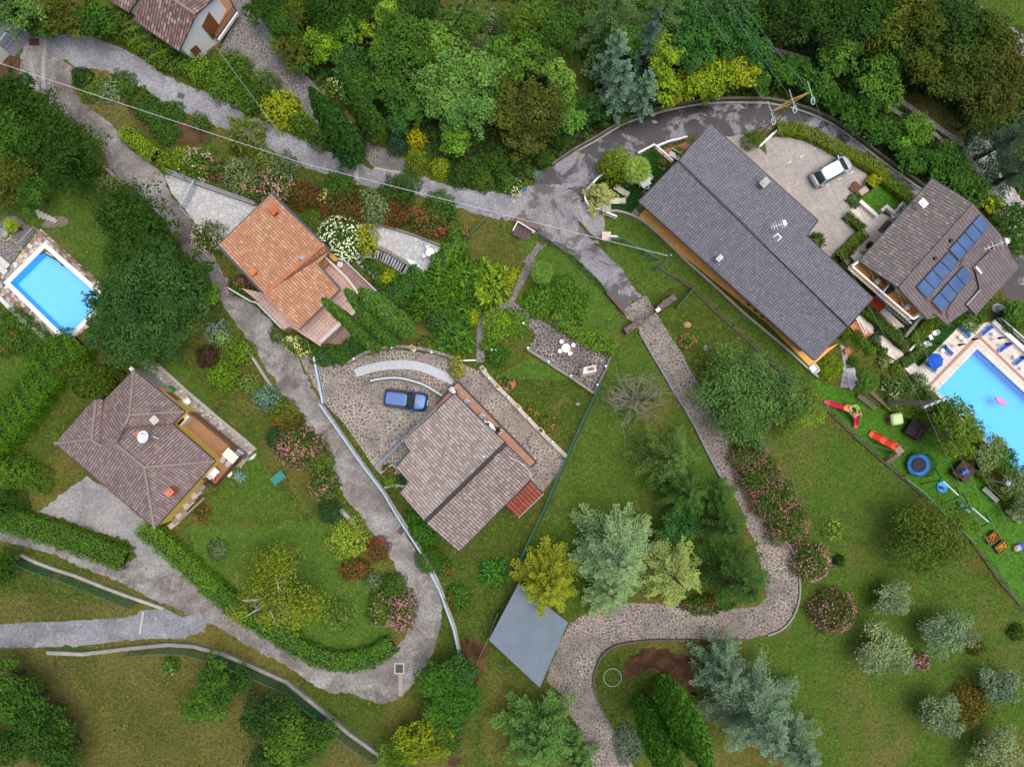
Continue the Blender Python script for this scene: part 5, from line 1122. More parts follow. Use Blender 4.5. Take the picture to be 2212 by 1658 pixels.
# shrubs
def BU(rows, **kw):
    for r in rows:
        q = dict(kw); q.update(r[6] if len(r) > 6 else {}); bush(r[0], r[1], r[2], r[3], r[4], r[5], **q)
BU([(433, 152, 36, 2.5, '6a8a2e', 'light green shrub under the white house steps'), (478, 172, 46, 2.5, '5f8030', 'broad green shrub right of the white house steps'), (508, 140, 36, 3, '54782e', 'green shrub between the stone driveway and the white house'), (540, 215, 30, 2.5, '4c6e2a', 'shrub on the verge left of the lime ash'),
    (570, 182, 34, 3.5, '52702a', 'round olive shrub above the lime ash'), (607, 238, 44, 3.5, 'a0ac2c', 'bright yellow lime ash shrub on the lane verge', dict(leaf=.21)), (652, 270, 28, 3, '55782c', 'green shrub between the lime ash and the bent cypress'), (690, 300, 26, 2.5, '4a6a2c', 'shrub at the left foot of the bent cypress'),
    (815, 283, 28, 3.5, '616e28', 'brown green clipped ball at the foot of the slim cypress', dict(leaf=.14, lump=.06)), (858, 311, 26, 2.2, '2f5a4c', 'blue green ball shrub above the round hedge balls', dict(leaf=.14)), (898, 300, 22, 2.2, 'b3aa26', 'golden yellow bush behind the blue ball'),
    (901, 347, 29, 2.6, '768a2a', 'clipped olive green ball, larger of two by the lane', dict(leaf=.13, lump=.05)), (951, 361, 24, 2.0, '96aa2e', 'lime green ball right of the clipped olive ball', dict(leaf=.14, lump=.08)),
    (998, 372, 34, 2.2, '3f5c2a', 'dark bush on the lane verge right of the lime ball'), (1042, 384, 30, 2, '506e2c', 'green bush on the verge above the broken asphalt'), (1080, 352, 34, 3, '47652a', 'dark bush behind the agave'), (1172, 345, 18, 2, '3f5a28', 'dark bush at the lane mouth above the agave'), (1092, 395, 20, 1.8, '4f7030', 'bush beside the white flowered bush'),
    (1340, 250, 22, 2, '3a5a2a', 'dark bush at the wall under the blue spruces'), (1396, 232, 20, 2, '44622a', 'dark bush at the wall right of the blue spruces')])
FB = dict(dens=.85)
BU([(730, 196, 34, 2.6, '61743a', 'white flowering oleander beside the stone driveway', dict(flower='d8d6b4', ry=32)), (1108, 402, 20, 1.5, '5a7a3c', 'small white flowering bush at the junction', dict(flower='e0ddd4', nf=120)),
    (422, 355, 38, 2.4, '5e7a36', 'oleander with white and pink flowers above the forecourt', dict(flower='d9b4b4')), (470, 368, 26, 2, '56663a', 'pinkish red bush at the forecourt railing', dict(flower='a8485c')), (518, 378, 42, 2.6, '7a8a68', 'silver olive bush above the forecourt railing', dict(leaf=.22)),
    (545, 410, 26, 2, '5a7038', 'bush with pink flowers at the end of the forecourt railing', dict(flower='c890a4')), (605, 398, 38, 2.6, '5c7040', 'pale pink oleander above the orange roof', dict(flower='d0a0b4', nf=150)), (570, 395, 24, 2, '56683a', 'dark pink oleander left of the pale pink one', dict(flower='b4688c')),
    (655, 422, 40, 2.4, '66502c', 'red flowering oleander at the corner of the orange roof', dict(flower='8c3a34', ry=32)), (735, 402, 38, 2.6, '466c2e', 'green bush below the lane, left of the olive'), (738, 445, 46, 2.2, '5e5230', 'red blossoming bush between orange roof and olive', dict(flower='98402f')), (706, 430, 22, 2, '77803c', 'yellowish rose bush between two red bushes', dict(flower='d0c890')),
    (814, 448, 42, 3, '7c8c6c', 'silver olive bush above the white stone terrace', dict(leaf=.22, ry=46)), (855, 415, 40, 2.8, '3f5c2a', 'dark green bush right of the silver olive'), (853, 460, 34, 2.2, '6a4a2c', 'brick red oleander right of the silver olive', dict(flower='96443a')), (925, 480, 56, 2.2, '5a6430', 'oleander with red and pink flowers above the white terrace', dict(flower='b84a5c', ry=30, rot=-.3, nf=120)),
    (950, 445, 38, 2, '4a6e2e', 'green bush right of the red oleander'), (880, 392, 30, 1.8, '4a6a2e', 'green bush on the lane verge below the clipped ball'), (985, 500, 28, 1.8, '5c7a34', 'green bush with pink blossoms at the right of the terrace', dict(flower='c06a84', nf=30)),
    (733, 515, 50, 3, '4f7038', 'large oleander covered in white flowers beside the orange roof', dict(flower='eef0e6', nf=190, fs=.19)), (789, 518, 28, 2.2, 'a0a82c', 'yellow green shrub right of the white oleander', dict(ry=40)),
    (447, 512, 36, 2.6, '556438', 'dark oleander with small white flowers at the forecourt edge', dict(flower='d6c4c4', nf=150, fs=.13, ry=38)), (514, 616, 26, 1.8, '50682f', 'magenta oleander below the orange roof', dict(flower='b8508c', nf=90)),
    (395, 340, 26, 1.6, '7f9a2e', 'round yellow green bush at the corner of the forecourt') , (360, 350, 28, 1.8, '728a2c', 'olive yellow bush left of the white and pink oleander'),
    (530, 290, 44, 3, '6e7c38', 'pale plumed conifer shrub between the two lanes', dict(spiky=.4, leaf=.3)), (432, 262, 22, 1.8, '55703a', 'small round conifer shrub between the two lanes', dict(spiky=.3)), (578, 345, 26, 1.8, '76884c', 'plumed pale shrub left of the power pole', dict(spiky=.4)), (612, 358, 34, 1.6, '6a8060', 'grey green shrub behind the power pole'),
    (175, 165, 24, 1.4, '33552c', 'dark juniper at the tip of the hairpin island', dict(spiky=.4)), (205, 190, 44, 1.0, '5a7a2e', 'green ground cover at the tip of the hairpin island', dict(ry=30)), (236, 195, 28, 1.2, '7f9478', 'blue grey shrub in the hairpin island', dict(spiky=.3)), (265, 180, 30, .9, '4a6c2a', 'green ground cover right of the blue grey shrub'),
    (320, 235, 34, 1.0, '4a6a30', 'spreading juniper left in the mulch bed', dict(spiky=.5)), (345, 258, 34, 1.0, '476a30', 'spreading juniper in the middle of the mulch bed', dict(spiky=.5)), (358, 288, 30, 1.0, '476a30', 'spreading juniper lowest in the mulch bed', dict(spiky=.5)), (375, 240, 26, .9, '4a6c30', 'spreading juniper right in the mulch bed', dict(spiky=.5)), (300, 212, 30, .8, '4c6a2e', 'spreading juniper uppermost in the mulch bed', dict(spiky=.5))], **FB)
hedge(wp('00', 0, 840, 880, 940, 960, 1020, 1020), 1.5, 1.3, '7f9a2c', 'lime green clipped hedge beside the lower lane')
hedge(wp('k', 0, 120, 330, 400, 480, 640, 640, 860, 830, 1050, 1000), 2.4, 1.6, '637f2a', 'overgrown green hedge between white house and lane', leaf=.17, lump=.2, name='hedge')
hedge(wp('k', 0, 1050, 1000, 1400, 1090, 1800, 1180) + wp('00', 0, 1500, 620, 1650, 700), 1.7, 1.2, '5a7a2c', 'low green hedge along the upper lane verge', leaf=.22, lump=.2, name='hedge')
hedge(wp('10', 0, 545, 570, 430, 690, 320, 830, 200, 980, 80, 1140, -40, 1290), 3.4, 2.6, '55801f', 'very wide bright green hedge along the left garden', leaf=.14, lump=.1)
hedge(wp('20', 0, -60, 10, 120, 50, 330, 120, 560, 190, 830, 300), 2.3, 1.8, '5a8030', 'long green hedge between concrete yard and lane', leaf=.14, lump=.1)
hedge(wp('20', 0, 960, 100, 1080, 190, 1200, 300, 1300, 400, 1400, 490), 1.9, 1.5, '6a9030', 'green hedge below the corner of the yellow house', leaf=.14, lump=.1)
hedge(wp('20', 0, 1400, 490, 1500, 570, 1640, 680) + wp('21', 0, 180, 800, 320, 890, 470, 950, 620, 965, 760, 930, 880, 850), 1.9, 1.3, '578230', 'curved green hedge around the round garden', leaf=.18, lump=.12)
hedge(wp('m', 0, 640, 590, 860, 600, 1050, 640, 1250, 740, 1450, 850, 1640, 950) + wp('03', 0, 600, 1050, 735, 1125), 1.15, 1.1, '7a8c2a', 'long clipped hedge between parking court and wet lane', leaf=.14)
hedge(wp('03', 0, 700, 1140, 645, 1205), 1.1, .9, 'a0a020', 'short yellow hedge at the corner of the parking court', leaf=.14)
hedge(wp('03', 0, 735, 1160, 830, 1235, 905, 1300), 1.1, 1.0, '6a862a', 'clipped hedge between the small lawn and the wet lane', leaf=.14)
hedge(wp('03', 0, 500, 1400, 545, 1440, 600, 1490), .8, .8, '4f6c26', 'dark low hedge along the entrance paving', leaf=.14)
hedge(wp('03', 0, 600, 1520, 530, 1590, 450, 1670), 1.1, .9, '72862a', 'clipped hedge between parking court and balcony house', leaf=.14)
hedge(wp('g', 0, 310, 850, 450, 960, 600, 1110, 760, 1250, 880, 1360), 1.1, 1.0, '526e28', 'dark hedge between the walkway and the red lounger terrace', leaf=.14)
hedge(wp('g', 0, 1290, 950, 1130, 1120, 970, 1310), 1.2, 1.3, '6c8426', 'wide hedge behind the lawn with white chairs', leaf=.14)
hedge(wp('g', 0, 1140, 1400, 990, 1530, 840, 1620), .9, .9, '567628', 'low hedge at the lower end of the white chair lawn', leaf=.14)
hedge(wp('12', 0, 270, 400, 400, 480, 520, 555, 635, 600), 1.5, 1.0, '6a8e2c', 'leafy hedge along the round table terrace', leaf=.2, lump=.2)
hedge(wp('h', 0, 990, 1080, 1150, 970, 1300, 830, 1390, 760), 2.2, 1.8, '4a7a34', 'thick ivy hedge between white terrace and cypresses', leaf=.18, lump=.16)
hedge(wp('11', 0, 390, 640, 520, 655, 620, 600, 690, 545), 1.7, 1.5, '47702c', 'ivy hedge at the upper end of the courtyard', leaf=.18, lump=.16)
hedge(wp('d', 0, 960, 470, 1100, 600, 1250, 740, 1370, 890, 1440, 1000), 1.1, 1.0, '6f7e2c', 'brownish green hedge behind the playground benches', leaf=.16)
hedge(wp('13', 0, 760, 950, 860, 990, 980, 1040), 1.2, .7, '64802c', 'low hedge below the power pole at the playground', leaf=.16)
hedge(wp('11', 0, 1180, 60, 1250, -10, 1310, -80) , 1.6, 1.4, '5f8830', 'green hedge along the white stone terrace', leaf=.2, lump=.2)
BU([(468, 716, 26, 1.8, '7d9494', 'blue grey rounded shrub beside the lane', dict(lump=.25)), (482, 733, 18, 1.6, '7ea05a', 'pale green ball in front of the blue grey shrub'), (446, 770, 27, 1.8, '4a3834', 'dark purple round shrub on the lawn'), (482, 812, 37, 2.4, '6a8c2c', 'fresh green shrub below the purple one'),
    (520, 760, 32, 2, '6f8a30', 'yellowish green shrub along the lane wall'), (536, 830, 26, 1.8, '7a8c50', 'pale grey green shrub at the lane wall'), (575, 862, 30, 1.8, '6f9496', 'light blue spruce shrub by the lane', dict(lump=.25)), (612, 895, 36, 2, '6c7834', 'olive shrub right of the blue spruce shrub'), (622, 920, 34, 2, '635c30', 'red tinged shrub above the pink oleander', dict(flower='a8443c', nf=40)),
    (600, 946, 29, 2.4, '34583a', 'dark round conifer ball left of the pink oleander', dict(leaf=.14, lump=.08)), (645, 968, 58, 2.6, '5c6e3c', 'large pink oleander beside the lane', dict(flower='c878a0', nf=150, ry=46)), (690, 1000, 32, 2, '5c7634', 'green shrub right of the large pink oleander'), (700, 1050, 34, 1.8, '58703a', 'pale pink oleander below the large one', dict(flower='c87c98', nf=90)),
    (712, 1107, 28, 2.4, '34583a', 'dark round conifer ball at the lane above the variegated bush', dict(leaf=.14, lump=.08)), (750, 1164, 48, 3, '9aac48', 'big yellow green variegated bush by the lane', dict(leaf=.17)), (815, 1190, 28, 2, '6a5838', 'bright red oleander at the lane edge', dict(flower='a83a4c', nf=120)), (768, 1232, 38, 2, '6c5836', 'brick red oleander under the variegated bush', dict(flower='a04a40', nf=100, ry=26)),
    (808, 1254, 20, 1.2, '6c7c68', 'small grey lavender bush below the red oleander'), (850, 1270, 34, 1.6, '4c6c2e', 'green bush above the last pink oleander'), (822, 1316, 32, 2.2, '5c7834', 'oleander with few pink flowers in the round garden', dict(flower='c88ca0', nf=50, ry=42)), (868, 1322, 34, 2.2, '62683c', 'last pink oleander overhanging the lane bend', dict(flower='c884a8', nf=200, ry=46)),
    (728, 1334, 40, 2.2, '6c8840', 'thin pale green bush in the round garden', dict(dens=.5)), (925, 1212, 32, 2.4, '44702c', 'clipped round tree on the blue railing', dict(leaf=.14, lump=.05)), (915, 1150, 36, 2, '47782c', 'green bush left of the rose roofed house'), (895, 1115, 24, 1.6, '4c7a30', 'bush at the corner under the rose roof'), (958, 1228, 20, 1.2, '5a6c34', 'red dotted bush beside the clipped round tree', dict(flower='a04038', nf=40)),
    (1065, 1241, 33, 1.2, '4a8038', 'star shaped green bush on the lawn by the slab', dict(spiky=.6, leaf=.3)), (990, 1292, 32, 1.0, '507a34', 'low rose bush with red flowers at the railing', dict(flower='b04444', nf=30)), (842, 1040, 16, .9, '70902e', 'yellow green bush in the bed by the rose roof'), (864, 1038, 13, .9, '3f6a2e', 'dark small bush in the bed by the rose roof'), (838, 1018, 16, .6, '6c6a34', 'heather in the bed by the rose roof'),
    (1800, 1146, 26, 2, '8f9e48', 'pale sapling bush on the big lawn', dict(dens=.3)), (1813, 1212, 13, .9, '2f4a20', 'tiny dark bush on the big lawn'), (1990, 1428, 18, .9, '7c6c4c', 'pink flower patch between the olives', dict(flower='c07aa8', ry=24, nf=220, rot=.6)), (2096, 1526, 46, 2, '6c642e', 'wide reddish bush between two olives', dict(flower='8c4034', ry=50, nf=50)), (2110, 1400, 22, .9, '5a6028', 'low reddish bush beside the biggest olive', dict(flower='904038', nf=60)), (2200, 1368, 20, 1.2, '44602a', 'dark bush at the right edge of the lawn'),
    (1487, 738, 19, .9, '5c7a34', 'small pink rose bush beside the crazy paved drive', dict(flower='c06a80', nf=160)), (1510, 786, 14, .7, '6a7a3c', 'tiny pinkish bush by the big blue green tree', dict(flower='b47468', nf=60)),
    (33, 698, 36, 1.6, '4f7030', 'garden bush at the left edge below the pool'), (22, 740, 34, 1.4, '557034', 'bush with coral flowers at the left edge', dict(flower='b85a48', nf=20)), (78, 745, 44, 1.8, '4c6c2c', 'broad bush below the small pool with a white flower tuft', dict(flower='d8c8c8', nf=6)), (112, 758, 26, 1.4, '58742e', 'small bush left of the wide hedge'),
    (38, 1020, 42, 3, '5c802e', 'light green bush at the lower end of the wide hedge'), (76, 1035, 34, 2.4, '577a2e', 'pale leafed bush below the wide hedge', dict(leaf=.2)), (15, 1095, 40, 3, '3a5c28', 'dark bush at the left edge above the long hedge'),
    (368, 1440, 20, 1.2, '55782e', 'little bush at the net fence in the meadow', dict(flower='d8d8d0', nf=12)), (437, 1110, 18, .8, '6a6034', 'flower bed bush with red blossoms by the yellow house', dict(flower='b84a34', nf=50)), (470, 1190, 26, .7, '667a5c', 'grey green mound of ground cover in the lower garden')])
OL = 'pink oleanders along the paved drive'
BU([(1618, 985, 44, 2.4, '4e6a32', 'pink oleander nearest to the blue green tree', dict(flower='a05a78', nf=120)), (1640, 1030, 50, 2.4, '4c6830', 'pink oleander, second along the drive', dict(flower='a86482', nf=120)), (1670, 1075, 54, 2.4, '4c6830', 'pink oleander, third along the drive', dict(flower='a86482', nf=120)), (1700, 1132, 52, 2.4, '516a32', 'pink oleander, fourth along the drive before the bend', dict(flower='ac6a86', nf=120)),
    (1752, 1215, 44, 2.4, '566c34', 'pink oleander on the outer side of the bend', dict(flower='c884a4', nf=150)), (1800, 1322, 50, 2.4, '565c34', 'dusky pink oleander standing on the lawn past the bend', dict(flower='b8749c', nf=130))], group=OL)
# garden strip above the courtyard
BU([(1062, 614, 40, 2.6, '8aa838', 'bright lime plumed conifer above the garden path', dict(spiky=.7, leaf=.42, ry=52)), (1020, 684, 17, 1.6, 'a0a820', 'yellow clipped column left of the garden path', dict(ry=24)), (1104, 600, 15, 1.2, 'a0aa30', 'lime clipped hedge piece at the path curve', dict(ry=30, rot=-.6)), (1040, 590, 34, 2, '5a8430', 'green bush left of the lime plumed conifer'),
    (935, 650, 52, 2, '527a2c', 'tall grassy green bush right of the cypresses', dict(spiky=.6, leaf=.36)), (985, 600, 50, 1.8, '5a842c', 'grassy green thicket below the white terrace', dict(spiky=.6, leaf=.36)), (945, 610, 40, 1.8, '588030', 'grassy thicket beside the ivy hedge', dict(spiky=.6, leaf=.36)), (1000, 660, 48, 1.6, '4f762c', 'grassy thicket left of the yellow column', dict(spiky=.6, leaf=.36)),
    (948, 690, 34, 2.2, '4a6c3a', 'dark grey green shrub amid the grassy thicket', dict(ry=30)), (975, 720, 46, 1.4, '55803a', 'arching green bush above the courtyard lamp', dict(spiky=.7, leaf=.4)), (920, 745, 20, .8, '5c7234', 'pink flowered bush behind the courtyard wall', dict(flower='c47898', nf=40)), (800, 757, 13, .6, '5c7a34', 'tiny flowered bush at the left end of the courtyard wall', dict(flower='b85a6c', nf=40)),
    (1075, 700, 38, 1.2, '7a9a34', 'pale green bush inside the path curve', dict(spiky=.3)), (1110, 700, 34, 1.0, '6a9034', 'green bush between path curve and round table terrace', dict(spiky=.3)), (1075, 770, 27, 1.4, '47742a', 'dark round bush under the double lamp'), (1055, 745, 20, 1, '5a8230', 'small bush inside the path curve'),
    (1165, 650, 40, 1.0, '5c8434', 'fern like bush above the terrace steps', dict(spiky=.6, leaf=.3)), (1230, 660, 44, 1.4, '57802f', 'green bush behind the leafy terrace hedge'), (1215, 620, 30, .8, '55802f', 'low green bush on the slope below the palm'),
    (1096, 831, 17, .8, '5c7236', 'coral rose bush beside the terrace wall', dict(flower='d07880', nf=200)), (1152, 888, 15, .7, '5c7a30', 'red and green flower bush on the terrace wall', dict(flower='c0603c', nf=120)), (1180, 918, 22, .6, '66703a', 'flower bush with orange blossoms near the net fence', dict(flower='b86a50', nf=50)),
    (987, 792, 20, 2.2, '9a9a34', 'small golden leaved tree at the corner of the courtyard', dict(ry=30, dens=.7)),
    (838, 602, 21, 1.0, 'a4ae20', 'yellow green ball on the crescent lawn'), (800, 575, 26, 1.2, '466a2c', 'dark bush along the lower tile terrace', dict(ry=16, rot=-.7)), (818, 606, 15, 1.0, '4c7030', 'bush between the tile terrace and the slab steps'), (838, 632, 14, .9, '44682c', 'dark bush at the end of the slab steps'),
    (640, 745, 34, 1.2, '66803a', 'cream flowering rose bush at the lane below the terrace', dict(flower='e0dca8', nf=150, ry=22, rot=-.5)), (600, 722, 20, 1.0, '5c703a', 'small bush at the lane corner of the pink terrace'), (660, 725, 20, 1.0, '3f602c', 'dark bush under the terrace corner')])
# garden of the long house
bush(1331, 357, 40, 4.2, '7a8f26', 'round glossy green tree in the carpet lawn garden', leaf=.2, cat='tree', name='round_tree', lump=.09, dens=1.2)
conifer(1296, 420, 36, 3.2, 'a5a574', 'pale yellowish conifer inside the curved white railing', needle=.14, twig=.45, dens=1.3)
palm(1376, 367, 35, 3.6, '7b9048', 'fan palm beside the round glossy tree')
BU([(1430, 354, 11, 1.0, '6c7434', 'small round bush by the grey rock'), (1468, 330, 16, .8, '6c8c2c', 'green clipped bush under the dark roof edge'), (1624, 301, 21, 2.2, '5f822c', 'round clipped bush at the foot of the pylon', dict(leaf=.14, lump=.05)), (1765, 520, 17, 1.0, '5c7434', 'yucca like bush at the step of the dark roof', dict(spiky=.7, leaf=.4)),
    (1827, 722, 15, 1.0, '55782a', 'clipped bush at the bottom of the steps, first', dict(leaf=.13)), (1850, 724, 14, 1.0, '4c6e28', 'clipped bush at the bottom of the steps, second', dict(leaf=.13)), (1864, 740, 15, 1.0, '5f8230', 'clipped bush right of the steps', dict(leaf=.13)), (1890, 735, 14, 1.2, '3d5c2c', 'dark bush by the walkway'), (1881, 756, 13, 1.0, '628a2c', 'clipped green ball on the rock lawn', dict(leaf=.12, lump=.03)), (1842, 784, 13, .9, '46692a', 'dark clipped ball beside the grey slabs', dict(leaf=.12)),
    (1796, 797, 27, .9, '7f9c2a', 'wide lime cushion bush beside the grey slabs', dict(leaf=.14, ry=31)), (1915, 818, 11, .9, '62862c', 'small green ball above the power pole', dict(leaf=.12)), (1908, 760, 12, .8, '587a34', 'small bush beside the walkway end'), (1935, 795, 14, .8, '64802c', 'low bush at the deck corner'), (1905, 785, 13, .9, '7a8858', 'grey green bush near the walkway'),
    (1930, 835, 26, 1.4, '688052', 'flowering bush left of the deck', dict(flower='d0c4cc', nf=30)), (1960, 840, 22, 1.8, '5c7a4a', 'leafy bush at the deck edge'), (1985, 822, 18, 2.0, '607e48', 'leafy bush reaching over the deck'), (2003, 850, 20, 1.5, '5a7a44', 'bush at the lower corner of the deck'),
    (1815, 720, 10, .9, '4a6c28', 'little bush under the eave corner'), (1870, 566, 12, .7, '5c4038', 'purple leaved bush on the entrance paving'), (1889, 540, 8, .7, '7c9a30', 'small lime bush at the cream wall'), (1848, 575, 14, .9, '45662a', 'dark bush at the end of the low entrance hedge'), (1880, 530, 8, .6, '5a4434', 'brownish bush at the white planter wall'),
    (1902, 712, 13, .8, '4a3a30', 'dark red bush in the walkway hedge'), (1950, 720, 12, .9, '4c4a34', 'brown green bush at the end of the white wall'), (1668 + 180, 432, 18, .7, '4c6c28', 'small hedge bush at the edge of the small lawn'),
    (2110, 655, 34, 1.4, '4c7430', 'green bush at the foot of the solar house'), (2098, 690, 30, 1.2, '557c34', 'green bush at the top corner of the pool deck'), (2190, 690, 36, 1.2, '4a702e', 'green bush behind the deck railing')])
palm(1875, 826, 27, 2.6, '4c6a30', 'fan palm on the rock lawn'); palm(1170, 588, 29, 2.6, '5c7a3a', 'fan palm on the slope above the round table'); palm(2196, 672, 30, 2.4, '4c6a30', 'fan palm at the right edge behind the deck'); palm(24, 487, 17, 1.6, '7f9030', 'small palm in the pot by the left patio')
rosette(1163, 376, 17, 1.2, '77938a', 'blue grey agave at the lane junction'); rosette(514, 1032, 18, 1.2, '83a09a', 'blue grey agave at the terrace corner of the yellow house')
# ------------------------------------------------------------------ walls, fences, railings
def wall_run(name, pts, w, h, mat, label, cat='wall', group=None, smooth=0, z0=-.03):
    pts = smooth_path(pts, smooth) if smooth else pts
    o = pts[0]; mb = MB().strip([(p[0] - o[0], p[1] - o[1]) for p in pts], w, z0, h)
    return solo(name, mb, mat, label, cat, group, loc=(o[0], o[1], 0))
STONE = paving('wall_stone', ['8e877e', '7c756d', '9a938a', '857d74'], '5c554d', 2.6, .06, .3, .2)
RUB = paving('rubble_stone', ['6e5f5b', '5d5250', '7b6b65', '685a57'], '453c3a', 3.0, .08, .3, .2)
CON = flat('9a978f', .85, .3, 1.2); CON2 = flat('7f7b74', .85, .35, 1.5); WHI = flat('dcdad6', .8, .1)
RAILC, BLUEG = 'aab4be', '9fb0bd'
wall_run('road_wall', wp('02', 0, 250, 1068, 400, 968, 540, 888, 700, 792, 850, 733, 1000, 693, 1200, 655, 1400, 643, 1640, 645) + wp('03', 0, 20, 650, 150, 675, 300, 725, 440, 795, 560, 882, 700, 990, 850, 1102, 1000, 1205, 1150, 1340), .2, .5, flat('6c6558', .9, .35, 1.5), 'long low wall on the outer side of the wet lane', smooth=3)
wall_run('kerb', wp('02', 0, 420, 975, 540, 908, 700, 812, 850, 755, 1000, 714, 1200, 676, 1400, 664, 1640, 667) + wp('03', 0, 20, 672, 150, 697, 300, 748, 440, 818, 560, 905, 700, 1013, 850, 1125, 990, 1225), .16, .14, CON, 'grey kerb running just inside the wet lane wall', 'kerb', smooth=3)
wall_run('road_rail', wp('j', 0, 1430, 1030, 1560, 1110, 1700, 1190), .12, .8, flat('b08a4a', .7), 'ochre rail beside the road right of the solar roof', 'rail')
wall_run('terrace_wall', wp('11', 0, 1460, 735, 1520, 800, 1600, 885, 1658, 945) + wp('12', 0, 60, 1010, 200, 1155, 342, 1292), .38, .55, flat('b5aea3', .8, .3, 3), 'pale stone wall with lamps and planters right of the rose roof')
wall_run('courtyard_wall', wp('11', 0, 600, 690, 700, 632, 790, 603, 880, 588, 1000, 590, 1150, 618, 1300, 668), .3, .7, STONE, 'curved stone wall at the top of the courtyard', smooth=3)
wall_run('courtyard_wall', wp('11', 0, 690, 832, 760, 808, 850, 796, 930, 795, 1020, 812, 1110, 845, 1205, 905), .2, .45, flat('7a6f66', .8, .25), 'curved ramp wall above the blue car', smooth=3)
wall_run('courtyard_wall', wp('11', 0, 425, 960, 560, 1152, 700, 1352, 830, 1522, 905, 1645) + wp('21', 0, 940, 50, 1072, 262, 1150, 402, 1192, 500, 1242, 640, 1282, 750, 1312, 895), .3, .4, flat('a79e93', .85, .3, 2), 'low wall between lane and courtyard under the blue railing')
wall_run('terrace_wall', wp('12', 0, 90, 600, 230, 692, 375, 785, 518, 884), .25, .5, flat('8c867c', .85, .3), 'low wall along the lower side of the round table terrace')
wall_run('terrace_wall', wp('12', 0, 632, 632, 602, 722, 518, 888), .2, .4, flat('77706a', .85, .3), 'low wall at the right end of the round table terrace')
wall_run('edging', wp('12', 0, 815, 490, 895, 632, 970, 758, 1030, 865, 1110, 990, 1180, 1115, 1252, 1262, 1340, 1430), .2, .3, flat('7d7f85', .85, .35, 1.5), 'grey blue edging stone along the left of the paved drive', 'edging')
wall_run('edging', wp('22', 0, 1200, 838, 900, 838, 700, 862, 625, 892, 565, 950, 535, 1025, 520, 1100, 540, 1210, 590, 1312, 655, 1432), .2, .35, flat('5d5648', .9, .35, 1.5), 'dark mossy edging around the round lawn', 'edging', smooth=3)
wall_run('edging', wp('23', 0, 60, 165, 140, 225, 175, 330, 204, 450, 204, 565, 164, 685, 92, 768, 0, 808), .16, .2, flat('8f8b84', .85, .3), 'grey edging on the outer curve of the paved drive', 'edging', smooth=3)
wall_run('retaining_wall', wp('00', 0, 700, 1092, 760, 1150, 825, 1212), .25, .8, CON, 'short concrete retaining wall beside the lower lane')
wall_run('retaining_wall', wp('11', 0, -55, 600, 0, 680, 60, 775, 105, 840), .25, .5, CON, 'concrete wall along the lane opposite the courtyard gate')
wall_run('retaining_wall', wp('21', 0, 545, -10, 600, 45, 640, 80), .4, .4, CON, 'concrete wall piece at the dark conifer ball')
wall_run('boundary_wall', wp('20', 0, 150, 285, 240, 330, 350, 372, 500, 420, 730, 512, 820, 545, 1070, 632), .3, .4, flat('a8a498', .9, .4, 1.0), 'pale low wall above the straw meadow')
wall_run('boundary_wall', wp('20', 0, 320, 912, 550, 922, 850, 885, 1100, 862, 1260, 872, 1450, 922, 1640, 1002) + wp('21', 0, 200, 1100, 400, 1262, 600, 1432, 795, 1572), .35, .5, flat('96928a', .9, .4, 1.0), 'long mossy wall above the dry meadow')
wall_run('forecourt_wall', wp('00', 0, 1082, 1112, 1250, 1178, 1660, 1325), .3, .7, flat('8d8f94', .8, .25), 'wall along the upper side of the white forecourt')
wall_run('gate_wall', wp('12', 0, 712, 492, 770, 455, 830, 420), .6, 1.3, RUB, 'stone gate wall on the left of the paved drive')
wall_run('gate_wall', wp('12', 0, 925, 348, 980, 305, 1032, 270), .6, 1.3, RUB, 'stone gate wall on the right of the paved drive')
wall_run('gate_wall', wp('12', 0, 600, 232, 660, 300, 720, 370), .3, .6, flat('6b5254', .85, .3), 'reddish wall along the side lane before the gate')
wall_run('lawn_kerb', wp('12', 0, 945, 78, 1040, 130, 1160, 212, 1300, 352, 1530, 562, 1658, 682) + wp('13', 0, 130, 792, 290, 912, 550, 1155, 700, 1290, 860, 1425) + wp('23', 0, 1200, 80, 1310, 192, 1500, 462, 1660, 645), .22, .2, flat('544a40', .9, .4, 2), 'dark kerb along the bottom of the fenced slope and playground', 'kerb')
wall_run('garden_wall', wp('e', 0, 445, 1195, 560, 1195, 660, 1215, 740, 1240, 850, 1290, 940, 1340, 1060, 1440, 1200, 1560, 1300, 1660) + wp('12', 0, 1130, 45, 1300, 195, 1500, 380, 1650, 505) + wp('13', 0, 130, 610, 270, 740, 320, 780), .2, .35, flat('a19b92', .85, .3), 'pale kerb wall outside the ochre terrace of the long house')
wall_run('garden_wall', wp('j', 0, 100, 690, 180, 760, 262, 832), .35, .6, WHI, 'white wall beside the entrance paving', 'wall')
wall_run('garden_wall', wp('j', 0, 305, 785, 345, 740, 452, 832), .35, .6, WHI, 'angled white wall at the edge of the small lawn')
wall_run('garden_wall', wp('g', 0, 1350, 955, 1150, 1180, 925, 1435), .2, .8, flat('cfc9b4', .8, .15), 'white wall behind the lawn with white chairs')
wall_run('garden_wall', wp('g', 0, 1080, 945, 980, 1080, 850, 1240), .3, .9, flat('8b8781', .8, .25), 'grey wall at the lower end of the red lounger terrace')
wall_run('deck_wall', wp('b', 0, 1165, 205, 1420, 440, 1700, 690), .4, .5, WHI, 'white wall at the back of the pool deck')
wall_run('patio_edging', wp('10', 0, 1020, 700, 1220, 880, 1430, 1060, 1600, 1200, 1655, 1250), .3, .2, flat('a29c93', .85, .35, 4), 'stone edging along the garden side of the yellow house', 'edging')
wall_run('pool_edging', wp('10', 0, 405, 612, 150, 415, 0, 262), .4, .25, flat('c9cac6', .8, .25), 'white edging below the small pool', 'edging')
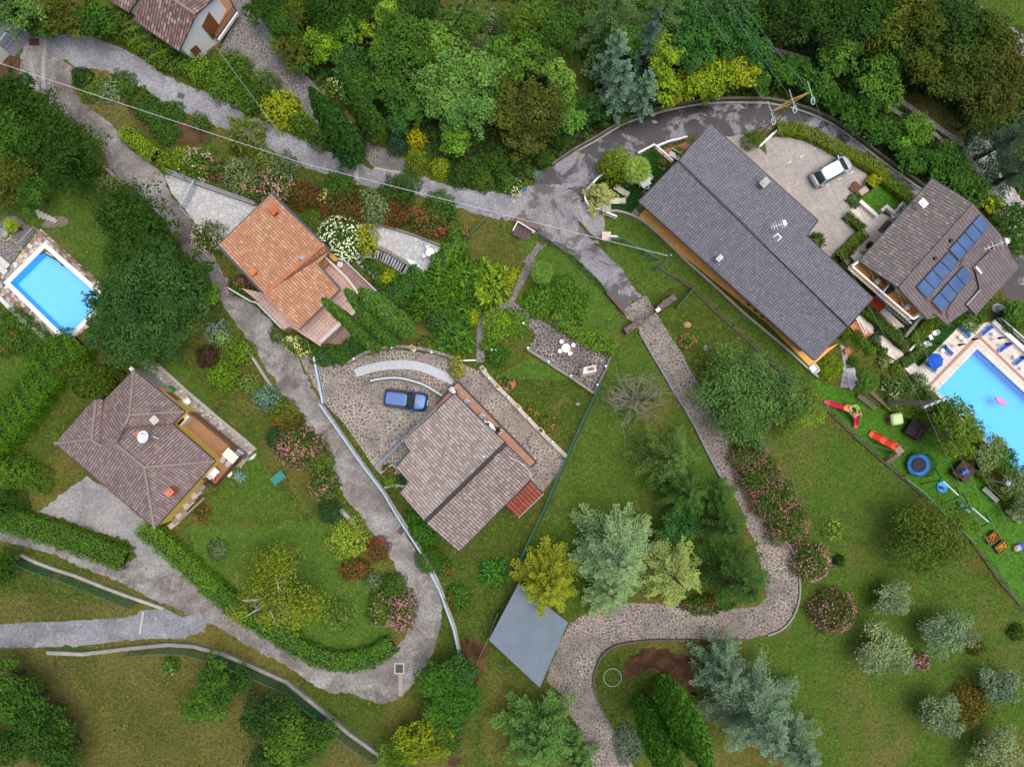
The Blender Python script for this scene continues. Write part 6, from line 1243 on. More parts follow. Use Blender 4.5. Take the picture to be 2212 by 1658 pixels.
wall_run('stream_wall', wp('03', 0, 835, 655, 950, 735, 1080, 830, 1250, 950), .5, .5, STONE, 'stone wall along the far side of the stream path')
wall_run('stream_wall', wp('03', 0, 745, 680, 850, 750), .4, .4, STONE, 'short stone wall on the near side of the stream path')
wall_run('stream_wall', wp('03', 0, 1055, 860, 1150, 950), .35, .4, STONE, 'stone cross wall at the stream bank plot')
wall_run('stream_wall', wp('03', 0, 0, 325, 150, 365, 270, 400), .5, .4, STONE, 'stone wall under the dark trees at the start of the stream path')
wall_run('white_pillar', wp('00', 0, -30, 400, 20, 345, 40, 325), 1.1, 1.4, WHI, 'white wall pier at the left edge by the metal gate')
wall_run('pale_slabs', wp('h', 0, 790, 350, 1000, 460, 1200, 580, 1400, 690), .3, .45, STONE, 'dry stone wall along the lower side of the white stone terrace', 'wall')
wall_run('terrace_edge_wall', wp('h', 0, 700, 95, 800, 80, 1100, 160, 1400, 260, 1655, 365), .2, .4, flat('7d7468', .85, .3), 'thin wall along the upper side of the white stone terrace')
wall_run('bed_border', wp('11', 0, 805, 1400, 880, 1345, 940, 1400), .2, .35, flat('b0a89c', .8, .25), 'stone border of the flower bed by the rose roof', 'edging')
wall_run('bed_border', wp('11', 0, 830, 1495, 900, 1475, 970, 1490), .25, .3, flat('a8a29a', .8, .25), 'curved stone border below the flower bed', 'edging')
GN = netmat('2f7a5e', .55); GN2 = netmat('2c6a50', .5); DN = netmat('3c5a58', .4)
def net(pts, h, label, mat=GN, col='3a6b58', group=None, post=2.2, lean=0.0): return railing('net_fence', pts, h, col, label, 'fence', group, (1.0,), post, .025, closed_panel=mat, lean=lean)
net(wp('12', 0, 560, 830, 520, 900, 430, 1090, 330, 1310, 190, 1640) + wp('22', 0, 90, 200, 0, 400), 1.4, 'green mesh fence between courtyard garden and triangular lawn', netmat('4f9480', .75), lean=.22)
net(wp('21', 0, 1560, 640, 1500, 800, 1430, 950), 1.4, 'dark mesh fence at the left of the grey slab', DN)
net(wp('02', 0, 160, 1520, 240, 1570, 330, 1640) + wp('12', 0, 380, 5, 480, 98, 560, 178, 602, 238), 1.1, 'mesh fence along the left of the side lane', netmat('4c6c74', .55))
net(wp('01', 0, 1480, 1430, 1440, 1470, 1370, 1545), 1.1, 'small mesh fence at the top of the terrace slope', netmat('4e7f70', .5))
net(wp('02', 0, 610, 1560, 700, 1565, 830, 1640, 920, 1690), 1.6, 'pale green mesh fence on the slope below the white pillar', netmat('4b9078', .5))
net(wp('20', 0, 140, 300, 350, 385, 500, 432, 730, 525, 900, 595), 2.2, 'green mesh fence above the straw meadow', GN2)
net(wp('20', 0, 860, 900, 1100, 880, 1260, 890, 1450, 940, 1640, 1020) + wp('21', 0, 200, 1115, 400, 1277, 600, 1445, 790, 1580), 2.2, 'long green mesh fence above the dry meadow', GN2)
net(wp('12', 0, 1045, 335, 1090, 290, 1150, 215), 1.3, 'short green mesh fence beside the right gate wall', netmat('3f8a68', .7))
railing('slope_fence', wp('12', 0, 1060, 150, 1160, 205, 1300, 345, 1530, 555, 1658, 675) + wp('13', 0, 130, 785, 290, 905, 550, 1148, 700, 1283, 860, 1418), 1.2, '39342f', 'thin dark post fence above the dark kerb', 'fence', None, (1.0,), 3.0, .02)
railing('slope_fence', wp('23', 0, 1310, 185, 1500, 455, 1660, 638), 1.2, '39342f', 'thin dark post fence at the right edge of the lawn', 'fence', None, (1.0,), 3.0, .02)
railing('edge_tape', wp('13', 0, 885, 1440, 1000, 1530, 1090, 1620) + wp('23', 0, 1215, 95, 1330, 215), .5, '2fa36a', 'bright green edge rail beneath the hazel tree', 'fence', None, (1.0,), 3.0, .035)
railing('blue_railing', [p for p in wp('11', .0, 425, 955, 560, 1148, 700, 1348, 830, 1518)], 1.1, BLUEG, 'blue grey railing between lane and courtyard', 'railing', None, (1.0, .45), 1.4, .05, hw=.09)
railing('blue_railing', wp('11', 0, 830, 1518, 900, 1640) + wp('21', 0, 940, 60, 1072, 262), 1.1, BLUEG, 'blue grey railing piece above the clipped round tree', 'railing', None, (1.0, .45), 1.4, .05, hw=.08)
railing('blue_railing', wp('21', 0, 1130, 385, 1190, 500, 1240, 640, 1280, 750, 1312, 895), 1.1, BLUEG, 'blue grey railing curving along the lane bend', 'railing', None, (1.0, .45), 1.4, .05, hw=.09)
railing('courtyard_gate', wp('11', 0, 392, 655, 420, 800, 450, 950), 1.3, 'a9b9c6', 'light blue sliding gate across the courtyard entrance', 'gate', None, (1.0, .15), .45, .04, hw=.1)
railing('curved_rail', smooth_path(wp('11', 0, 750, 806, 830, 792, 920, 788, 1010, 806, 1100, 838, 1203, 900), 3), .95, 'b9cad6', 'curved pale blue rail above the blue car', 'railing', None, (1.0,), 1.5, .045, hw=.075)
railing('house_rail', wp('11', 0, 1168, 985, 1060, 1088, 950, 1195), 1.0, 'a3b4c0', 'straight blue rail along the rose roof eave', 'railing', None, (1.0,), 1.5, .05, hw=.1)
railing('house_rail', wp('11', 0, 945, 1200, 870, 1275, 795, 1350), 1.0, '6f818d', 'darker blue rail continuing down to the courtyard corner', 'railing', None, (1.0,), 1.5, .06, hw=.12)
railing('white_bar', wp('11', 0, 1315, 678, 1418, 675), .9, 'e2e4e6', 'white bar gate at the end of the garden path', 'gate', None, (1.0,), 1.5, .04, hw=.06)
railing('forecourt_railing', wp('00', 0, 1090, 1105, 1250, 1170, 1450, 1243, 1655, 1316), 1.0, '858d96', 'grey railing on the wall above the white forecourt', 'railing', None, (1.0, .5), 1.3, .03, hw=.045)
railing('forecourt_gate', wp('00', 0, 1285, 1190, 1245, 1270, 1200, 1352), 1.2, 'a6adb4', 'bar gate standing open on the white forecourt', 'gate', None, (1.0, .12), .3, .03, hw=.06)
railing('forecourt_railing', wp('00', 0, 1190, 1357, 1255, 1427), .9, '7f8a92', 'short grey railing between lane and white forecourt', 'railing', None, (1.0, .4), .7, .04, hw=.06)
railing('corner_gate', wp('00', 0, 30, 330, 85, 260, 150, 180), 1.2, '8fa2b2', 'blue grey metal gate in the top left corner', 'gate', None, (1.0, .1), .35, .035, hw=.09)
WR = 'e8eaec'
railing('white_railing', smooth_path(wp('e', 0, 372, 678, 290, 740, 205, 830, 130, 920, 100, 980, 110, 1060, 160, 1130, 240, 1180, 360, 1195), 2), .8, WR, 'white railing curving around the pale conifer', 'railing', None, (1.0, .5), .9, .05, hw=.08)
railing('white_railing', wp('e', 0, 862, 390, 980, 325, 1090, 268), .8, WR, 'white railing right of the fan palm', 'railing', None, (1.0, .5), .9, .045, hw=.07)
railing('white_railing', wp('e', 0, 1098, 285, 1230, 395, 1345, 505), .9, WR, 'white railing between carpet lawn and brick terrace', 'railing', None, (1.0, .4), .9, .045, hw=.07)
railing('white_railing', smooth_path(wp('e', 0, 1110, 300, 1290, 225, 1420, 195, 1550, 158), 2), .8, WR, 'white railing between brick terrace and wet lane', 'railing', None, (1.0, .5), .9, .05, hw=.08)
railing('white_gate', wp('e', 0, 395, 1235, 550, 1300), .95, WR, 'white gate leaf below the curved white railing', 'gate', None, (1.0, .1), .25, .035, hw=.07)
railing('white_gate', wp('e', 0, 445, 1580, 560, 1585), .95, WR, 'white gate leaf beside the lower pillar', 'gate', None, (1.0, .1), .25, .035, hw=.07)
solo('gate_pillar', MB().box((0, 0, .5), (.75, .8, 1.0)).box((0, 0, 1.05), (.85, .9, .1)), flat('9b9892'), 'grey stone pillar at the end of the curved white railing', 'pillar', loc=w1('e', 400, 1175))
solo('gate_pillar', MB().box((0, 0, .5), (.75, .7, 1.0)).box((0, 0, 1.05), (.85, .8, .1)), flat('c9b8a6'), 'beige pillar beside the lower white gate leaf', 'pillar', loc=w1('e', 400, 1580))
railing('deck_railing', wp('b', 0, 1225, 170, 1430, 350, 1680, 570), 1.0, 'b9c6d0', 'pale blue railing behind the white deck wall', 'railing', None, (1.0, .5), 1.4, .035, hw=.06)
railing('terrace_railing', wp('g', 0, 455, 655, 690, 850, 935, 1050), .9, 'd5d6d8', 'white railing under the balcony of the solar house', 'railing', None, (1.0, .2), .35, .035, hw=.08)
railing('pool_railing', wp('i', 0, 575, 345, 800, 555, 1130, 835, 1620, 1290), .9, '8a6f5c', 'brown railing along the upper side of the small pool', 'railing', None, (1.0,), 1.2, .035, hw=.05)
railing('pool_gate', wp('i', 0, 575, 345, 465, 470, 350, 585), 1.0, '8b8f90', 'grey bar railing between patio and small pool', 'railing', None, (1.0, .5, .15), .4, .03, hw=.05)
railing('bridge_railing', wp('03', 0, 1248, 985, 1300, 920, 1335, 875), 1.0, '8fa3b0', 'blue grey railing at the end of the stream path', 'railing', None, (1.0, .5), .7, .05, hw=.1)
railing('parking_barrier', wp('m', 0, 390, 835, 540, 690, 690, 560), .5, 'e4e5e6', 'white beam barrier at the corner of the parking court', 'barrier', None, (1.0,), 1.6, .06, hw=.1)

# ------------------------------------------------------------------ poles and cables
def pole(bx, by, h, r, col, label, arm=None, name='utility_pole'):
    p = W((bx, by), 0); t = thing(name, label, 'utility pole', p)
    MB().lathe((0, 0, -.1), [(r, 0), (r * .6, h)], 10).obj('shaft', flat(col), t)
    if arm:
        a, L = arm; d = Vector((math.cos(a), math.sin(a), 0))
        o = MB().bar(Vector((0, 0, h - .2)) - d * L / 2, Vector((0, 0, h - .2)) + d * L / 2, .16, .16).obj('cross_arm', flat('b4b8bb'), t)
        mb = MB()
        for k in range(5): mb.lathe(tuple(Vector((0, 0, h - .1)) + d * L * (k / 4 - .5) * .94), [(.06, 0), (.1, .12), (.06, .2), (.1, .28), (.05, .36)], 8)
        mb.obj('insulators', flat('c9d2d4', .3), o)
    return t
PP = P('13', 772, 945)[0]; pole(PP[0], PP[1], 8.4, .26, '9a9288', 'concrete power pole with cross arm beside the large pool', (math.radians(22), 2.4))
PT = W(PP, 0) + Vector((0, 0, 8.3))
pole(688, 412, 7.6, .1, '837a6c', 'thin wooden pole standing below the upper lane')
pole(*P('12', 922, 82)[0], 7.0, .13, '8a9490', 'greenish grey pole on the slope below the long house')
LT_ = W(P('m', 350, 720)[0], 0); lt = thing('lattice_pylon', 'ochre lattice power pylon leaning over the parking hedge', 'pylon', LT_)
hh = 9.4
mbL = MB(); mbB = MB(); half = lambda z: .42 - .27 * z / hh
cor = ((-1, -1), (1, -1), (1, 1), (-1, 1))
for sx, sy in cor:
    MB().bar((sx * half(0), sy * half(0), 0), (sx * half(hh), sy * half(hh), hh), .05, .05).obj('leg', flat('857646'), lt)
for k in range(14):
    z0_, z1_ = hh * k / 14, hh * (k + 1) / 14
    for i in range(4):
        a, b = cor[i], cor[(i + 1) % 4]; f0, f1 = half(z0_), half(z1_)
        if k % 2: a, b = b, a
        mbB.bar((a[0] * f0, a[1] * f0, z0_), (b[0] * f1, b[1] * f1, z1_), .045, .045)
mbB.obj('bracing', flat('857646'), lt)
ARM = math.radians(27); da = Vector((math.cos(ARM), math.sin(ARM), 0)); tips = []
mbA = MB()
for s in (-1, 1):
    e = Vector((0, 0, hh - .2)) + da * s * 1.9
    nrm_ = Vector((-da.y, da.x, 0)) * .16
    mbA.bar(Vector((0, 0, hh - .2)) + nrm_, e, .07, .07).bar(Vector((0, 0, hh - .2)) - nrm_, e, .07, .07).bar(Vector((0, 0, hh + .1)), e, .05, .05); tips.append(e)
tips.insert(1, Vector((0, 0, hh + .15))); mbA.obj('cross_arm', flat('8f7c40'), lt)
for e in tips:
    mb = MB(); mb.tube([e, e + Vector((.25, -.8, -.1))], .035, 6)
    for k in range(10):
        a0, a1 = k * .6283, (k + 1) * .6283; c_ = e + Vector((.22, -.75, -.1)); mb.bar(c_ + Vector((.16 * math.cos(a0), .34 * math.sin(a0), 0)), c_ + Vector((.16 * math.cos(a1), .34 * math.sin(a1), 0)), .06, .06)
    mb.tube([e, e + Vector((-.3, .9, .0))], .035, 6); mb.obj('insulator', flat('a9b8ba', .3), lt)
def cable(pts, label, r=.03, sag=.5, col='c9ced2', group=None):
    pts = [Vector(p) for p in pts]; o = pts[0].copy(); out = []
    for a, b in zip(pts, pts[1:]):
        for k in range(16):
            t = k / 16; out.append(a + (b - a) * t - Vector((0, 0, sag * 4 * t * (1 - t))) - o)
    out.append(pts[-1] - o)
    return solo('overhead_cable', MB().tube(out, r, 5), flat(col, .5), label, 'cable', group, loc=o)
cable([w1('00', -200, 340, 7.4), w1('01', 285, 1050, 7.4), w1('12', 1000, -5, 7.2)], 'thick pale cable crossing the photo from the hairpin to the slope pole', .026, .12, 'b9bec2')
cable([w1('00', 1395, 300, 4.6), w1('01', 285, 1050, 7.2)], 'thin cable from the white house to the wooden pole', .018, .1, 'a9adb0')
PWR = 'power lines at the lattice pylon'
for i, (tx, ty) in enumerate(((1200, -40), (1340, -60), (1425, -60))):
    cable([w1('02', tx, ty, 10.2), LT_ + tips[i]], ('power line leaving the pylon over the wood, ' + ('left', 'middle', 'right')[i]), .014, .3, '5d8078', PWR)
for i, s in enumerate((-1, 0, 1)):
    d_ = Vector((math.cos(math.radians(22)), math.sin(math.radians(22)), 0))
    cable([LT_ + tips[i], PT + d_ * s * 1.1], ('power line from pylon to pool pole over the roofs, ' + ('left', 'middle', 'right')[i]), .013, .5, '6a8a82', PWR)
    cable([PT + d_ * s * 1.1, w1('23', 1950 + 90 * s, 1050, 8.0)], ('power line from the pool pole across the playground, ' + ('left', 'middle', 'right')[i]), .014, .4, '5f8272', PWR)

# ------------------------------------------------------------------ cars
def loop(L, Wd, z, n=28, e=.36, xo=0.0, zf=None):
    out = []
    for i in range(n):
        a = 6.28318 * i / n; x = math.copysign(abs(math.cos(a)) ** e, math.cos(a)) * L / 2 + xo; y = math.copysign(abs(math.sin(a)) ** e, math.sin(a)) * Wd / 2
        out.append(Vector((x, y, zf(x, z) if zf else z)))
    return out
def loft(mb, loops, cap=True):
    n = len(loops[0]); vs = [p for l in loops for p in l]; fs = [(k * n + i, k * n + (i + 1) % n, (k + 1) * n + (i + 1) % n, (k + 1) * n + i) for k in range(len(loops) - 1) for i in range(n)]
    if cap: fs += [tuple(range(n - 1, -1, -1)), tuple(range((len(loops) - 1) * n, len(loops) * n))]
    return mb.add(vs, fs)
def car(loc, rz, L, Wd, Ht, paint, roofp, label, ws0, ws1, rr0, rr1, trim='1b2026', hood_drop=.22):
    t = thing('parked_car', label, 'car', loc, rz)
    def zf(x, z): return z - hood_drop * max(0, (x / (L / 2) - .35)) ** 2 * (z / .95)
    def mp(c, r, m):
        k = NT('car_paint_' + c, r, .6, m); k.b.inputs['Coat Weight'].default_value = .25; k.b.inputs['Coat Roughness'].default_value = .04
        return k.end(C(c))
    pm = mp(paint, .3, .25); rm = pm if roofp == paint else mp(roofp, .35, .0)
    body = MB(); loft(body, [loop(L * .93, Wd * .9, .22, e=.3), loop(L * .99, Wd * .99, .38, e=.32, zf=zf), loop(L, Wd, .62, e=.34, zf=zf), loop(L * .985, Wd * .97, .82, e=.36, zf=zf), loop(L * .95, Wd * .9, .93, e=.38, zf=zf), loop(L * .86, Wd * .78, .97, e=.4, zf=zf)])
    bo = body.obj('body', pm, t, smooth=True)
    zb, zt = .93, Ht
    cab = MB(); n = 28
    def cl(x0, x1, w, z, e=.3): return loop(x1 - x0, w, z, n, e, (x0 + x1) / 2)
    loft(cab, [cl(rr1, ws1, Wd * .88, zb), cl(rr1 + (rr0 - rr1) * .5, ws0 + (ws1 - ws0) * .5, Wd * .8, (zb + zt) / 2), cl(rr0 - .03, ws0 + .03, Wd * .7, zt - .05), cl(rr0 + .03, ws0 - .03, Wd * .66, zt)])
    cab.obj('cabin', flat(trim, .25), t, smooth=False)
    MB().add([p + Vector((0, 0, .012)) for p in cl(rr0 + .02, ws0 - .02, Wd * .68, zt)] + [p + Vector((0, 0, .03)) for p in cl(rr0 + .1, ws0 - .1, Wd * .56, zt)], [(i, (i + 1) % n, n + (i + 1) % n, n + i) for i in range(n)] + [tuple(range(n, 2 * n))]).obj('roof', rm, t)
    def pane(nm, a, b, c, d, off): 
        vs = [Vector(q) + Vector(off) for q in (a, b, c, d)]; ctr = sum(vs, Vector()) / 4
        MB().add([ctr + (v - ctr) * .97 for v in vs], [(0, 1, 2, 3)]).obj(nm, glassmat(), t)
    yb, yt = Wd * .40, Wd * .31
    pane('windscreen', (ws1 - .04, -yb, zb + .03), (ws1 - .04, yb, zb + .03), (ws0 + .02, yt, zt - .03), (ws0 + .02, -yt, zt - .03), (.05, 0, .05))
    pane('rear_window', (rr1 + .04, yb, zb + .05), (rr1 + .04, -yb, zb + .05), (rr0 - .02, -yt, zt - .03), (rr0 - .02, yt, zt - .03), (-.05, 0, .05))
    for s in (-1, 1):
        pane('side_window', (rr1 + .35, s * Wd * .445, zb + .05), (ws1 - .4, s * Wd * .445, zb + .05), (ws0 - .05, s * Wd * .355, zt - .06), (rr0 + .1, s * Wd * .355, zt - .06), (0, s * .02, .02))
        mb = MB(); mb.ball((ws1 - .28, s * (Wd / 2 + .08), .98), .1, 8, .7); mb.bar((ws1 - .28, s * Wd * .42, .95), (ws1 - .28, s * (Wd / 2 + .05), .97), .06, .05); mb.obj('mirror', pm, t)
        zl = zf(L * .44, .78)
        MB().add([(L * .475, s * Wd * .27, zl - .06), (L * .44, s * Wd * .42, zl - .04), (L * .33, s * Wd * .455, zl + .11), (L * .4, s * Wd * .36, zl + .13)], [(0, 1, 2, 3)]).obj('headlight', flat('d5dde2', .1, .05), t)
        MB().add([(-L * .485, s * Wd * .3, .7), (-L * .46, s * Wd * .45, .72), (-L * .40, s * Wd * .475, .93), (-L * .46, s * Wd * .36, .96)], [(0, 1, 2, 3)]).obj('taillight', flat('a01520', .2, .05), t)
        for x in (L * .3, -L * .3):
            c_ = Vector((x, s * (Wd / 2 - .1), .32)); w = MB(); n2 = 16
            vs = [c_ + Vector((.32 * math.cos(6.283 * i / n2), o, .32 * math.sin(6.283 * i / n2))) for o in (-.1, .1) for i in range(n2)]
            w.add(vs, [(i, (i + 1) % n2, n2 + (i + 1) % n2, n2 + i) for i in range(n2)] + [tuple(range(n2)), tuple(range(n2, 2 * n2))]); wo = w.obj('wheel', flat('1a1a1b', .8), t)
            vs = [c_ + Vector((.2 * math.cos(6.283 * i / n2), s * o, .2 * math.sin(6.283 * i / n2))) for o in (.1, .115) for i in range(n2)]
            MB().add(vs, [(i, (i + 1) % n2, n2 + (i + 1) % n2, n2 + i) for i in range(n2)] + [tuple(range(n2, 2 * n2))]).obj('rim', flat('9a9da1', .3, .1, 3, .6), wo)
    MB().box((L * .492, 0, zf(L * .49, .62)), (.05, Wd * .45, .16)).obj('grille', flat('2a2c30', .4), t)
    MB().box((L * .497, 0, zf(L * .49, .7)), (.05, .5, .07)).box((L * .497, 0, zf(L * .49, .52)), (.05, .5, .08)).obj('number_plate', flat('dfe2e4', .4), t)
    return t
a_, b_ = P('l', 440, 470)[0], P('l', 1282, 580)[0]; mid = ((a_[0] + b_[0]) / 2, (a_[1] + b_[1]) / 2)
car(Vector((W(mid, .6).x, W(mid, .6).y, .045)), math.atan2(-(b_[1] - a_[1]), b_[0] - a_[0]), 4.3, 1.86, 1.62, '07407a', '0a4e94', 'dark blue car parked in the stone courtyard', .25, .95, -1.85, -2.08, '17365c')  # body bluer and darker than roof: dark side reflections put into the colour
a_, b_ = P('m', 1225, 1290)[0], P('m', 1640, 1060)[0]; mid = ((a_[0] + b_[0]) / 2, (a_[1] + b_[1]) / 2)
car(Vector((W(mid, .6).x, W(mid, .6).y, .04)), math.atan2(-(b_[1] - a_[1]), b_[0] - a_[0]), 4.1, 1.76, 1.5, 'b4bcc4', 'eef1f3', 'silver car with white roof on the parking court', .72, 1.42, -1.25, -1.8, 'a4acb4')

# ------------------------------------------------------------------ garden furniture
def copyto(proto, first, loc, rz, label, group=None):
    o = proto if first else copy_tree(proto); o.location = loc; o.rotation_euler = (0, 0, rz); o['label'] = label
    if group: o['group'] = group
    return o
def make_lounger(frame, fab, label, pad=None):
    t = thing('sun_lounger', label, 'sun lounger')
    MB().bar((-.95, -.3, .3), (.95, -.3, .3), .06, .06).bar((-.95, .3, .3), (.95, .3, .3), .06, .06).bar((.95, -.3, .3), (.95, .3, .3), .06, .06).bar((-.95, -.3, .3), (-.95, .3, .3), .06, .06).obj('frame', flat(frame, .5), t)
    MB().box((.33, 0, .34), (1.2, .56, .06)).obj('mattress', flat(fab, .8), t)
    MB().bar((-.28, 0, .36), (-.95, 0, .68), .56, .06).obj('backrest', flat(fab, .8), t)
    if pad: MB().bar((-.5, 0, .56), (-.72, 0, .66), .5, .1).bar((-.34, 0, .44), (-.4, 0, .47), .56, .05).obj('towel', flat(pad, .9), t)
    for x in (-.75, .8):
        for y in (-.28, .28): MB().box((x, y, .15), (.05, .05, .3)).obj('leg', flat(frame, .5), t)
    return t
def make_chair(col, label, seatc=None, back=.85):
    t = thing('garden_chair', label, 'chair')
    MB().box((0, 0, .43), (.46, .46, .05)).obj('seat', flat(seatc or col, .5), t); MB().bar((-.22, 0, .45), (-.32, 0, back), .44, .04).obj('backrest', flat(seatc or col, .5), t)
    for s in (-1, 1): MB().bar((-.26, s * .25, .64), (.2, s * .25, .64), .06, .04).bar((.18, s * .25, .64), (.2, s * .25, .42), .04, .04).obj('armrest', flat(col, .5), t)
    for x in (-.2, .2):
        for y in (-.2, .2): MB().bar((x, y, .42), (x * 1.2, y * 1.2, 0), .045, .045).obj('leg', flat(col, .5), t)
    return t
def make_table(r, hgt, col, label, sq=None):
    t = thing('garden_table', label, 'table')
    (MB().box((0, 0, hgt), (sq[0], sq[1], .05)) if sq else MB().cyl((0, 0, hgt - .02), r, .045, 28)).obj('table_top', flat(col, .4, .06), t)
    MB().lathe((0, 0, 0), [(r * .5 if not sq else .25, 0), (.07, .08), (.05, hgt - .02)], 12).obj('pedestal', flat(col, .5), t); return t
def parasol_closed(base, tip, col, label, h=2.2, group=None):
    p = w1(*base); t = thing('closed_parasol', label, 'parasol', p, 0, group); t.scale = (.65, .65, .9)
    MB().cyl((0, 0, 0), .26, .1, 16).obj('base', flat('a9a8a2'), t); MB().cyl((0, 0, .1), .022, h - .1, 8).obj('pole', flat('d8d8d6'), t)
    mb = MB(); n = 12; vs = []
    for r_, z in ((.04, h + .12), (.09, h - .15), (.15, h - .7), (.2, h - 1.15), (.06, h - 1.1)):
        for i in range(n): vs.append((r_ * (1 if i % 2 else .7) * math.cos(6.283 * i / n), r_ * (1 if i % 2 else .7) * math.sin(6.283 * i / n), z))
    mb.add(vs, [(k * n + i, k * n + (i + 1) % n, (k + 1) * n + (i + 1) % n, (k + 1) * n + i) for k in range(4) for i in range(n)] + [tuple(range(n))]); mb.obj('canopy', flat(col, .7), t)
    return t
DZ = Vector((0, 0, .045))
pr = make_lounger('d8dee4', '1f55b4', 'x'); pr2 = make_lounger('d8dee4', '1c5c9c', 'x', '163f74')
LG = 'blue loungers on the pool deck'
for i, (x, y, d, l) in enumerate(((1115, 335, math.radians(222), 'blue lounger in the corner below the deck wall'), (1378, 580, math.radians(218), 'blue lounger second along the deck wall with parasol behind'), (1605, 770, math.radians(220), 'blue lounger at the right edge of the photo'))):
    copyto(pr, i == 0, w1('b', x, y, .35) * Vector((1, 1, 0)) + DZ, d, l, LG).scale = (.66,) * 3
for i, (x, y, l) in enumerate(((808, 362, 'blue lounger with towel nearest the solar house'), (550, 622, 'teal blue lounger between two small tables'), (308, 868, 'teal blue lounger under the open parasol'))):
    copyto(pr2, i == 0, w1('b', x, y, .35) * Vector((1, 1, 0)) + DZ, math.radians(-42 + 180 * 0), l, LG).scale = (.68,) * 3
tb = make_table(.19, .42, 'eceeee', 'x')
for i, (x, y, l) in enumerate(((742, 434, 'small white round table below the towel lounger'), (800, 482, 'small white round table beside the closed parasol'), (475, 630, 'small white round table at the teal lounger'), (1230, 385, 'small white round table near the deck wall corner'), (1540, 717, 'small white round table left of the last lounger'), (1648, 893, 'small white round table at the right edge'))):
    copyto(tb, i == 0, w1('b', x, y, .5) * Vector((1, 1, 0)) + DZ, 0, l, 'small tables on the pool deck')
for b_, l in (((600, 560), 'dark blue closed parasol beside the teal lounger'), ((800, 480), 'dark blue closed parasol on the deck band'), ((1175, 462), 'dark blue closed parasol at the corner of the deck wall'), ((1275, 547), 'dark blue closed parasol behind the second lounger'), ((282, 540), 'dark blue closed parasol on the artificial grass'), ((1500, 740), 'dark blue closed parasol by the last lounger')):
    parasol_closed(('b', b_[0], b_[1], .0), None, '15305f', l, 2.4, 'closed parasols')
p = w1('b', 418, 775, 2.2); t = thing('open_parasol', 'open bright blue parasol beside the pool', 'parasol', (p.x, p.y, .045)); t.scale = (.57, .57, .75)
MB().cyl((0, 0, 0), .26, .1, 16).obj('base', flat('a9a8a2'), t); MB().cyl((0, 0, .1), .025, 2.3, 8).obj('pole', flat('d8d8d6'), t)
mb = MB(); n = 8; vs = [(0, 0, 2.5)]
for f, z in ((.5, 2.36), (1.0, 2.08), (1.0, 1.96)):
    for i in range(n): vs.append((1.36 * f * math.cos(6.283 * i / n + .2), 1.36 * f * math.sin(6.283 * i / n + .2), z))
mb.add(vs, [(0, 1 + i, 1 + (i + 1) % n) for i in range(n)] + [(1 + k * n + i, 1 + (k + 1) * n + i, 1 + (k + 1) * n + (i + 1) % n, 1 + k * n + (i + 1) % n) for k in range(2) for i in range(n)]); mb.obj('canopy', flat('1a55bd', .7, .1), t)
wc = make_chair('e6eaee', 'x')
for i, (x, y, d, l) in enumerate(((352, 372, 3.6, 'white plastic chair on the artificial grass near the hedge wall'), (290, 432, .5, 'white plastic chair facing the first on the artificial grass'), (160, 572, 1.2, 'white plastic chair at the low hedge end'), (208, 540, 3.9, 'white plastic chair next to the closed parasol on the grass'))):
    copyto(wc, i == 0, w1('b', x, y, .45) * Vector((1, 1, 0)) + DZ, d, l, 'white chairs on the artificial grass').scale = (.9,) * 3
p = w1('b', 1325, 1372, 0); solo('inflatable_mattress', MB().lathe((0, 0, 0), [(.55, -.06), (.66, 0), (.66, .05), (.5, .12)], 24, .42), flat('e08cc8', .4, .25, 2.2), 'pink and white inflatable floating on the large pool', 'inflatable', loc=(p.x, p.y, -.1), rz=math.radians(-32), smooth=True)
# long house garden
cl = make_lounger('e6e2d6', 'cfc7b0', 'x')
for i, (x, y, d, l) in enumerate(((640, 893, math.radians(146), 'cream sun lounger beside the pale conifer, upper'), (575, 1040, math.radians(180), 'cream sun lounger beside the pale conifer, lower'))):
    copyto(cl, i == 0, w1('e', x, y, .35) * Vector((1, 1, 0)) + DZ, d, l, 'cream loungers').scale = (.84,) * 3
t = make_table(.5, .72, 'e4e6e6', 'white square garden table beside the fan palm', (.95, .95)); t.location = w1('e', 970, 770, .7) * Vector((1, 1, 0)) + DZ; t.rotation_euler = (0, 0, .5)
for i, (x, y, d, l) in enumerate(((1035, 720, 3.8, 'white chair at the upper side of the square table'), (990, 840, 1.9, 'white chair with red cushion below the square table'), (920, 800, .3, 'white chair left of the square table'))):
    c = copy_tree(wc); c.location = w1('e', x, y, .45) * Vector((1, 1, 0)) + DZ; c.rotation_euler = (0, 0, d); c['label'] = l; c['group'] = 'chairs at the square table'
    if 'red' in l: MB().box((0, 0, .49), (.4, .4, .07)).obj('cushion', flat('8c5a5e', .9), c)
def bench(name, loc, rz, L, col, label, group=None, backc=None):
    t = thing(name, label, 'bench', loc, rz, group)
    for y in (-.16, 0, .16): MB().box((0, y, .44), (L, .13, .035)).obj('seat_slat', flat(col), t)
    MB().box((0, .34, .8), (L, .04, .16)).obj('backrest', flat(backc or col), t)
    for x in (-L * .4, L * .4): MB().box((x, 0, .21), (.06, .4, .42)).bar((x, .2, .4), (x, .32, .85), .05, .05).obj('leg', flat('5a5c58'), t)
    return t
bench('garden_bench', w1('e', 1395, 395, .4) * Vector((1, 1, 0)) + DZ, math.radians(-30), 1.1, 'e6e8ea', 'white slatted bench on the brick terrace')
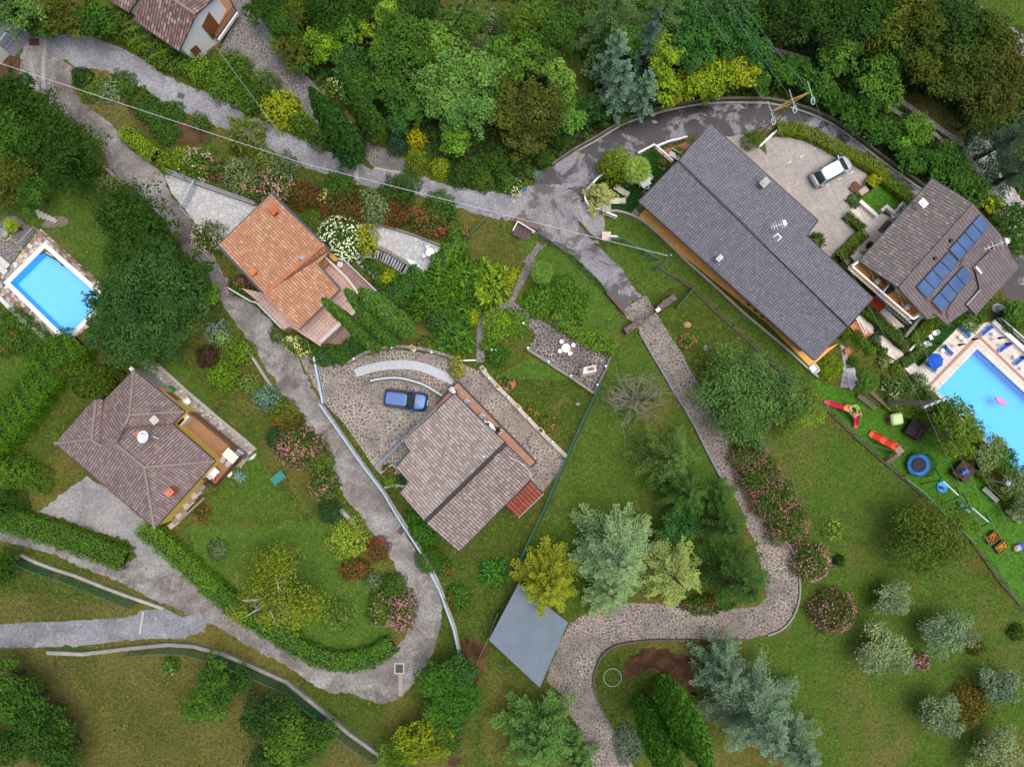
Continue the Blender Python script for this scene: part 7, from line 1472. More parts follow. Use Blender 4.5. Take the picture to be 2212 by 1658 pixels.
# rocks
def rock(p, r, col, label, sy=.7, h=.6, group=None, rz=0.0):
    rg = np.random.default_rng(int(abs(p.x) * 100)); me = bmesh.new(); bmesh.ops.create_icosphere(me, subdivisions=2, radius=1)
    for v in me.verts:
        f = 1 + rg.normal() * .1; v.co = Vector((v.co.x * r * f, v.co.y * r * sy * f, max(-.1, v.co.z * r * h * f)))
    m = bpy.data.meshes.new('rock'); me.to_mesh(m); me.free(); o = link('rock', m, flat(col, .9, .35, 3)); o.location = p; o.rotation_euler = (0, 0, rz); return tag(o, label, 'rock', group)
rock(w1('e', 1235, 585), .3, '8c9298', 'grey standing rock at the eave of the long house', .55, 1.2); rock(w1('e', 715, 830), .26, '6f6460', 'dark rock under the fan palm'); rock(w1('e', 962, 918), .24, '77726e', 'small rock at the corner of the dark roof')
rock(w1('02', 440, 1012), .5, '8a8374', 'flat stone lying on the wet lane', .5, .15, None, .6); rock(w1('12', 1125, 442), .38, 'b08a68', 'tan boulder on the upper lawn', .8); rock(w1('12', 1242, 590), .3, '7c8790', 'blue grey stone on the upper lawn', .6, .4, None, 1.3)
rock(w1('00', 330, 1440), .9, '7a7066', 'large flat boulder below the stone steps', .6, .35, None, .4); rock(w1('00', 395, 1430), .75, '7d6a60', 'brown boulder at the right end of the stone steps', .7, .4); rock(w1('02', 1605, 627), .3, 'a89c94', 'pale round stone behind the curve wall'); rock(w1('12', 418, 955), .25, '9aa2a8', 'pale stone in the terrace lawn', .6)
rock(w1('02', 905, 790), .75, '97938d', 'pale rubble patch on the wet lane', .5, .05); rock(w1('02', 1175, 728), .5, '8f8377', 'brown rubble patch on the wet lane', .6, .05)
for k in range(5):
    p = w1('00', 258 + k * 27, 1385 + k * 11); tag(MB().box((0, 0, .1 + .03 * k), (.38, .85 - .06 * k, .2 + .06 * k)).obj('stone_step', flat('a9a59b', .9, .3)), 'rough stone step in the short flight at the left garden', 'step', 'rough stone steps in the left garden').location = p
    bpy.context.scene.collection.objects[-1].rotation_euler = (0, 0, .45 + .1 * k)
for (x, y, w_, d_, rz) in ((735, 465, .95, .85, -.1), (800, 470, .5, .85, -.1), (850, 482, .42, .85, -.25), (880, 495, .4, .8, -.3), (912, 508, .42, .85, -.3), (948, 525, .42, .9, -.35), (985, 545, .42, .9, -.4), (1018, 562, .42, .9, -.45), (1055, 582, .42, .9, -.5), (1088, 605, .42, .9, -.5), (1122, 625, .42, .95, -.5), (1158, 645, .45, .95, -.5), (1205, 680, .85, 1.0, -.55), (1278, 700, .9, 1.1, -.4),
                            (585, 500, .75, .7, -.6), (625, 560, .6, .8, -.85), (660, 605, .6, .8, -.85), (705, 650, .65, .8, -.75), (752, 690, .7, .75, -.6), (800, 735, .6, .7, -.75), (845, 785, .7, .8, -.75), (900, 828, .75, .85, -.6), (960, 855, .8, .9, -.6), (1018, 893, .8, .9, -.6)):
    o = MB().box((0, 0, .05), (w_, d_, .1)).obj('stepping_slab', flat('9fa1a4' if x > 600 else '8f8b88', .85, .25)); o.location = w1('h', x, y); o.rotation_euler = (0, 0, rz); tag(o, 'grey stone slab in the ring of steps around the crescent lawn', 'stepping stone', 'stone slabs around the crescent lawn')
# white stone terrace furniture
t = make_table(.42, .72, 'e6e8ea', 'white round table on the white stone terrace'); t.location = w1('h', 1515, 447, .7) * Vector((1, 1, 0)) + DZ
mc = make_chair('c9ced2', 'x')
for i, (x, y, d, l) in enumerate(((1485, 372, -1.2, 'white wire chair above the round table'), (1600, 420, 3.3, 'white wire chair right of the round table'), (1440, 487, .6, 'white wire chair left of the round table'), (1540, 532, 1.9, 'white wire chair below the round table'))):
    copyto(mc, i == 0, w1('h', x, y, .45) * Vector((1, 1, 0)) + DZ, d, l, 'wire chairs at the round table').scale = (.85,) * 3
p = w1('h', 1308, 598, .3); t = thing('folded_lounger', 'white folded lounger lying on the stone terrace wall', 'sun lounger', (p.x, p.y, .5), math.radians(-32))
MB().lathe((0, 0, .02), [(.75, 0), (.78, .04), (.7, .09)], 20, .3).obj('shell', flat('eef1f4', .5), t); MB().box((-.7, .1, .04), (.3, .1, .06)).obj('leg', flat('cfd4d8'), t)
solo('flower_pot', MB().lathe((0, 0, 0), [(.2, 0), (.27, .4), (.3, .42), (.22, .43)], 14), flat('cfc9c2'), 'white pot on the lower tile terrace of the orange house', 'pot', loc=w1('h', 362, 612, .7) * Vector((1, 1, 0)) + Vector((0, 0, .7)))
solo('flower_pot', MB().lathe((0, 0, 0), [(.22, 0), (.3, .35), (.32, .38), (.24, .39)], 14), flat('6a5450'), 'dark pot by the awning of the orange house', 'pot', loc=w1('h', 318, 555, .7) * Vector((1, 1, 0)) + Vector((0, 0, .7)))
# black stone terrace: round white table with four stools and a barbecue
p = w1('12', 342, 594, .7); t = thing('stone_table', 'white round stone table on a pale ring between four stools', 'table', (p.x, p.y, .035))
MB().cyl((0, 0, .66), .42, .1, 32).obj('table_top', flat('eceef0', .5, .05), t); MB().lathe((0, 0, 0), [(.3, 0), (.2, .1), (.18, .66)], 16).obj('pedestal', flat('d8d8d6'), t)
tag(solo('stone_ring', MB().cyl((0, 0, 0), .66, .03, 36), flat('857d72', .9, .3, 6), 'pale round plinth under the white stone table', 'plinth', loc=(p.x, p.y, .033)), kind='structure')
sp = None
for i, (x, y, l) in enumerate(((314, 551, 'white round stool, top left of the stone table'), (390, 574, 'white round stool, right of the stone table'), (304, 612, 'white round stool, lower left of the stone table'), (369, 628, 'white round stool, below the stone table'))):
    if sp is None:
        sp = thing('stone_stool', l, 'stool'); MB().cyl((0, 0, .38), .21, .08, 24).obj('seat', flat('e8eaec', .5, .05), sp); MB().lathe((0, 0, 0), [(.17, 0), (.13, .1), (.13, .38)], 14).obj('pedestal', flat('cfcfcd'), sp)
    copyto(sp, i == 0, w1('12', x, y, .45) * Vector((1, 1, 0)) + Vector((0, 0, .035)), 0, l, 'stools around the stone table')
p = w1('12', 478, 745, 0); t = thing('barbecue', 'cream masonry barbecue with open hood on the dark terrace', 'barbecue', (p.x, p.y, .035), math.radians(12))
MB().box((0, 0, .45), (1.5, .8, .9)).obj('base', flat('cfc6b4'), t)
mb = MB(); mb.add([(-.72, -.38, .9), (.72, -.38, .9), (.72, .38, .9), (-.72, .38, .9), (-.62, -.2, 1.8), (.72, -.2, 1.8), (.72, .42, 1.8), (-.4, .42, 1.8)], [(0, 1, 5, 4), (1, 2, 6, 5), (2, 3, 7, 6), (3, 0, 4, 7), (4, 5, 6, 7)]); mb.obj('hood', flat('ddd5c6'), t)
MB().box((.22, .12, 1.85), (.75, .36, .1)).obj('chimney_top', flat('a89c8a'), t); MB().box((.22, .12, 1.91), (.5, .2, .03)).obj('flue', flat('6b5c50'), t)
# lamps
lp = None
for i, (r_, x, y, l) in enumerate((('11', 628, 662, 'white globe lamp at the left end of the courtyard wall'), ('11', 872, 591, 'white globe lamp in the middle of the courtyard wall'), ('11', 1131, 620, 'white globe lamp at the right of the courtyard wall'), ('12', 66, 432, 'white globe lamp at the path into the dark terrace'), ('12', 97, 592, 'white globe lamp at the corner of the dark terrace wall'),
                                  ('12', 229, 680, 'white globe lamp halfway along the dark terrace wall'), ('12', 374, 773, 'white globe lamp low on the dark terrace wall'), ('12', 600, 710, 'small white lamp near the mesh fence'), ('12', 546, 832, 'small white lamp at the fence corner'), ('a', 760, 92, 'white globe lamp first on the pale terrace wall'), ('a', 1040, 365, 'white globe lamp second on the pale terrace wall'), ('a', 1338, 670, 'white globe lamp third on the pale terrace wall'),
                                  ('12', 255, 1200, 'white globe lamp near the lower end of the pale terrace wall'), ('11', 1520, 604, 'left globe of the double lamp over the round bush'), ('11', 1548, 602, 'right globe of the double lamp over the round bush'), ('12', 140, 118, 'small white lamp below the slope palm'))):
    if lp is None:
        lp = thing('globe_lamp', l, 'garden lamp'); MB().cyl((0, 0, 0), .05, .8, 8).obj('post', flat('55585a'), lp); MB().ball((0, 0, .9), .13, 14).obj('globe', flat('f0f1f2', .4, .03), lp, smooth=True)
    copyto(lp, i == 0, w1(r_, x, y, .9) * Vector((1, 1, 0)) + Vector((0, 0, .02)), 0, l, 'white garden lamps')
solo('wall_lamp', MB().box((0, 0, 0), (.35, .3, .3)).box((0, 0, .2), (.42, .36, .06)), flat('e6e9ec', .4), 'white lantern on the right stone gate wall', 'lamp', loc=w1('12', 935, 347, 1.4), rz=.6)
railing('drive_gate', wp('12', 0, 835, 415, 880, 385, 920, 352), 1.1, '24262a', 'black gate leaf between the two stone gate walls', 'gate', None, (1.0, .1), .25, .03, hw=.08)
# planters on the pale wall
for (r_, x, y, col, l) in (('a', 890, 222, '9a8a20', 'planter with yellow flowers below the coral roses'), ('a', 1180, 508, 'b09a20', 'planter with yellow flowers in the middle of the pale wall'), ('a', 1512, 852, '6a4632', 'planter with bare soil on the pale wall'), ('11', 1010, 596, '8a9030', 'planter on the curved courtyard wall'), ('11', 1465, 730, '6a9030', 'planter at the top end of the pale wall')):
    p = w1(r_, x, y, .6); t = thing('flower_planter', l, 'planter', (p.x, p.y, .5), math.radians(-44)); mb = MB()
    for a0, b0 in (((-.33, -.18), (.33, -.18)), ((-.33, .18), (.33, .18)), ((-.33, -.18), (-.33, .18)), ((.33, -.18), (.33, .18))): mb.bar((a0[0], a0[1], .12), (b0[0], b0[1], .12), .06, .24)
    mb.box((0, 0, .05), (.62, .34, .1)); mb.obj('box', flat('cdc8be'), t)
    rg = np.random.default_rng(3); c_ = np.stack([rg.uniform(-.22, .1, 70), rg.uniform(-.14, .14, 70), rg.uniform(.15, .36, 70)], 1); link('flowers', leafmesh('flowers', [(c_, UP + rg.normal(size=(70, 3)) * .4, rg.normal(size=(70, 3)), .11, .09)], rg), leafmat(col, .4, 1.2), t)
# rose roof terrace: chairs, table
def plaid(key, a, b, c):
    t = NT(key, .8, .2); co = t.co(); sx = t.n('SeparateXYZ', 0, Vector=co); sy = t.n('SeparateXYZ', 1, Vector=co)
    f = lambda s, k: t.bw(t.math('FRACT', t.math('MULTIPLY', s, k)), .48, .52)
    return t.end(t.mix(t.math('MULTIPLY', f(sx, 5.5), .55), t.mix(t.math('MULTIPLY', f(sy, 5.5), .6), C(a), C(b)), C(c)))
PL = plaid('plaid_cloth', 'c9d0d4', '5a6670', '3c464e')
TZ = Vector((0, 0, .6))
pc = None
for i, (x, y, l) in enumerate(((440, 440, 'white chair with plaid cushion at the roof edge, upper'), (660, 650, 'white chair with plaid cushion next to the white table'))):
    if pc is None:
        pc = make_chair('dfe4e8', l); MB().box((.02, 0, .48), (.6, .56, .06)).bar((-.24, 0, .5), (-.36, 0, .95), .54, .08).obj('cushion', PL, pc)
    copyto(pc, i == 0, w1('a', x, y, 1.1) * Vector((1, 1, 0)) + TZ, math.radians(-30 + 170), l, 'plaid chairs on the terrace')
p = w1('a', 755, 800, 1.3); t = thing('garden_table', 'white oval table half under the rose roof edge', 'table', (p.x, p.y, .6), math.radians(-45))
MB().lathe((0, 0, .68), [(.78, 0), (.82, .03), (.8, .06)], 28, .6).obj('table_top', flat('f0f2f4', .4, .04), t); MB().cyl((0, 0, 0), .08, .68).obj('pedestal', flat('d8dadc'), t)
solo('table_clutter', MB().box((0, 0, .03), (.3, .24, .06), .4).box((.05, -.28, .03), (.16, .2, .05)).box((-.25, .22, .04), (.18, .12, .08), .8), flat('2c3a48', .5), 'dark cups and box on the white oval table', 'tableware', loc=w1('a', 742, 752, 1.35), rz=-.7)
# people
def person(loc, rz, pose, label, top, legs, hairc, hat=None, skin='c69a7c'):
    t = thing('person', label, 'person', loc, rz)
    V_ = {}; 
    if pose == 'sit':
        J_ = dict(pelvis=(0, 0, .55), waist=(0, 0, .72), chest=(-.03, 0, .95), neck=(-.02, 0, 1.13), head=(.02, 0, 1.27), crown=(.02, 0, 1.38), shL=(-.03, .19, 1.05), elL=(.1, .27, .82), wrL=(.33, .2, .78), shR=(-.03, -.19, 1.05), elR=(.1, -.27, .82), wrR=(.33, -.2, .78), hipL=(.03, .1, .53), knL=(.43, .13, .55), anL=(.45, .13, .12), ftL=(.6, .14, .06), hipR=(.03, -.1, .53), knR=(.43, -.13, .55), anR=(.45, -.13, .12), ftR=(.6, -.14, .06))
    else:
        J_ = dict(pelvis=(0, 0, .92), waist=(0, 0, 1.08), chest=(.03, 0, 1.32), neck=(.06, 0, 1.5), head=(.12, 0, 1.62), crown=(.14, 0, 1.73), shL=(.03, .2, 1.42), elL=(.1, .27, 1.15), wrL=(.3, .2, 1.02), shR=(.03, -.2, 1.42), elR=(.06, -.27, 1.13), wrR=(.2, -.24, .92), hipL=(0, .1, .9), knL=(.05, .11, .5), anL=(0, .11, .1), ftL=(.16, .12, .05), hipR=(0, -.1, .9), knR=(.02, -.11, .5), anR=(-.04, -.11, .1), ftR=(.12, -.12, .05))
    Rr = dict(pelvis=.15, waist=.14, chest=.16, neck=.06, head=.1, crown=.08, shL=.075, elL=.05, wrL=.035, shR=.075, elR=.05, wrR=.035, hipL=.1, knL=.07, anL=.045, ftL=.04, hipR=.1, knR=.07, anR=.045, ftR=.04)
    E_ = [('pelvis', 'waist'), ('waist', 'chest'), ('chest', 'neck'), ('neck', 'head'), ('head', 'crown')]
    for s in 'LR': E_ += [('chest', 'sh' + s), ('sh' + s, 'el' + s), ('el' + s, 'wr' + s), ('pelvis', 'hip' + s), ('hip' + s, 'kn' + s), ('kn' + s, 'an' + s), ('an' + s, 'ft' + s)]
    for s, sg in (('L', 1), ('R', -1)):
        w_ = Vector(J_['wr' + s]); d = (w_ - Vector(J_['el' + s])).normalized(); sd = Vector((0, sg, 0)); pm = 'pa' + s; J_[pm] = tuple(w_ + d * .07); Rr[pm] = .032; E_.append(('wr' + s, pm))
        for k, (o, ln) in enumerate(((-.03, .075), (-.01, .085), (.012, .08), (.032, .065))):
            nm = 'f%d%s' % (k, s); J_[nm] = tuple(w_ + d * (.07 + ln) + sd * o - Vector((0, 0, .03))); Rr[nm] = .009; E_.append((pm, nm))
        nm = 'th' + s; J_[nm] = tuple(w_ + d * .07 - sd * .06); Rr[nm] = .01; E_.append((pm, nm))
    ks = list(J_); me = bpy.data.meshes.new('body'); me.from_pydata([J_[k] for k in ks], [(ks.index(a), ks.index(b)) for a, b in E_], [])
    o = bpy.data.objects.new('body', me); COL.objects.link(o); sk = o.modifiers.new('skin', 'SKIN')
    for k, sv in zip(ks, me.skin_vertices[0].data): sv.radius = (Rr[k], Rr[k] * (1.0)); sv.use_root = (k == 'pelvis')
    ss = o.modifiers.new('sub', 'SUBSURF'); ss.levels = 1
    dg = bpy.context.evaluated_depsgraph_get(); nm_ = bpy.data.meshes.new_from_object(o.evaluated_get(dg)); bpy.data.objects.remove(o)
    for q in (flat(skin, .6), flat(top, .9), flat(legs, .9)): nm_.materials.append(q)
    zs, zp = (1.1, .62) if pose == 'sit' else (1.47, .95)
    for f in nm_.polygons:
        c_ = f.center; arm = abs(c_.y) > .16 and c_.x > .28
        f.material_index = 0 if (c_.z > zs or (c_.x > .27 and abs(c_.y) > .1 and c_.z > zp)) else (1 if c_.z > zp else 2); f.use_smooth = True
    b = link('body', nm_, None, t)
    hd = Vector(J_['head']); 
    MB().ball((hd.x - .015, hd.y, hd.z + .035), .118, 12, 1.05).obj('hair', flat(hairc, .8), t, smooth=True)
    mb = MB()
    mb.ball((hd.x + .098, .04, hd.z), .014, 6).ball((hd.x + .098, -.04, hd.z), .014, 6); mb.obj('eyes', flat('2a2420'), t)
    MB().ball((hd.x + .11, 0, hd.z - .03), .02, 6).obj('nose', flat(skin), t)
    if hat: MB().lathe((hd.x, 0, hd.z + .07), [(.19, 0), (.19, .02), (.13, .025), (.125, .09), (.07, .125)], 16).obj('hat', flat(hat, .8), t)
    return t
c = copy_tree(wc); c.location = w1('a', 905, 850, 1.1) * Vector((1, 1, 0)) + TZ; c.rotation_euler = (0, 0, math.radians(150)); c['label'] = 'white chair with the person in black sitting in it'; c['group'] = 'white chairs on the terrace'
person(w1('a', 905, 848, 1.2) * Vector((1, 1, 0)) + Vector((0, 0, .58)), math.radians(150), 'sit', 'person in black clothes sitting in a white chair at the oval table', '141317', '18171b', '121012').scale = (1.12,) * 3
c = copy_tree(wc); c.location = w1('a', 235, 265, 1.1) * Vector((1, 1, 0)) + TZ; c.rotation_euler = (0, 0, math.radians(-40)); c['label'] = 'pale chair with the white capped person at the terrace corner'; c['group'] = 'white chairs on the terrace'
person(w1('a', 258, 288, 1.2) * Vector((1, 1, 0)) + Vector((0, 0, .58)), math.radians(-40), 'sit', 'person with a white cap sitting at the upper corner of the rose roof', '3a3d48', '6b7078', '3a2c22', 'efece6')
# yellow house terrace
p = w1('f', 1290, 1215, 1.6); t = thing('garden_table', 'table under a checkered cream cloth on the rust terrace', 'table', (p.x, p.y, .9), math.radians(-41))
MB().box((0, 0, .73), (1.45, .95, .04)).obj('tablecloth', plaid('check_cloth', 'ece4cf', 'dcd0b0', 'a9bcae'), t)
for x in (-.62, .62):
    for y in (-.4, .4): MB().box((x, y, .36), (.05, .05, .72)).obj('leg', flat('8b8378'), t)
pc = None
for i, (x, y, l) in enumerate(((1170, 1270, 'grey round backed chair, left of two at the checkered table'), (1250, 1330, 'grey round backed chair, right of two at the checkered table'))):
    if pc is None:
        pc = thing('garden_chair', l, 'chair'); MB().lathe((0, 0, .42), [(.3, 0), (.33, .04), (.3, .07)], 18, .85).obj('seat', flat('b9b2b4', .6), pc); MB().lathe((-.1, 0, .6), [(.28, 0), (.3, .03), (.28, .05)], 16, .9).obj('backrest', flat('a9a2a6', .6), pc)
        for k in range(4): MB().bar((.2 * math.cos(k * 1.57 + .78), .2 * math.sin(k * 1.57 + .78), .42), (.25 * math.cos(k * 1.57 + .78), .25 * math.sin(k * 1.57 + .78), 0), .04, .04).obj('leg', flat('8d8a8c'), pc)
    copyto(pc, i == 0, w1('f', x, y, 1.4) * Vector((1, 1, 0)) + Vector((0, 0, .9)), math.radians(-130), l, 'grey chairs at the checkered table')
t = make_chair('e9ebee', 'white framed recliner chair with dark seat on the rust terrace', 'dfe2e6', 1.0); t.location = w1('f', 1035, 1470, 1.4) * Vector((1, 1, 0)) + Vector((0, 0, .9)); t.rotation_euler = (0, 0, math.radians(48)); t.scale = (1.4, 1.25, 1); MB().box((.3, 0, .46), (.2, .5, .06)).obj('foot_bar', flat('eef0f2'), t); MB().box((-.42, 0, .3), (.3, .5, .1)).obj('dark_pad', flat('20242c'), t)
solo('toy_box', MB().box((0, 0, .15), (.35, .3, .3), .3).box((.3, .2, .1), (.25, .2, .2), .9), flat('c0582c'), 'orange boxes beside the white recliner', 'box', loc=w1('f', 1045, 1545, 1.0) * Vector((1, 1, 0)) + Vector((0, 0, .9)))
solo('air_conditioner', MB().box((0, 0, .3), (.7, .35, .6)).cyl((0, 0, .6), .14, .03, 12), flat('b7c2cf'), 'pale blue air conditioner at the terrace corner', 'air conditioner', loc=w1('f', 1428, 1165, 1.2) * Vector((1, 1, 0)) + Vector((0, 0, .9)), rz=-.7)
solo('basin', MB().lathe((0, 0, 0), [(.3, 0), (.4, .2), (.42, .22), (.34, .2), (.28, .05)], 20, .7), flat('0f7a46', .5), 'green plastic basin on the stone walk by the yellow wall', 'basin', loc=w1('f', 450, 245, .1) * Vector((1, 1, 0)) + DZ, rz=-.4)
t = make_chair('e8edf2', 'white plastic chair on the stone walk by the yellow wall'); t.location = w1('f', 660, 432, .5) * Vector((1, 1, 0)) + DZ; t.rotation_euler = (0, 0, .4); t.scale = (1.3, 1.1, 1)
solo('white_pot', MB().lathe((0, 0, 0), [(.2, 0), (.3, .3), (.33, .34), (.26, .32)], 16, .7), flat('e8e6e6'), 'white oval pot beside the agave at the terrace', 'pot', loc=w1('f', 1280, 1470, .2) * Vector((1, 1, 0)), rz=1.0)
rock(w1('f', 1600, 1230), .5, 'd8d4cc', 'long white stone at the end of the stone walk', .35, .4, None, .75)
# small things in the gardens
p = w1('11', 140, 1433, .3); t = thing('garden_box', 'teal flat lidded box on the garden lawn', 'box', (p.x, p.y, .02), math.radians(38)); MB().box((0, 0, .18), (1.3, .75, .36)).obj('body', flat('2d6a64'), t); MB().box((0, 0, .38), (1.4, .85, .05)).obj('lid', flat('2f7a72', .5), t)
p = w1('01', 712, 872, 0); t = thing('letterbox_post', 'white rounded post box beside the stone driveway', 'post box', p, .3); MB().box((0, 0, .45), (.3, .24, .9)).obj('body', flat('dfe3ea'), t); MB().lathe((0, 0, .9), [(.24, 0), (.26, .08), (.16, .24)], 12).obj('hood', flat('eceef2'), t)
def cover(r_, x, y, w_, d_, rz, col, rim, label):
    p = w1(r_, x, y); t = thing('manhole_cover', label, 'manhole cover', (p.x, p.y, .045), rz); MB().box((0, 0, .012), (w_, d_, .024)).obj('rim', flat(rim, .8), t); MB().box((0, 0, .02), (w_ * .74, d_ * .74, .03)).obj('plate', flat(col, .7, .25, 8), t)
cover('00', 1172, 620, .9, .75, -.4, '54545c', '8a8a8e', 'grey drain cover on the upper lane'); cover('00', 385, 500, .7, .6, .2, '5c5c60', '6e6c6c', 'dark drain cover at the hairpin tip'); cover('00', 222, 270, 1.0, .75, 0, '4a342c', '5a4438', 'rusty brown cover near the metal gate'); cover('00', 755, 455, .7, .6, .3, '62605f', '7a7876', 'worn cover on the inner side of the upper lane')
cover('11', 247, 830, .85, .85, .6, '6a5c5c', '736462', 'square brown cover on the lane beside the courtyard gate'); cover('21', 923, 1022, 1.0, 1.1, 0, '4a4a50', 'b5b0a4', 'pale framed drain cover at the lane bend'); cover('21', 935, 130, .75, .6, .9, '5c4c4c', '5f5050', 'rusty cover at the lane under the rose roof'); cover('02', 122, 1320, .7, .7, .6, '675c62', '6f6468', 'worn square cover in the broken asphalt'); cover('a', 1285, 815, 1.2, 1.1, -.75, '857a70', '8d8276', 'paved square cover in the courtyard behind the house')
wall_run('drain_strip', wp('21', 0, 930, 1055, 932, 1200), .4, .075, flat('9d9488', .9, .3), 'concrete strip running down from the framed drain cover', 'drain')
wall_run('drain_strip', wp('00', 0, 195, 330, 210, 430, 245, 585), .35, .075, flat('98938b', .9, .35, 3), 'pale concrete strip across the hairpin, left', 'drain'); wall_run('drain_strip', wp('00', 0, 290, 255, 283, 430, 285, 600), .4, .075, flat('9c968e', .9, .35, 3), 'pale concrete strip across the hairpin, right', 'drain')
wall_run('drain_strip', wp('01', 0, 648, 1065, 645, 1130, 650, 1195), .4, .075, flat('a8a298', .9, .25, 3), 'pale concrete strip across the upper lane', 'drain'); wall_run('drain_strip', wp('01', 0, 760, 1085, 850, 1105, 960, 1120, 1020, 1130), .25, .1, flat('a09a90', .9, .25, 3), 'pale kerb at the mouth of the stone driveway', 'kerb')
wall_run('drain_strip', wp('20', 0, 928, 655, 915, 730, 905, 800), .2, .08, flat('b0ada8', .9, .2), 'pale line across the concrete ramp', 'drain')
tag(wall_run('stone_ring_bed', [w1('22', 643 + 57 * math.cos(k * .2618), 1080 + 58 * math.sin(k * .2618)) for k in range(25)], .05, .1, flat('b3b0a6', .9, .4, 9), 'circle of pale stones on the round lawn', 'stone ring'))
p = w1('02', 68, 1226); solo('plastic_bag', MB().lathe((0, 0, 0), [(.32, 0), (.38, .12), (.22, .3), (.08, .36)], 9, .5), flat('1f78a8', .5), 'blue plastic bag lying at the junction verge', 'bag', loc=p, rz=.2)
for x, y in ((30, 1195), (12, 1230), (40, 1262), (5, 1300)): rock(w1('02', x, y), .22, 'b5aca0', 'pale rubble stone beside the blue bag', .8, .5, 'rubble stones at the junction')
# stairs and steel canopy at the junction corner
p = w1('02', 75, 1492, 0); t = thing('garden_stairs', 'dark stair with white rails going down from the junction', 'stairs', p, math.radians(-22))
for k in range(4): MB().box((-.75 + k * .42, -.25, .2 - k * .04), (.4, 1.3, .4 - k * .08)).obj('step', flat('5a4a48', .8, .25), t)
MB().box((0, .65, .35), (2.4, .5, .7)).obj('wall_top', flat('7a5f58', .8, .3, 6), t); bars_rail(t, [(p.x - 1.0, p.y - .6), (p.x - .9, p.y + .4), (p.x + 1.0, p.y + .1)], .9, 'd8dcde', .0, .3, .03)
# grey slab roof
gs = WP([(1056, 1384), (1166, 1487), (1227, 1346), (1120, 1262)], 2.1); c0 = sum(gs, Vector()) / 4; t = thing('flat_roofed_garage', 'garage with a plain grey flat roof under the golden thuja', 'garage', (c0.x, c0.y, 0))
MB().prism([(p.x - c0.x, p.y - c0.y) for p in gs], 1.9, 2.1).obj('roof', flat('6c7883', .8, .16, .6), t); MB().prism(inset([(p.x - c0.x, p.y - c0.y) for p in gs], .3), 0, 1.9).obj('wall', flat('8d8a84'), t)
# ------------------------------------------------------------------ solar house terraces
ot = make_table(.26, .62, 'c3c8cc', 'x'); oc = make_chair('c8752c', 'x', 'cf7d2e')
for i, (x, y, z, l) in enumerate(((530, 430, 3.2, 'grey round table on the ochre balcony, upper'), (962, 800, 3.2, 'grey round table on the ochre balcony, lower'), (668, 1025, .04, 'white round table on the red lounger terrace'))):
    copyto(ot, i == 0, w1('g', x, y, z + .7) * Vector((1, 1, 0)) + Vector((0, 0, z)), 0, l, 'round tables at the solar house')
for i, (x, y, z, d, l) in enumerate(((475, 395, 3.2, -.8, 'orange chair left of the upper balcony table'), (590, 482, 3.2, 2.6, 'orange chair right of the upper balcony table'), (885, 745, 3.2, -.9, 'orange chair above the lower balcony table'), (988, 880, 3.2, 2.2, 'orange chair below the lower balcony table'), (585, 992, .04, -.5, 'orange chair left of the white table under the balcony'), (678, 1088, .04, 1.7, 'orange chair below the white table under the balcony'), (150, 65, .04, 0.2, 'orange chair left of the pale table at the balcony corner'), (265, 30, .04, 3.0, 'orange chair right of the pale table at the balcony corner'))):
    copyto(oc, i == 0, w1('g', x, y, z + .45) * Vector((1, 1, 0)) + Vector((0, 0, z)), d, l, 'orange chairs at the solar house').scale = (.75,) * 3
t = make_table(.5, .72, 'd5dade', 'pale square table at the corner of the balcony', (.9, .7)); t.location = w1('g', 215, 75, .7) * Vector((1, 1, 0)) + DZ; t.rotation_euler = (0, 0, .7)
rl = make_lounger('c9c0bc', 'c23a2a', 'x')
for i, (x, y, l) in enumerate(((488, 790, 'red lounger nearest the hedge on the lower terrace'), (540, 745, 'red lounger partly behind the white railing'))):
    copyto(rl, i == 0, w1('g', x, y, .4) * Vector((1, 1, 0)) + DZ, math.radians(-41), l, 'red loungers').scale = (.8,) * 3
p = w1('g', 262, 1062, .4); t = thing('stair_rail', 'white double rail beside the brick steps of the long house', 'railing', (p.x, p.y, .04), math.radians(-60))
for y in (-.12, .12): MB().bar((-1.0, y, .8), (1.0, y, .55), .08, .06).obj('rail', flat('e6e8ea'), t)
for x in (-.9, .9): MB().box((x, 0, .35), (.07, .3, .7)).obj('post', flat('e2e4e6'), t)
for k in range(6):
    p = w1('g', 165 + k * 38, 1060 + k * 35); tag(MB().box((0, 0, (.42 - .06 * k) / 2), (.42, 1.0, .42 - .06 * k), -.75).obj('brick_step', flat('b9794e')), 'terracotta step in the flight at the end of the long house', 'step', 'terracotta steps at the long house').location = p
solo('flower_pot', MB().lathe((0, 0, 0), [(.2, 0), (.32, .42), (.35, .48), (.27, .46), (.2, .38)], 16), flat('a86a4a'), 'terracotta pot on the grey slabs', 'pot', loc=w1('g', 85, 1440, .3) * Vector((1, 1, 0)) + Vector((0, 0, .05)))
t = make_chair('e6e9ec', 'white plastic chair at the lower corner of the long house'); t.location = w1('13', 295, 725, .4) * Vector((1, 1, 0)); t.rotation_euler = (0, 0, 2.2); t.scale = (1.4, 1.4, 1)
solo('statue', MB().lathe((0, 0, 0), [(.22, 0), (.15, .2), (.2, .45), (.1, .6), (.12, .75), (.03, .85)], 12), flat('dcdcd4'), 'small white statue among the walkway bushes', 'statue', loc=w1('g', 680, 1585))
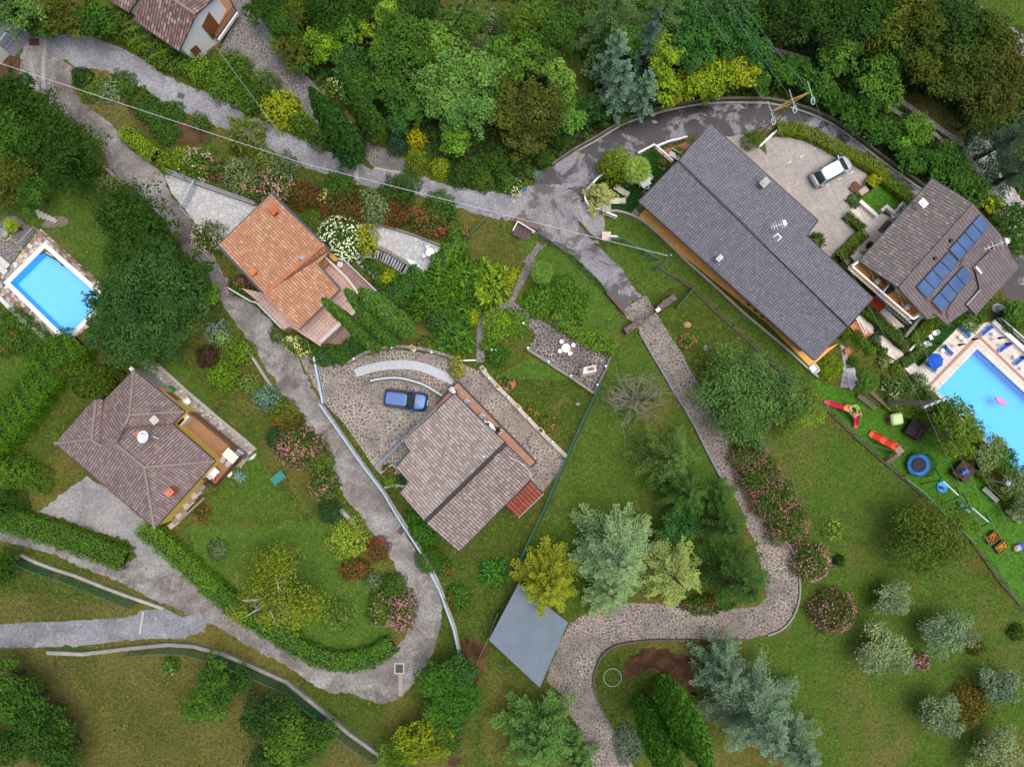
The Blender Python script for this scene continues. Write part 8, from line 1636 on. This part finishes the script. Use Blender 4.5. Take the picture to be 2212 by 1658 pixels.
for x, y, l in ((535, 715, 'white planter trough at the cream wall, upper'), (475, 785, 'white planter trough at the cream wall, lower')):
    p = w1('j', x, y, .5); t = thing('planter_trough', l, 'planter', (p.x, p.y, .03), .75); mb = MB().lathe((0, 0, 0), [(.55, 0), (.75, .45), (.78, .5), (.62, .46)], 16, .45); mb.obj('trough', flat('dfe2e4'), t)
    rg = np.random.default_rng(int(x)); c_ = np.stack([rg.uniform(-.45, .45, 60), rg.uniform(-.18, .18, 60), rg.uniform(.45, .7, 60)], 1); link('plants', leafmesh('plants', [(c_, UP + rg.normal(size=(60, 3)) * .4, rg.normal(size=(60, 3)), .16, .1)], rg), leafmat('8d9a8a'), t)
p = w1('03', 573, 1212, .3); t = thing('rusty_chest', 'rusty brown square lid at the corner of the parking court', 'chest', (p.x, p.y, .03), math.radians(-38)); MB().box((0, 0, .12), (.95, .85, .24)).obj('body', flat('5c3a28'), t); MB().box((0, 0, .26), (1.0, .9, .04)).obj('lid', flat('6b4630', .8, .35, 2), t)
solo('stone_block', MB().box((0, 0, .2), (.9, .6, .4)), flat('b5a394', .9, .3), 'beige stone block beside the rusty lid', 'block', loc=w1('03', 610, 1240), rz=.6)
for (x, y) in ((145, 1048), (222, 1008), (305, 958), (282, 1115), (545, 1115), (465, 1155), (390, 1195), (360, 1070)):
    o = MB().box((0, 0, 0), (.42, .12, .006)).obj('bay_marking', flat('d2ccc6', .9, .2)); o.location = w1('03', x, y) + Vector((0, 0, .038)); o.rotation_euler = (0, 0, math.radians(30)); tag(o, kind='structure')
# ------------------------------------------------------------------ playground
G0 = Vector((0, 0, .035))
def toddler(loc, rz, label, c1_, c2_, c3_, L):
    t = thing('toddler_slide', label, 'slide', loc, rz); t.scale = (.95,) * 3
    mb = MB()
    prof = [(0, .95), (.4 * L, .55), (.8 * L, .2), (L, .12)]
    for (x0, z0_), (x1, z1_) in zip(prof, prof[1:]): mb.bar((x0, 0, z0_), (x1, 0, z1_), .42, .05).bar((x0, .22, z0_ + .08), (x1, .22, z1_ + .08), .07, .16).bar((x0, -.22, z0_ + .08), (x1, -.22, z1_ + .08), .07, .16)
    mb.cyl((L, 0, .09), .25, .06, 14); mb.obj('chute', flat(c1_, .4, .08), t)
    MB().box((-.3, 0, .92), (.62, .62, .06)).obj('platform', flat(c2_, .4), t)
    mb = MB()
    for y in (-.32, .32): mb.tube([(-.6, y, .9), (-.6, y, 1.4), (-.3, y, 1.55), (0, y, 1.4), (0, y, .9)], .05, 6)
    mb.bar((-.3, -.34, 1.55), (-.3, .34, 1.55), .1, .08); mb.obj('arch', flat('d88a78', .4), t)
    mb = MB()
    for k in range(9):
        a0 = 1.2 + k * .42; a1 = a0 + .42; mb.bar((-.85 + .42 * math.cos(a0), .42 * math.sin(a0), 1.0), (-.85 + .42 * math.cos(a1), .42 * math.sin(a1), 1.0), .14, .5)
    mb.obj('side_panel', flat(c3_, .4), t)
    for x in (-.58, -.02):
        for y in (-.3, .3): MB().box((x, y, .45), (.1, .1, .9)).obj('leg', flat('1f4a3c', .4), t)
    for k in range(3): MB().box((-.75 - .18 * k, 0, .7 - .25 * k), (.2, .5, .05)).obj('step', flat('c8603c', .4), t)
    return t
toddler(w1('c', 510, 405, .8) * Vector((1, 1, 0)) + G0, math.radians(160), 'toy climbing frame with pink red slide and yellow platform', 'd0264a', 'd9a032', '6fae3a', 1.55)
toddler(w1('c', 685, 545, .8) * Vector((1, 1, 0)) + G0, math.radians(-72), 'toy climbing frame with lime green ring and short red slide', 'c8284a', 'c9485a', '7cc03c', .95)
p = w1('c', 1270, 570, .7); t = thing('toy_playhouse', 'toy playhouse with pale green roof and orange walls', 'playhouse', (p.x - .1, p.y, .035), .15); t.scale = (.78,) * 3
MB().box((0, 0, .55), (1.3, 1.2, 1.1)).obj('wall', flat('b8762c', .5), t); mb = MB(); loft(mb, [loop(1.55, 1.45, 1.1, e=.4), loop(1.6, 1.5, 1.2, e=.4), loop(1.1, 1.1, 1.5, e=.5), loop(.5, .5, 1.56, e=.6)]); mb.obj('roof', flat('c6dca0', .5, .05), t, smooth=True)
MB().box((-.66, 0, .5), (.04, .5, .8)).obj('door', flat('8c5a34'), t); MB().box((0, -.61, .7), (.4, .04, .4)).obj('window', flat('d99a3c'), t)
a0 = w1('c', 885, 770, .2); a1 = w1('c', 1275, 985, 1.6); a0.z = .2; a1.z = 1.6; ctr = w1('c', 1290, 1010, 1.5); t = thing('large_slide', 'long orange red slide with a weathered wooden tower', 'slide', (ctr.x, ctr.y, .035))
o_ = Vector((ctr.x, ctr.y, 0)); mb = MB(); sd = Vector((-(a1 - a0).y, (a1 - a0).x, 0)).normalized() * .32
pts = [a0 - o_ + (a1 - a0) * f + Vector((0, 0, dz)) for f, dz in ((0, 0), (.15, -.12), (.4, .05), (.6, -.08), (.8, .1), (1, 0))]
for q, r_ in zip(pts, pts[1:]): mb.bar(q, r_, .62, .05).bar(q + sd + Vector((0, 0, .1)), r_ + sd + Vector((0, 0, .1)), .07, .22).bar(q - sd + Vector((0, 0, .1)), r_ - sd + Vector((0, 0, .1)), .07, .22)
mb.obj('chute', flat('dd4a2c', .4, .1), t)
MB().box((.12, -.1, 1.5), (.75, .7, .08), .6).obj('platform', flat('8c7a6a'), t)
for x, y in ((-.25, -.35), (.45, -.45), (.5, .2), (-.2, .3)): MB().box((x, y, .95), (.1, .1, 1.9)).obj('post', flat('7c6a58'), t)
mb = MB().bar((.0, -.5, 1.5), (-.3, -1.4, .05), .5, .06)
for k in range(5): mb.bar((-.06 * k - .2, -.55 - .17 * k, 1.4 - .28 * k), (-.06 * k + .3, -.62 - .17 * k, 1.4 - .28 * k), .09, .06)
mb.obj('ladder', flat('8a7562'), t); MB().bar((-.3, -.1, 1.0), (-2.2, .45, .8), .07, .07).bar((.5, .3, 1.9), (1.0, .1, 1.6), .05, .05).obj('handrail', flat('6b5a4a'), t)
p = w1('d', 165, 420, .8); t = thing('trampoline', 'round trampoline with blue rim and green safety net', 'trampoline', (p.x, p.y, .035)); t.scale = (.6, .6, .7)
mb = MB(); n = 36; vs = []
for r_, z in ((1.25, .8), (1.25, .86), (1.85, .86), (1.85, .8)):
    for i in range(n): vs.append((r_ * math.cos(6.283 * i / n), r_ * math.sin(6.283 * i / n), z))
mb.add(vs, [(k * n + i, k * n + (i + 1) % n, ((k + 1) % 4) * n + (i + 1) % n, ((k + 1) % 4) * n + i) for k in range(4) for i in range(n)]); mb.obj('rim_pad', flat('1273c8', .5, .1), t)
MB().cyl((0, 0, .78), 1.27, .03, 36).obj('jumping_mat', flat('232a36', .7), t)
mb = MB(); m_ = 16; vs = [(1.9 * math.cos(6.283 * i / m_), 1.9 * math.sin(6.283 * i / m_), z) for z in (.86, 2.5) for i in range(m_)]; mb.add(vs, [(i, (i + 1) % m_, m_ + (i + 1) % m_, m_ + i) for i in range(m_)]); mb.obj('safety_net', netmat('1f5c4a', .45), t)
for k in range(6):
    a = 6.283 * k / 6; MB().tube([(1.9 * math.cos(a), 1.9 * math.sin(a), 0), (1.92 * math.cos(a), 1.92 * math.sin(a), 2.5)], .035).obj('pole', flat('2d4a48'), t)
def swing(r1, r2, label, seats):
    a = w1('d', *r1, 2.1); b = w1('d', *r2, 2.1); o = (a + b) / 2; o.z = .035; t = thing('swing_set', label, 'swing', o); a = a - o; b = b - o; a.z = b.z = 2.1
    MB().tube([a, b], .075, 8).obj('beam', flat('c3cfd8', .4), t); d = (b - a).normalized(); s = Vector((-d.y, d.x, 0))
    for e, q in ((a, -1), (b, 1)):
        for sg in (-1, 1): MB().tube([e, e + s * sg * 1.1 + d * q * .3 - Vector((0, 0, 2.1))], .05, 6).obj('leg', flat('3a4a3a'), t)
        MB().box(e, (.3, .22, .16), math.atan2(d.y, d.x)).obj('bracket', flat('1f6a4c'), t)
    for f, sw, col in seats:
        q = a + (b - a) * f; mb = MB().box(q + Vector((0, 0, -1.65)), (.42, .22, .06) if sw else (.35, .35, .3), math.atan2(d.y, d.x)); so = mb.obj('swing_seat', flat(col, .5), t)
        MB().tube([q + d * .2, q + d * .2 - Vector((0, 0, 1.62))], .015, 4).tube([q - d * .2, q - d * .2 - Vector((0, 0, 1.62))], .015, 4).obj('rope', flat('5c6a62'), so)
    return t
swing((480, 635), (735, 870), 'swing set with grey beam beside the trampoline', [(.6, True, '2a3a34')])
swing((895, 1020), (1165, 1250), 'swing set with grey beam and blue seats further down', [(.06, False, '2f6ab0'), (.42, True, '86b4dc')])
p = w1('d', 495, 735, .2); t = thing('paddling_pool', 'round bright blue paddling pool under the swing', 'paddling pool', (p.x, p.y, .035)); t.scale = (.6,) * 3
MB().lathe((0, 0, 0), [(.9, 0), (.95, .1), (.95, .26), (.86, .3), (.84, .2)], 30).obj('rim', flat('1b7fd0', .4, .08), t); MB().cyl((0, 0, .05), .86, .2, 30).obj('cover', flat('1e8fe0', .35, .08), t)
def hut(r_, x, y, z, rz, label, c1_, sz):
    p = w1(r_, x, y, z); t = thing('wooden_hut', label, 'playhouse', (p.x, p.y, .035), rz); t.scale = (.82,) * 3; w_, d_ = sz
    MB().box((0, 0, .6), (w_, d_, 1.2)).obj('wall', flat('4a3428'), t)
    for s in (-1, 1): MB().bar((0, s * .04, 1.62), (0, s * d_ * .62, 1.18), w_ * 1.08, .06).obj('roof', flat(c1_, .8, .25, 4), t)
    return t
hut('d', 830, 520, 1.3, math.radians(50), 'dark wooden playhouse with a blue toy on its roof', '4d3c36', (1.9, 1.6))
solo('blue_toy', MB().box((0, 0, .12), (.5, .25, .24), .6).box((.2, .2, .15), (.25, .4, .3), .9).box((-.2, .1, .2), (.2, .2, .4)), flat('1c63c0', .5), 'blue plastic toy lying on the wooden playhouse', 'toy', loc=w1('d', 790, 530, 1.75))
hut('13', 970, 1125, 1.2, math.radians(58), 'black picnic shelter half hidden by the yellow green tree', '2c2629', (1.8, 1.7))
for i, (x, y, l) in enumerate(((1185, 845, 'grey green slatted bench, upper one at the brown hedge'), (1510, 1150, 'grey green slatted bench, lower one at the brown hedge'))):
    bench('park_bench', w1('d', x, y, .5) * Vector((1, 1, 0)) + G0, math.radians(-43), 1.9, '93988a' if i == 0 else '7c7f66', l, 'playground benches', '6a8a7c')
bench('park_bench', w1('c', 850, 325, .5) * Vector((1, 1, 0)) + G0, math.radians(-38), 2.2, '6a5a4c', 'weathered wooden bench with white front board above the slides', None, '5a4c40')
solo('timber_rail', MB().bar((-1.4, 0, .8), (1.4, 0, .8), .1, .1).bar((-1.4, .25, .5), (1.4, .25, .5), .1, .1).box((-1.2, .1, .4), (.1, .1, .8)).box((1.2, .1, .4), (.1, .1, .8)), flat('7a6a58'), 'grey timber rail behind the weathered bench', 'fence', loc=w1('c', 960, 300), rz=math.radians(-42))
p = w1('d', 1045, 620, 0); t = thing('street_lamp', 'grey lamp post with disc head beside the brown hedge', 'street lamp', p); MB().lathe((0, 0, 0), [(.08, 0), (.05, 3.9)], 8).obj('post', flat('b8bfc4'), t); MB().lathe((0, 0, 3.85), [(.08, 0), (.24, .08), (.24, .11), (.08, .2)], 18).obj('lamp_head', flat('8fa0ae', .4), t)
for i, (x, y, col, l) in enumerate(((1215, 1465, 'c8782c', 'timber flower frame with orange and purple flowers'), (1345, 1595, 'd09a20', 'timber flower frame with yellow flowers'))):
    p = w1('d', x, y, .5); t = thing('timber_planter', l, 'planter', (p.x, p.y, .035), math.radians(40), 'timber flower frames'); mb = MB()
    for a0, b0 in (((-.6, -.4), (.6, -.4)), ((-.6, .4), (.6, .4)), ((-.6, -.4), (-.6, .4)), ((.6, -.4), (.6, .4))): mb.bar((a0[0], a0[1], .25), (b0[0], b0[1], .25), .08, .5)
    mb.obj('frame', flat('6f5236'), t); MB().box((0, 0, .18), (1.1, .7, .3)).obj('soil', flat('33271c'), t)
    rg = np.random.default_rng(i); c_ = np.stack([rg.uniform(-.5, .5, 60), rg.uniform(-.3, .3, 60), rg.uniform(.36, .55, 60)], 1); link('flowers', leafmesh('flowers', [(c_, UP + rg.normal(size=(60, 3)) * .3, rg.normal(size=(60, 3)), .13, .12)], rg), leafmat(col, .3, 1.1), t)
p = w1('d', 1590, 1605, .4); t = thing('ride_on_toy', 'cream and blue ride on toy at the right edge', 'toy', (p.x, p.y, .035), .4); MB().lathe((-.2, 0, .1), [(.28, 0), (.3, .25), (.12, .5)], 12).obj('seat', flat('d8c8b0'), t); MB().lathe((.25, 0, 0), [(.34, 0), (.36, .2), (.2, .32)], 14).obj('body', flat('1d5cc0', .5), t); MB().box((.05, 0, .35), (.2, .5, .08)).obj('handle', flat('d88ac0'), t)
# patio at the small pool
p = w1('i', 75, 410, .3); t = thing('hose_pot', 'large grey pot with a coiled yellow hose on the patio', 'pot', (p.x, p.y, .04)); MB().lathe((0, 0, 0), [(.3, 0), (.45, .5), (.48, .55), (.38, .5), (.3, .35)], 18).obj('pot', flat('8d9694'), t)
mb = MB(); hp = [(.55 * math.cos(k * .5) + .1 * math.sin(k), -.35 + .35 * math.sin(k * .5), .1 + .01 * k) for k in range(30)]; hp += [(1.2, -1.0, .05), (1.6, -1.7, .04), (1.2, -2.2, .04), (1.3, -2.9, .04), (1.9, -3.2, .04)]; mb.tube(hp, .035, 5); mb.obj('hose', flat('c9bf7a', .6), t)
for i, (x, y) in enumerate(((50, 815), (20, 900))):
    o = MB().box((0, 0, .2), (1.6, .6, .1)).obj('bench_slab', flat('c5c4be')); o.location = w1('i', x, y); o.rotation_euler = (0, 0, math.radians(-42)); tag(o, 'pale stone bench slab at the patio edge, ' + ('upper' if i == 0 else 'lower'), 'bench', 'stone bench slabs')
railing('pool_ladder', wp('i', 0, 700, 690, 780, 740), .5, 'c8d4dc', 'chrome ladder at the corner of the small pool', 'ladder', None, (1.0, .6), .4, .03)
solo('garden_statue', MB().lathe((0, 0, 0), [(.5, 0), (.35, .15), (.25, .4), (.3, .6), (.12, .9)], 10), flat('cfd2d6'), 'white ornament on the grass at the far right edge', 'statue', loc=WP([(2154, 666)], 0)[0])
# ------------------------------------------------------------------ grass tufts and fallen leaves
def inside(px, py, poly):
    c = np.zeros(len(px), bool); n = len(poly)
    for i in range(n):
        x0, y0 = poly[i]; x1, y1 = poly[(i + 1) % n]
        if y0 != y1: c ^= ((y0 > py) != (y1 > py)) & (px < (x1 - x0) * (py - y0) / (y1 - y0) + x0)
    return c
rg = np.random.default_rng(11); n = 150000; X = rg.uniform(-52, 52, n); Y = rg.uniform(-38, 41, n); top = np.full(n, -1.0); idx = np.zeros(n, int)
for k, (z, poly, mn, holes) in enumerate(SHEETS):
    m = inside(X, Y, poly)
    for hl in holes: m &= ~inside(X, Y, [(p[0], p[1]) for p in hl])
    m &= z > top; top[m] = z; idx[m] = k
names = [s[2] for s in SHEETS]
def scatter(nm, mats, keep, col, size, lift, sd):
    sel = np.isin(idx, [k for k, q in enumerate(names) if q in mats]) & (top >= 0) & (rg.random(n) < keep); c = np.stack([X[sel], Y[sel], top[sel] + lift], 1); q = len(c); s = size * rg.uniform(.5, 1.4, q)
    cl = np.sin(c[:, 0] * .9) * np.sin(c[:, 1] * .8 + 1) * .25 + .5
    tag(link(nm, leafmesh(nm, [(c, UP + rg.normal(size=(q, 3)) * sd, rg.normal(size=(q, 3)), s, s * .6, cl)], rg), leafmat(col, .5, 1.0, .1)), kind='stuff')
scatter('grass', ('mown_lawn', 'garden_lawn', 'rough_grass'), .55, '5c7a2a', .2, .05, .55)
scatter('dry_grass', ('dry_meadow',), .8, '6d6a34', .24, .05, .55)
scatter('undergrowth', ('forest_floor',), .9, '40592a', .45, .15, .5)
scatter('fallen_leaves', ('old_asphalt', 'worn_lane', 'broken_asphalt', 'leaf_litter'), .16, '6a5a40', .13, .012, .12)
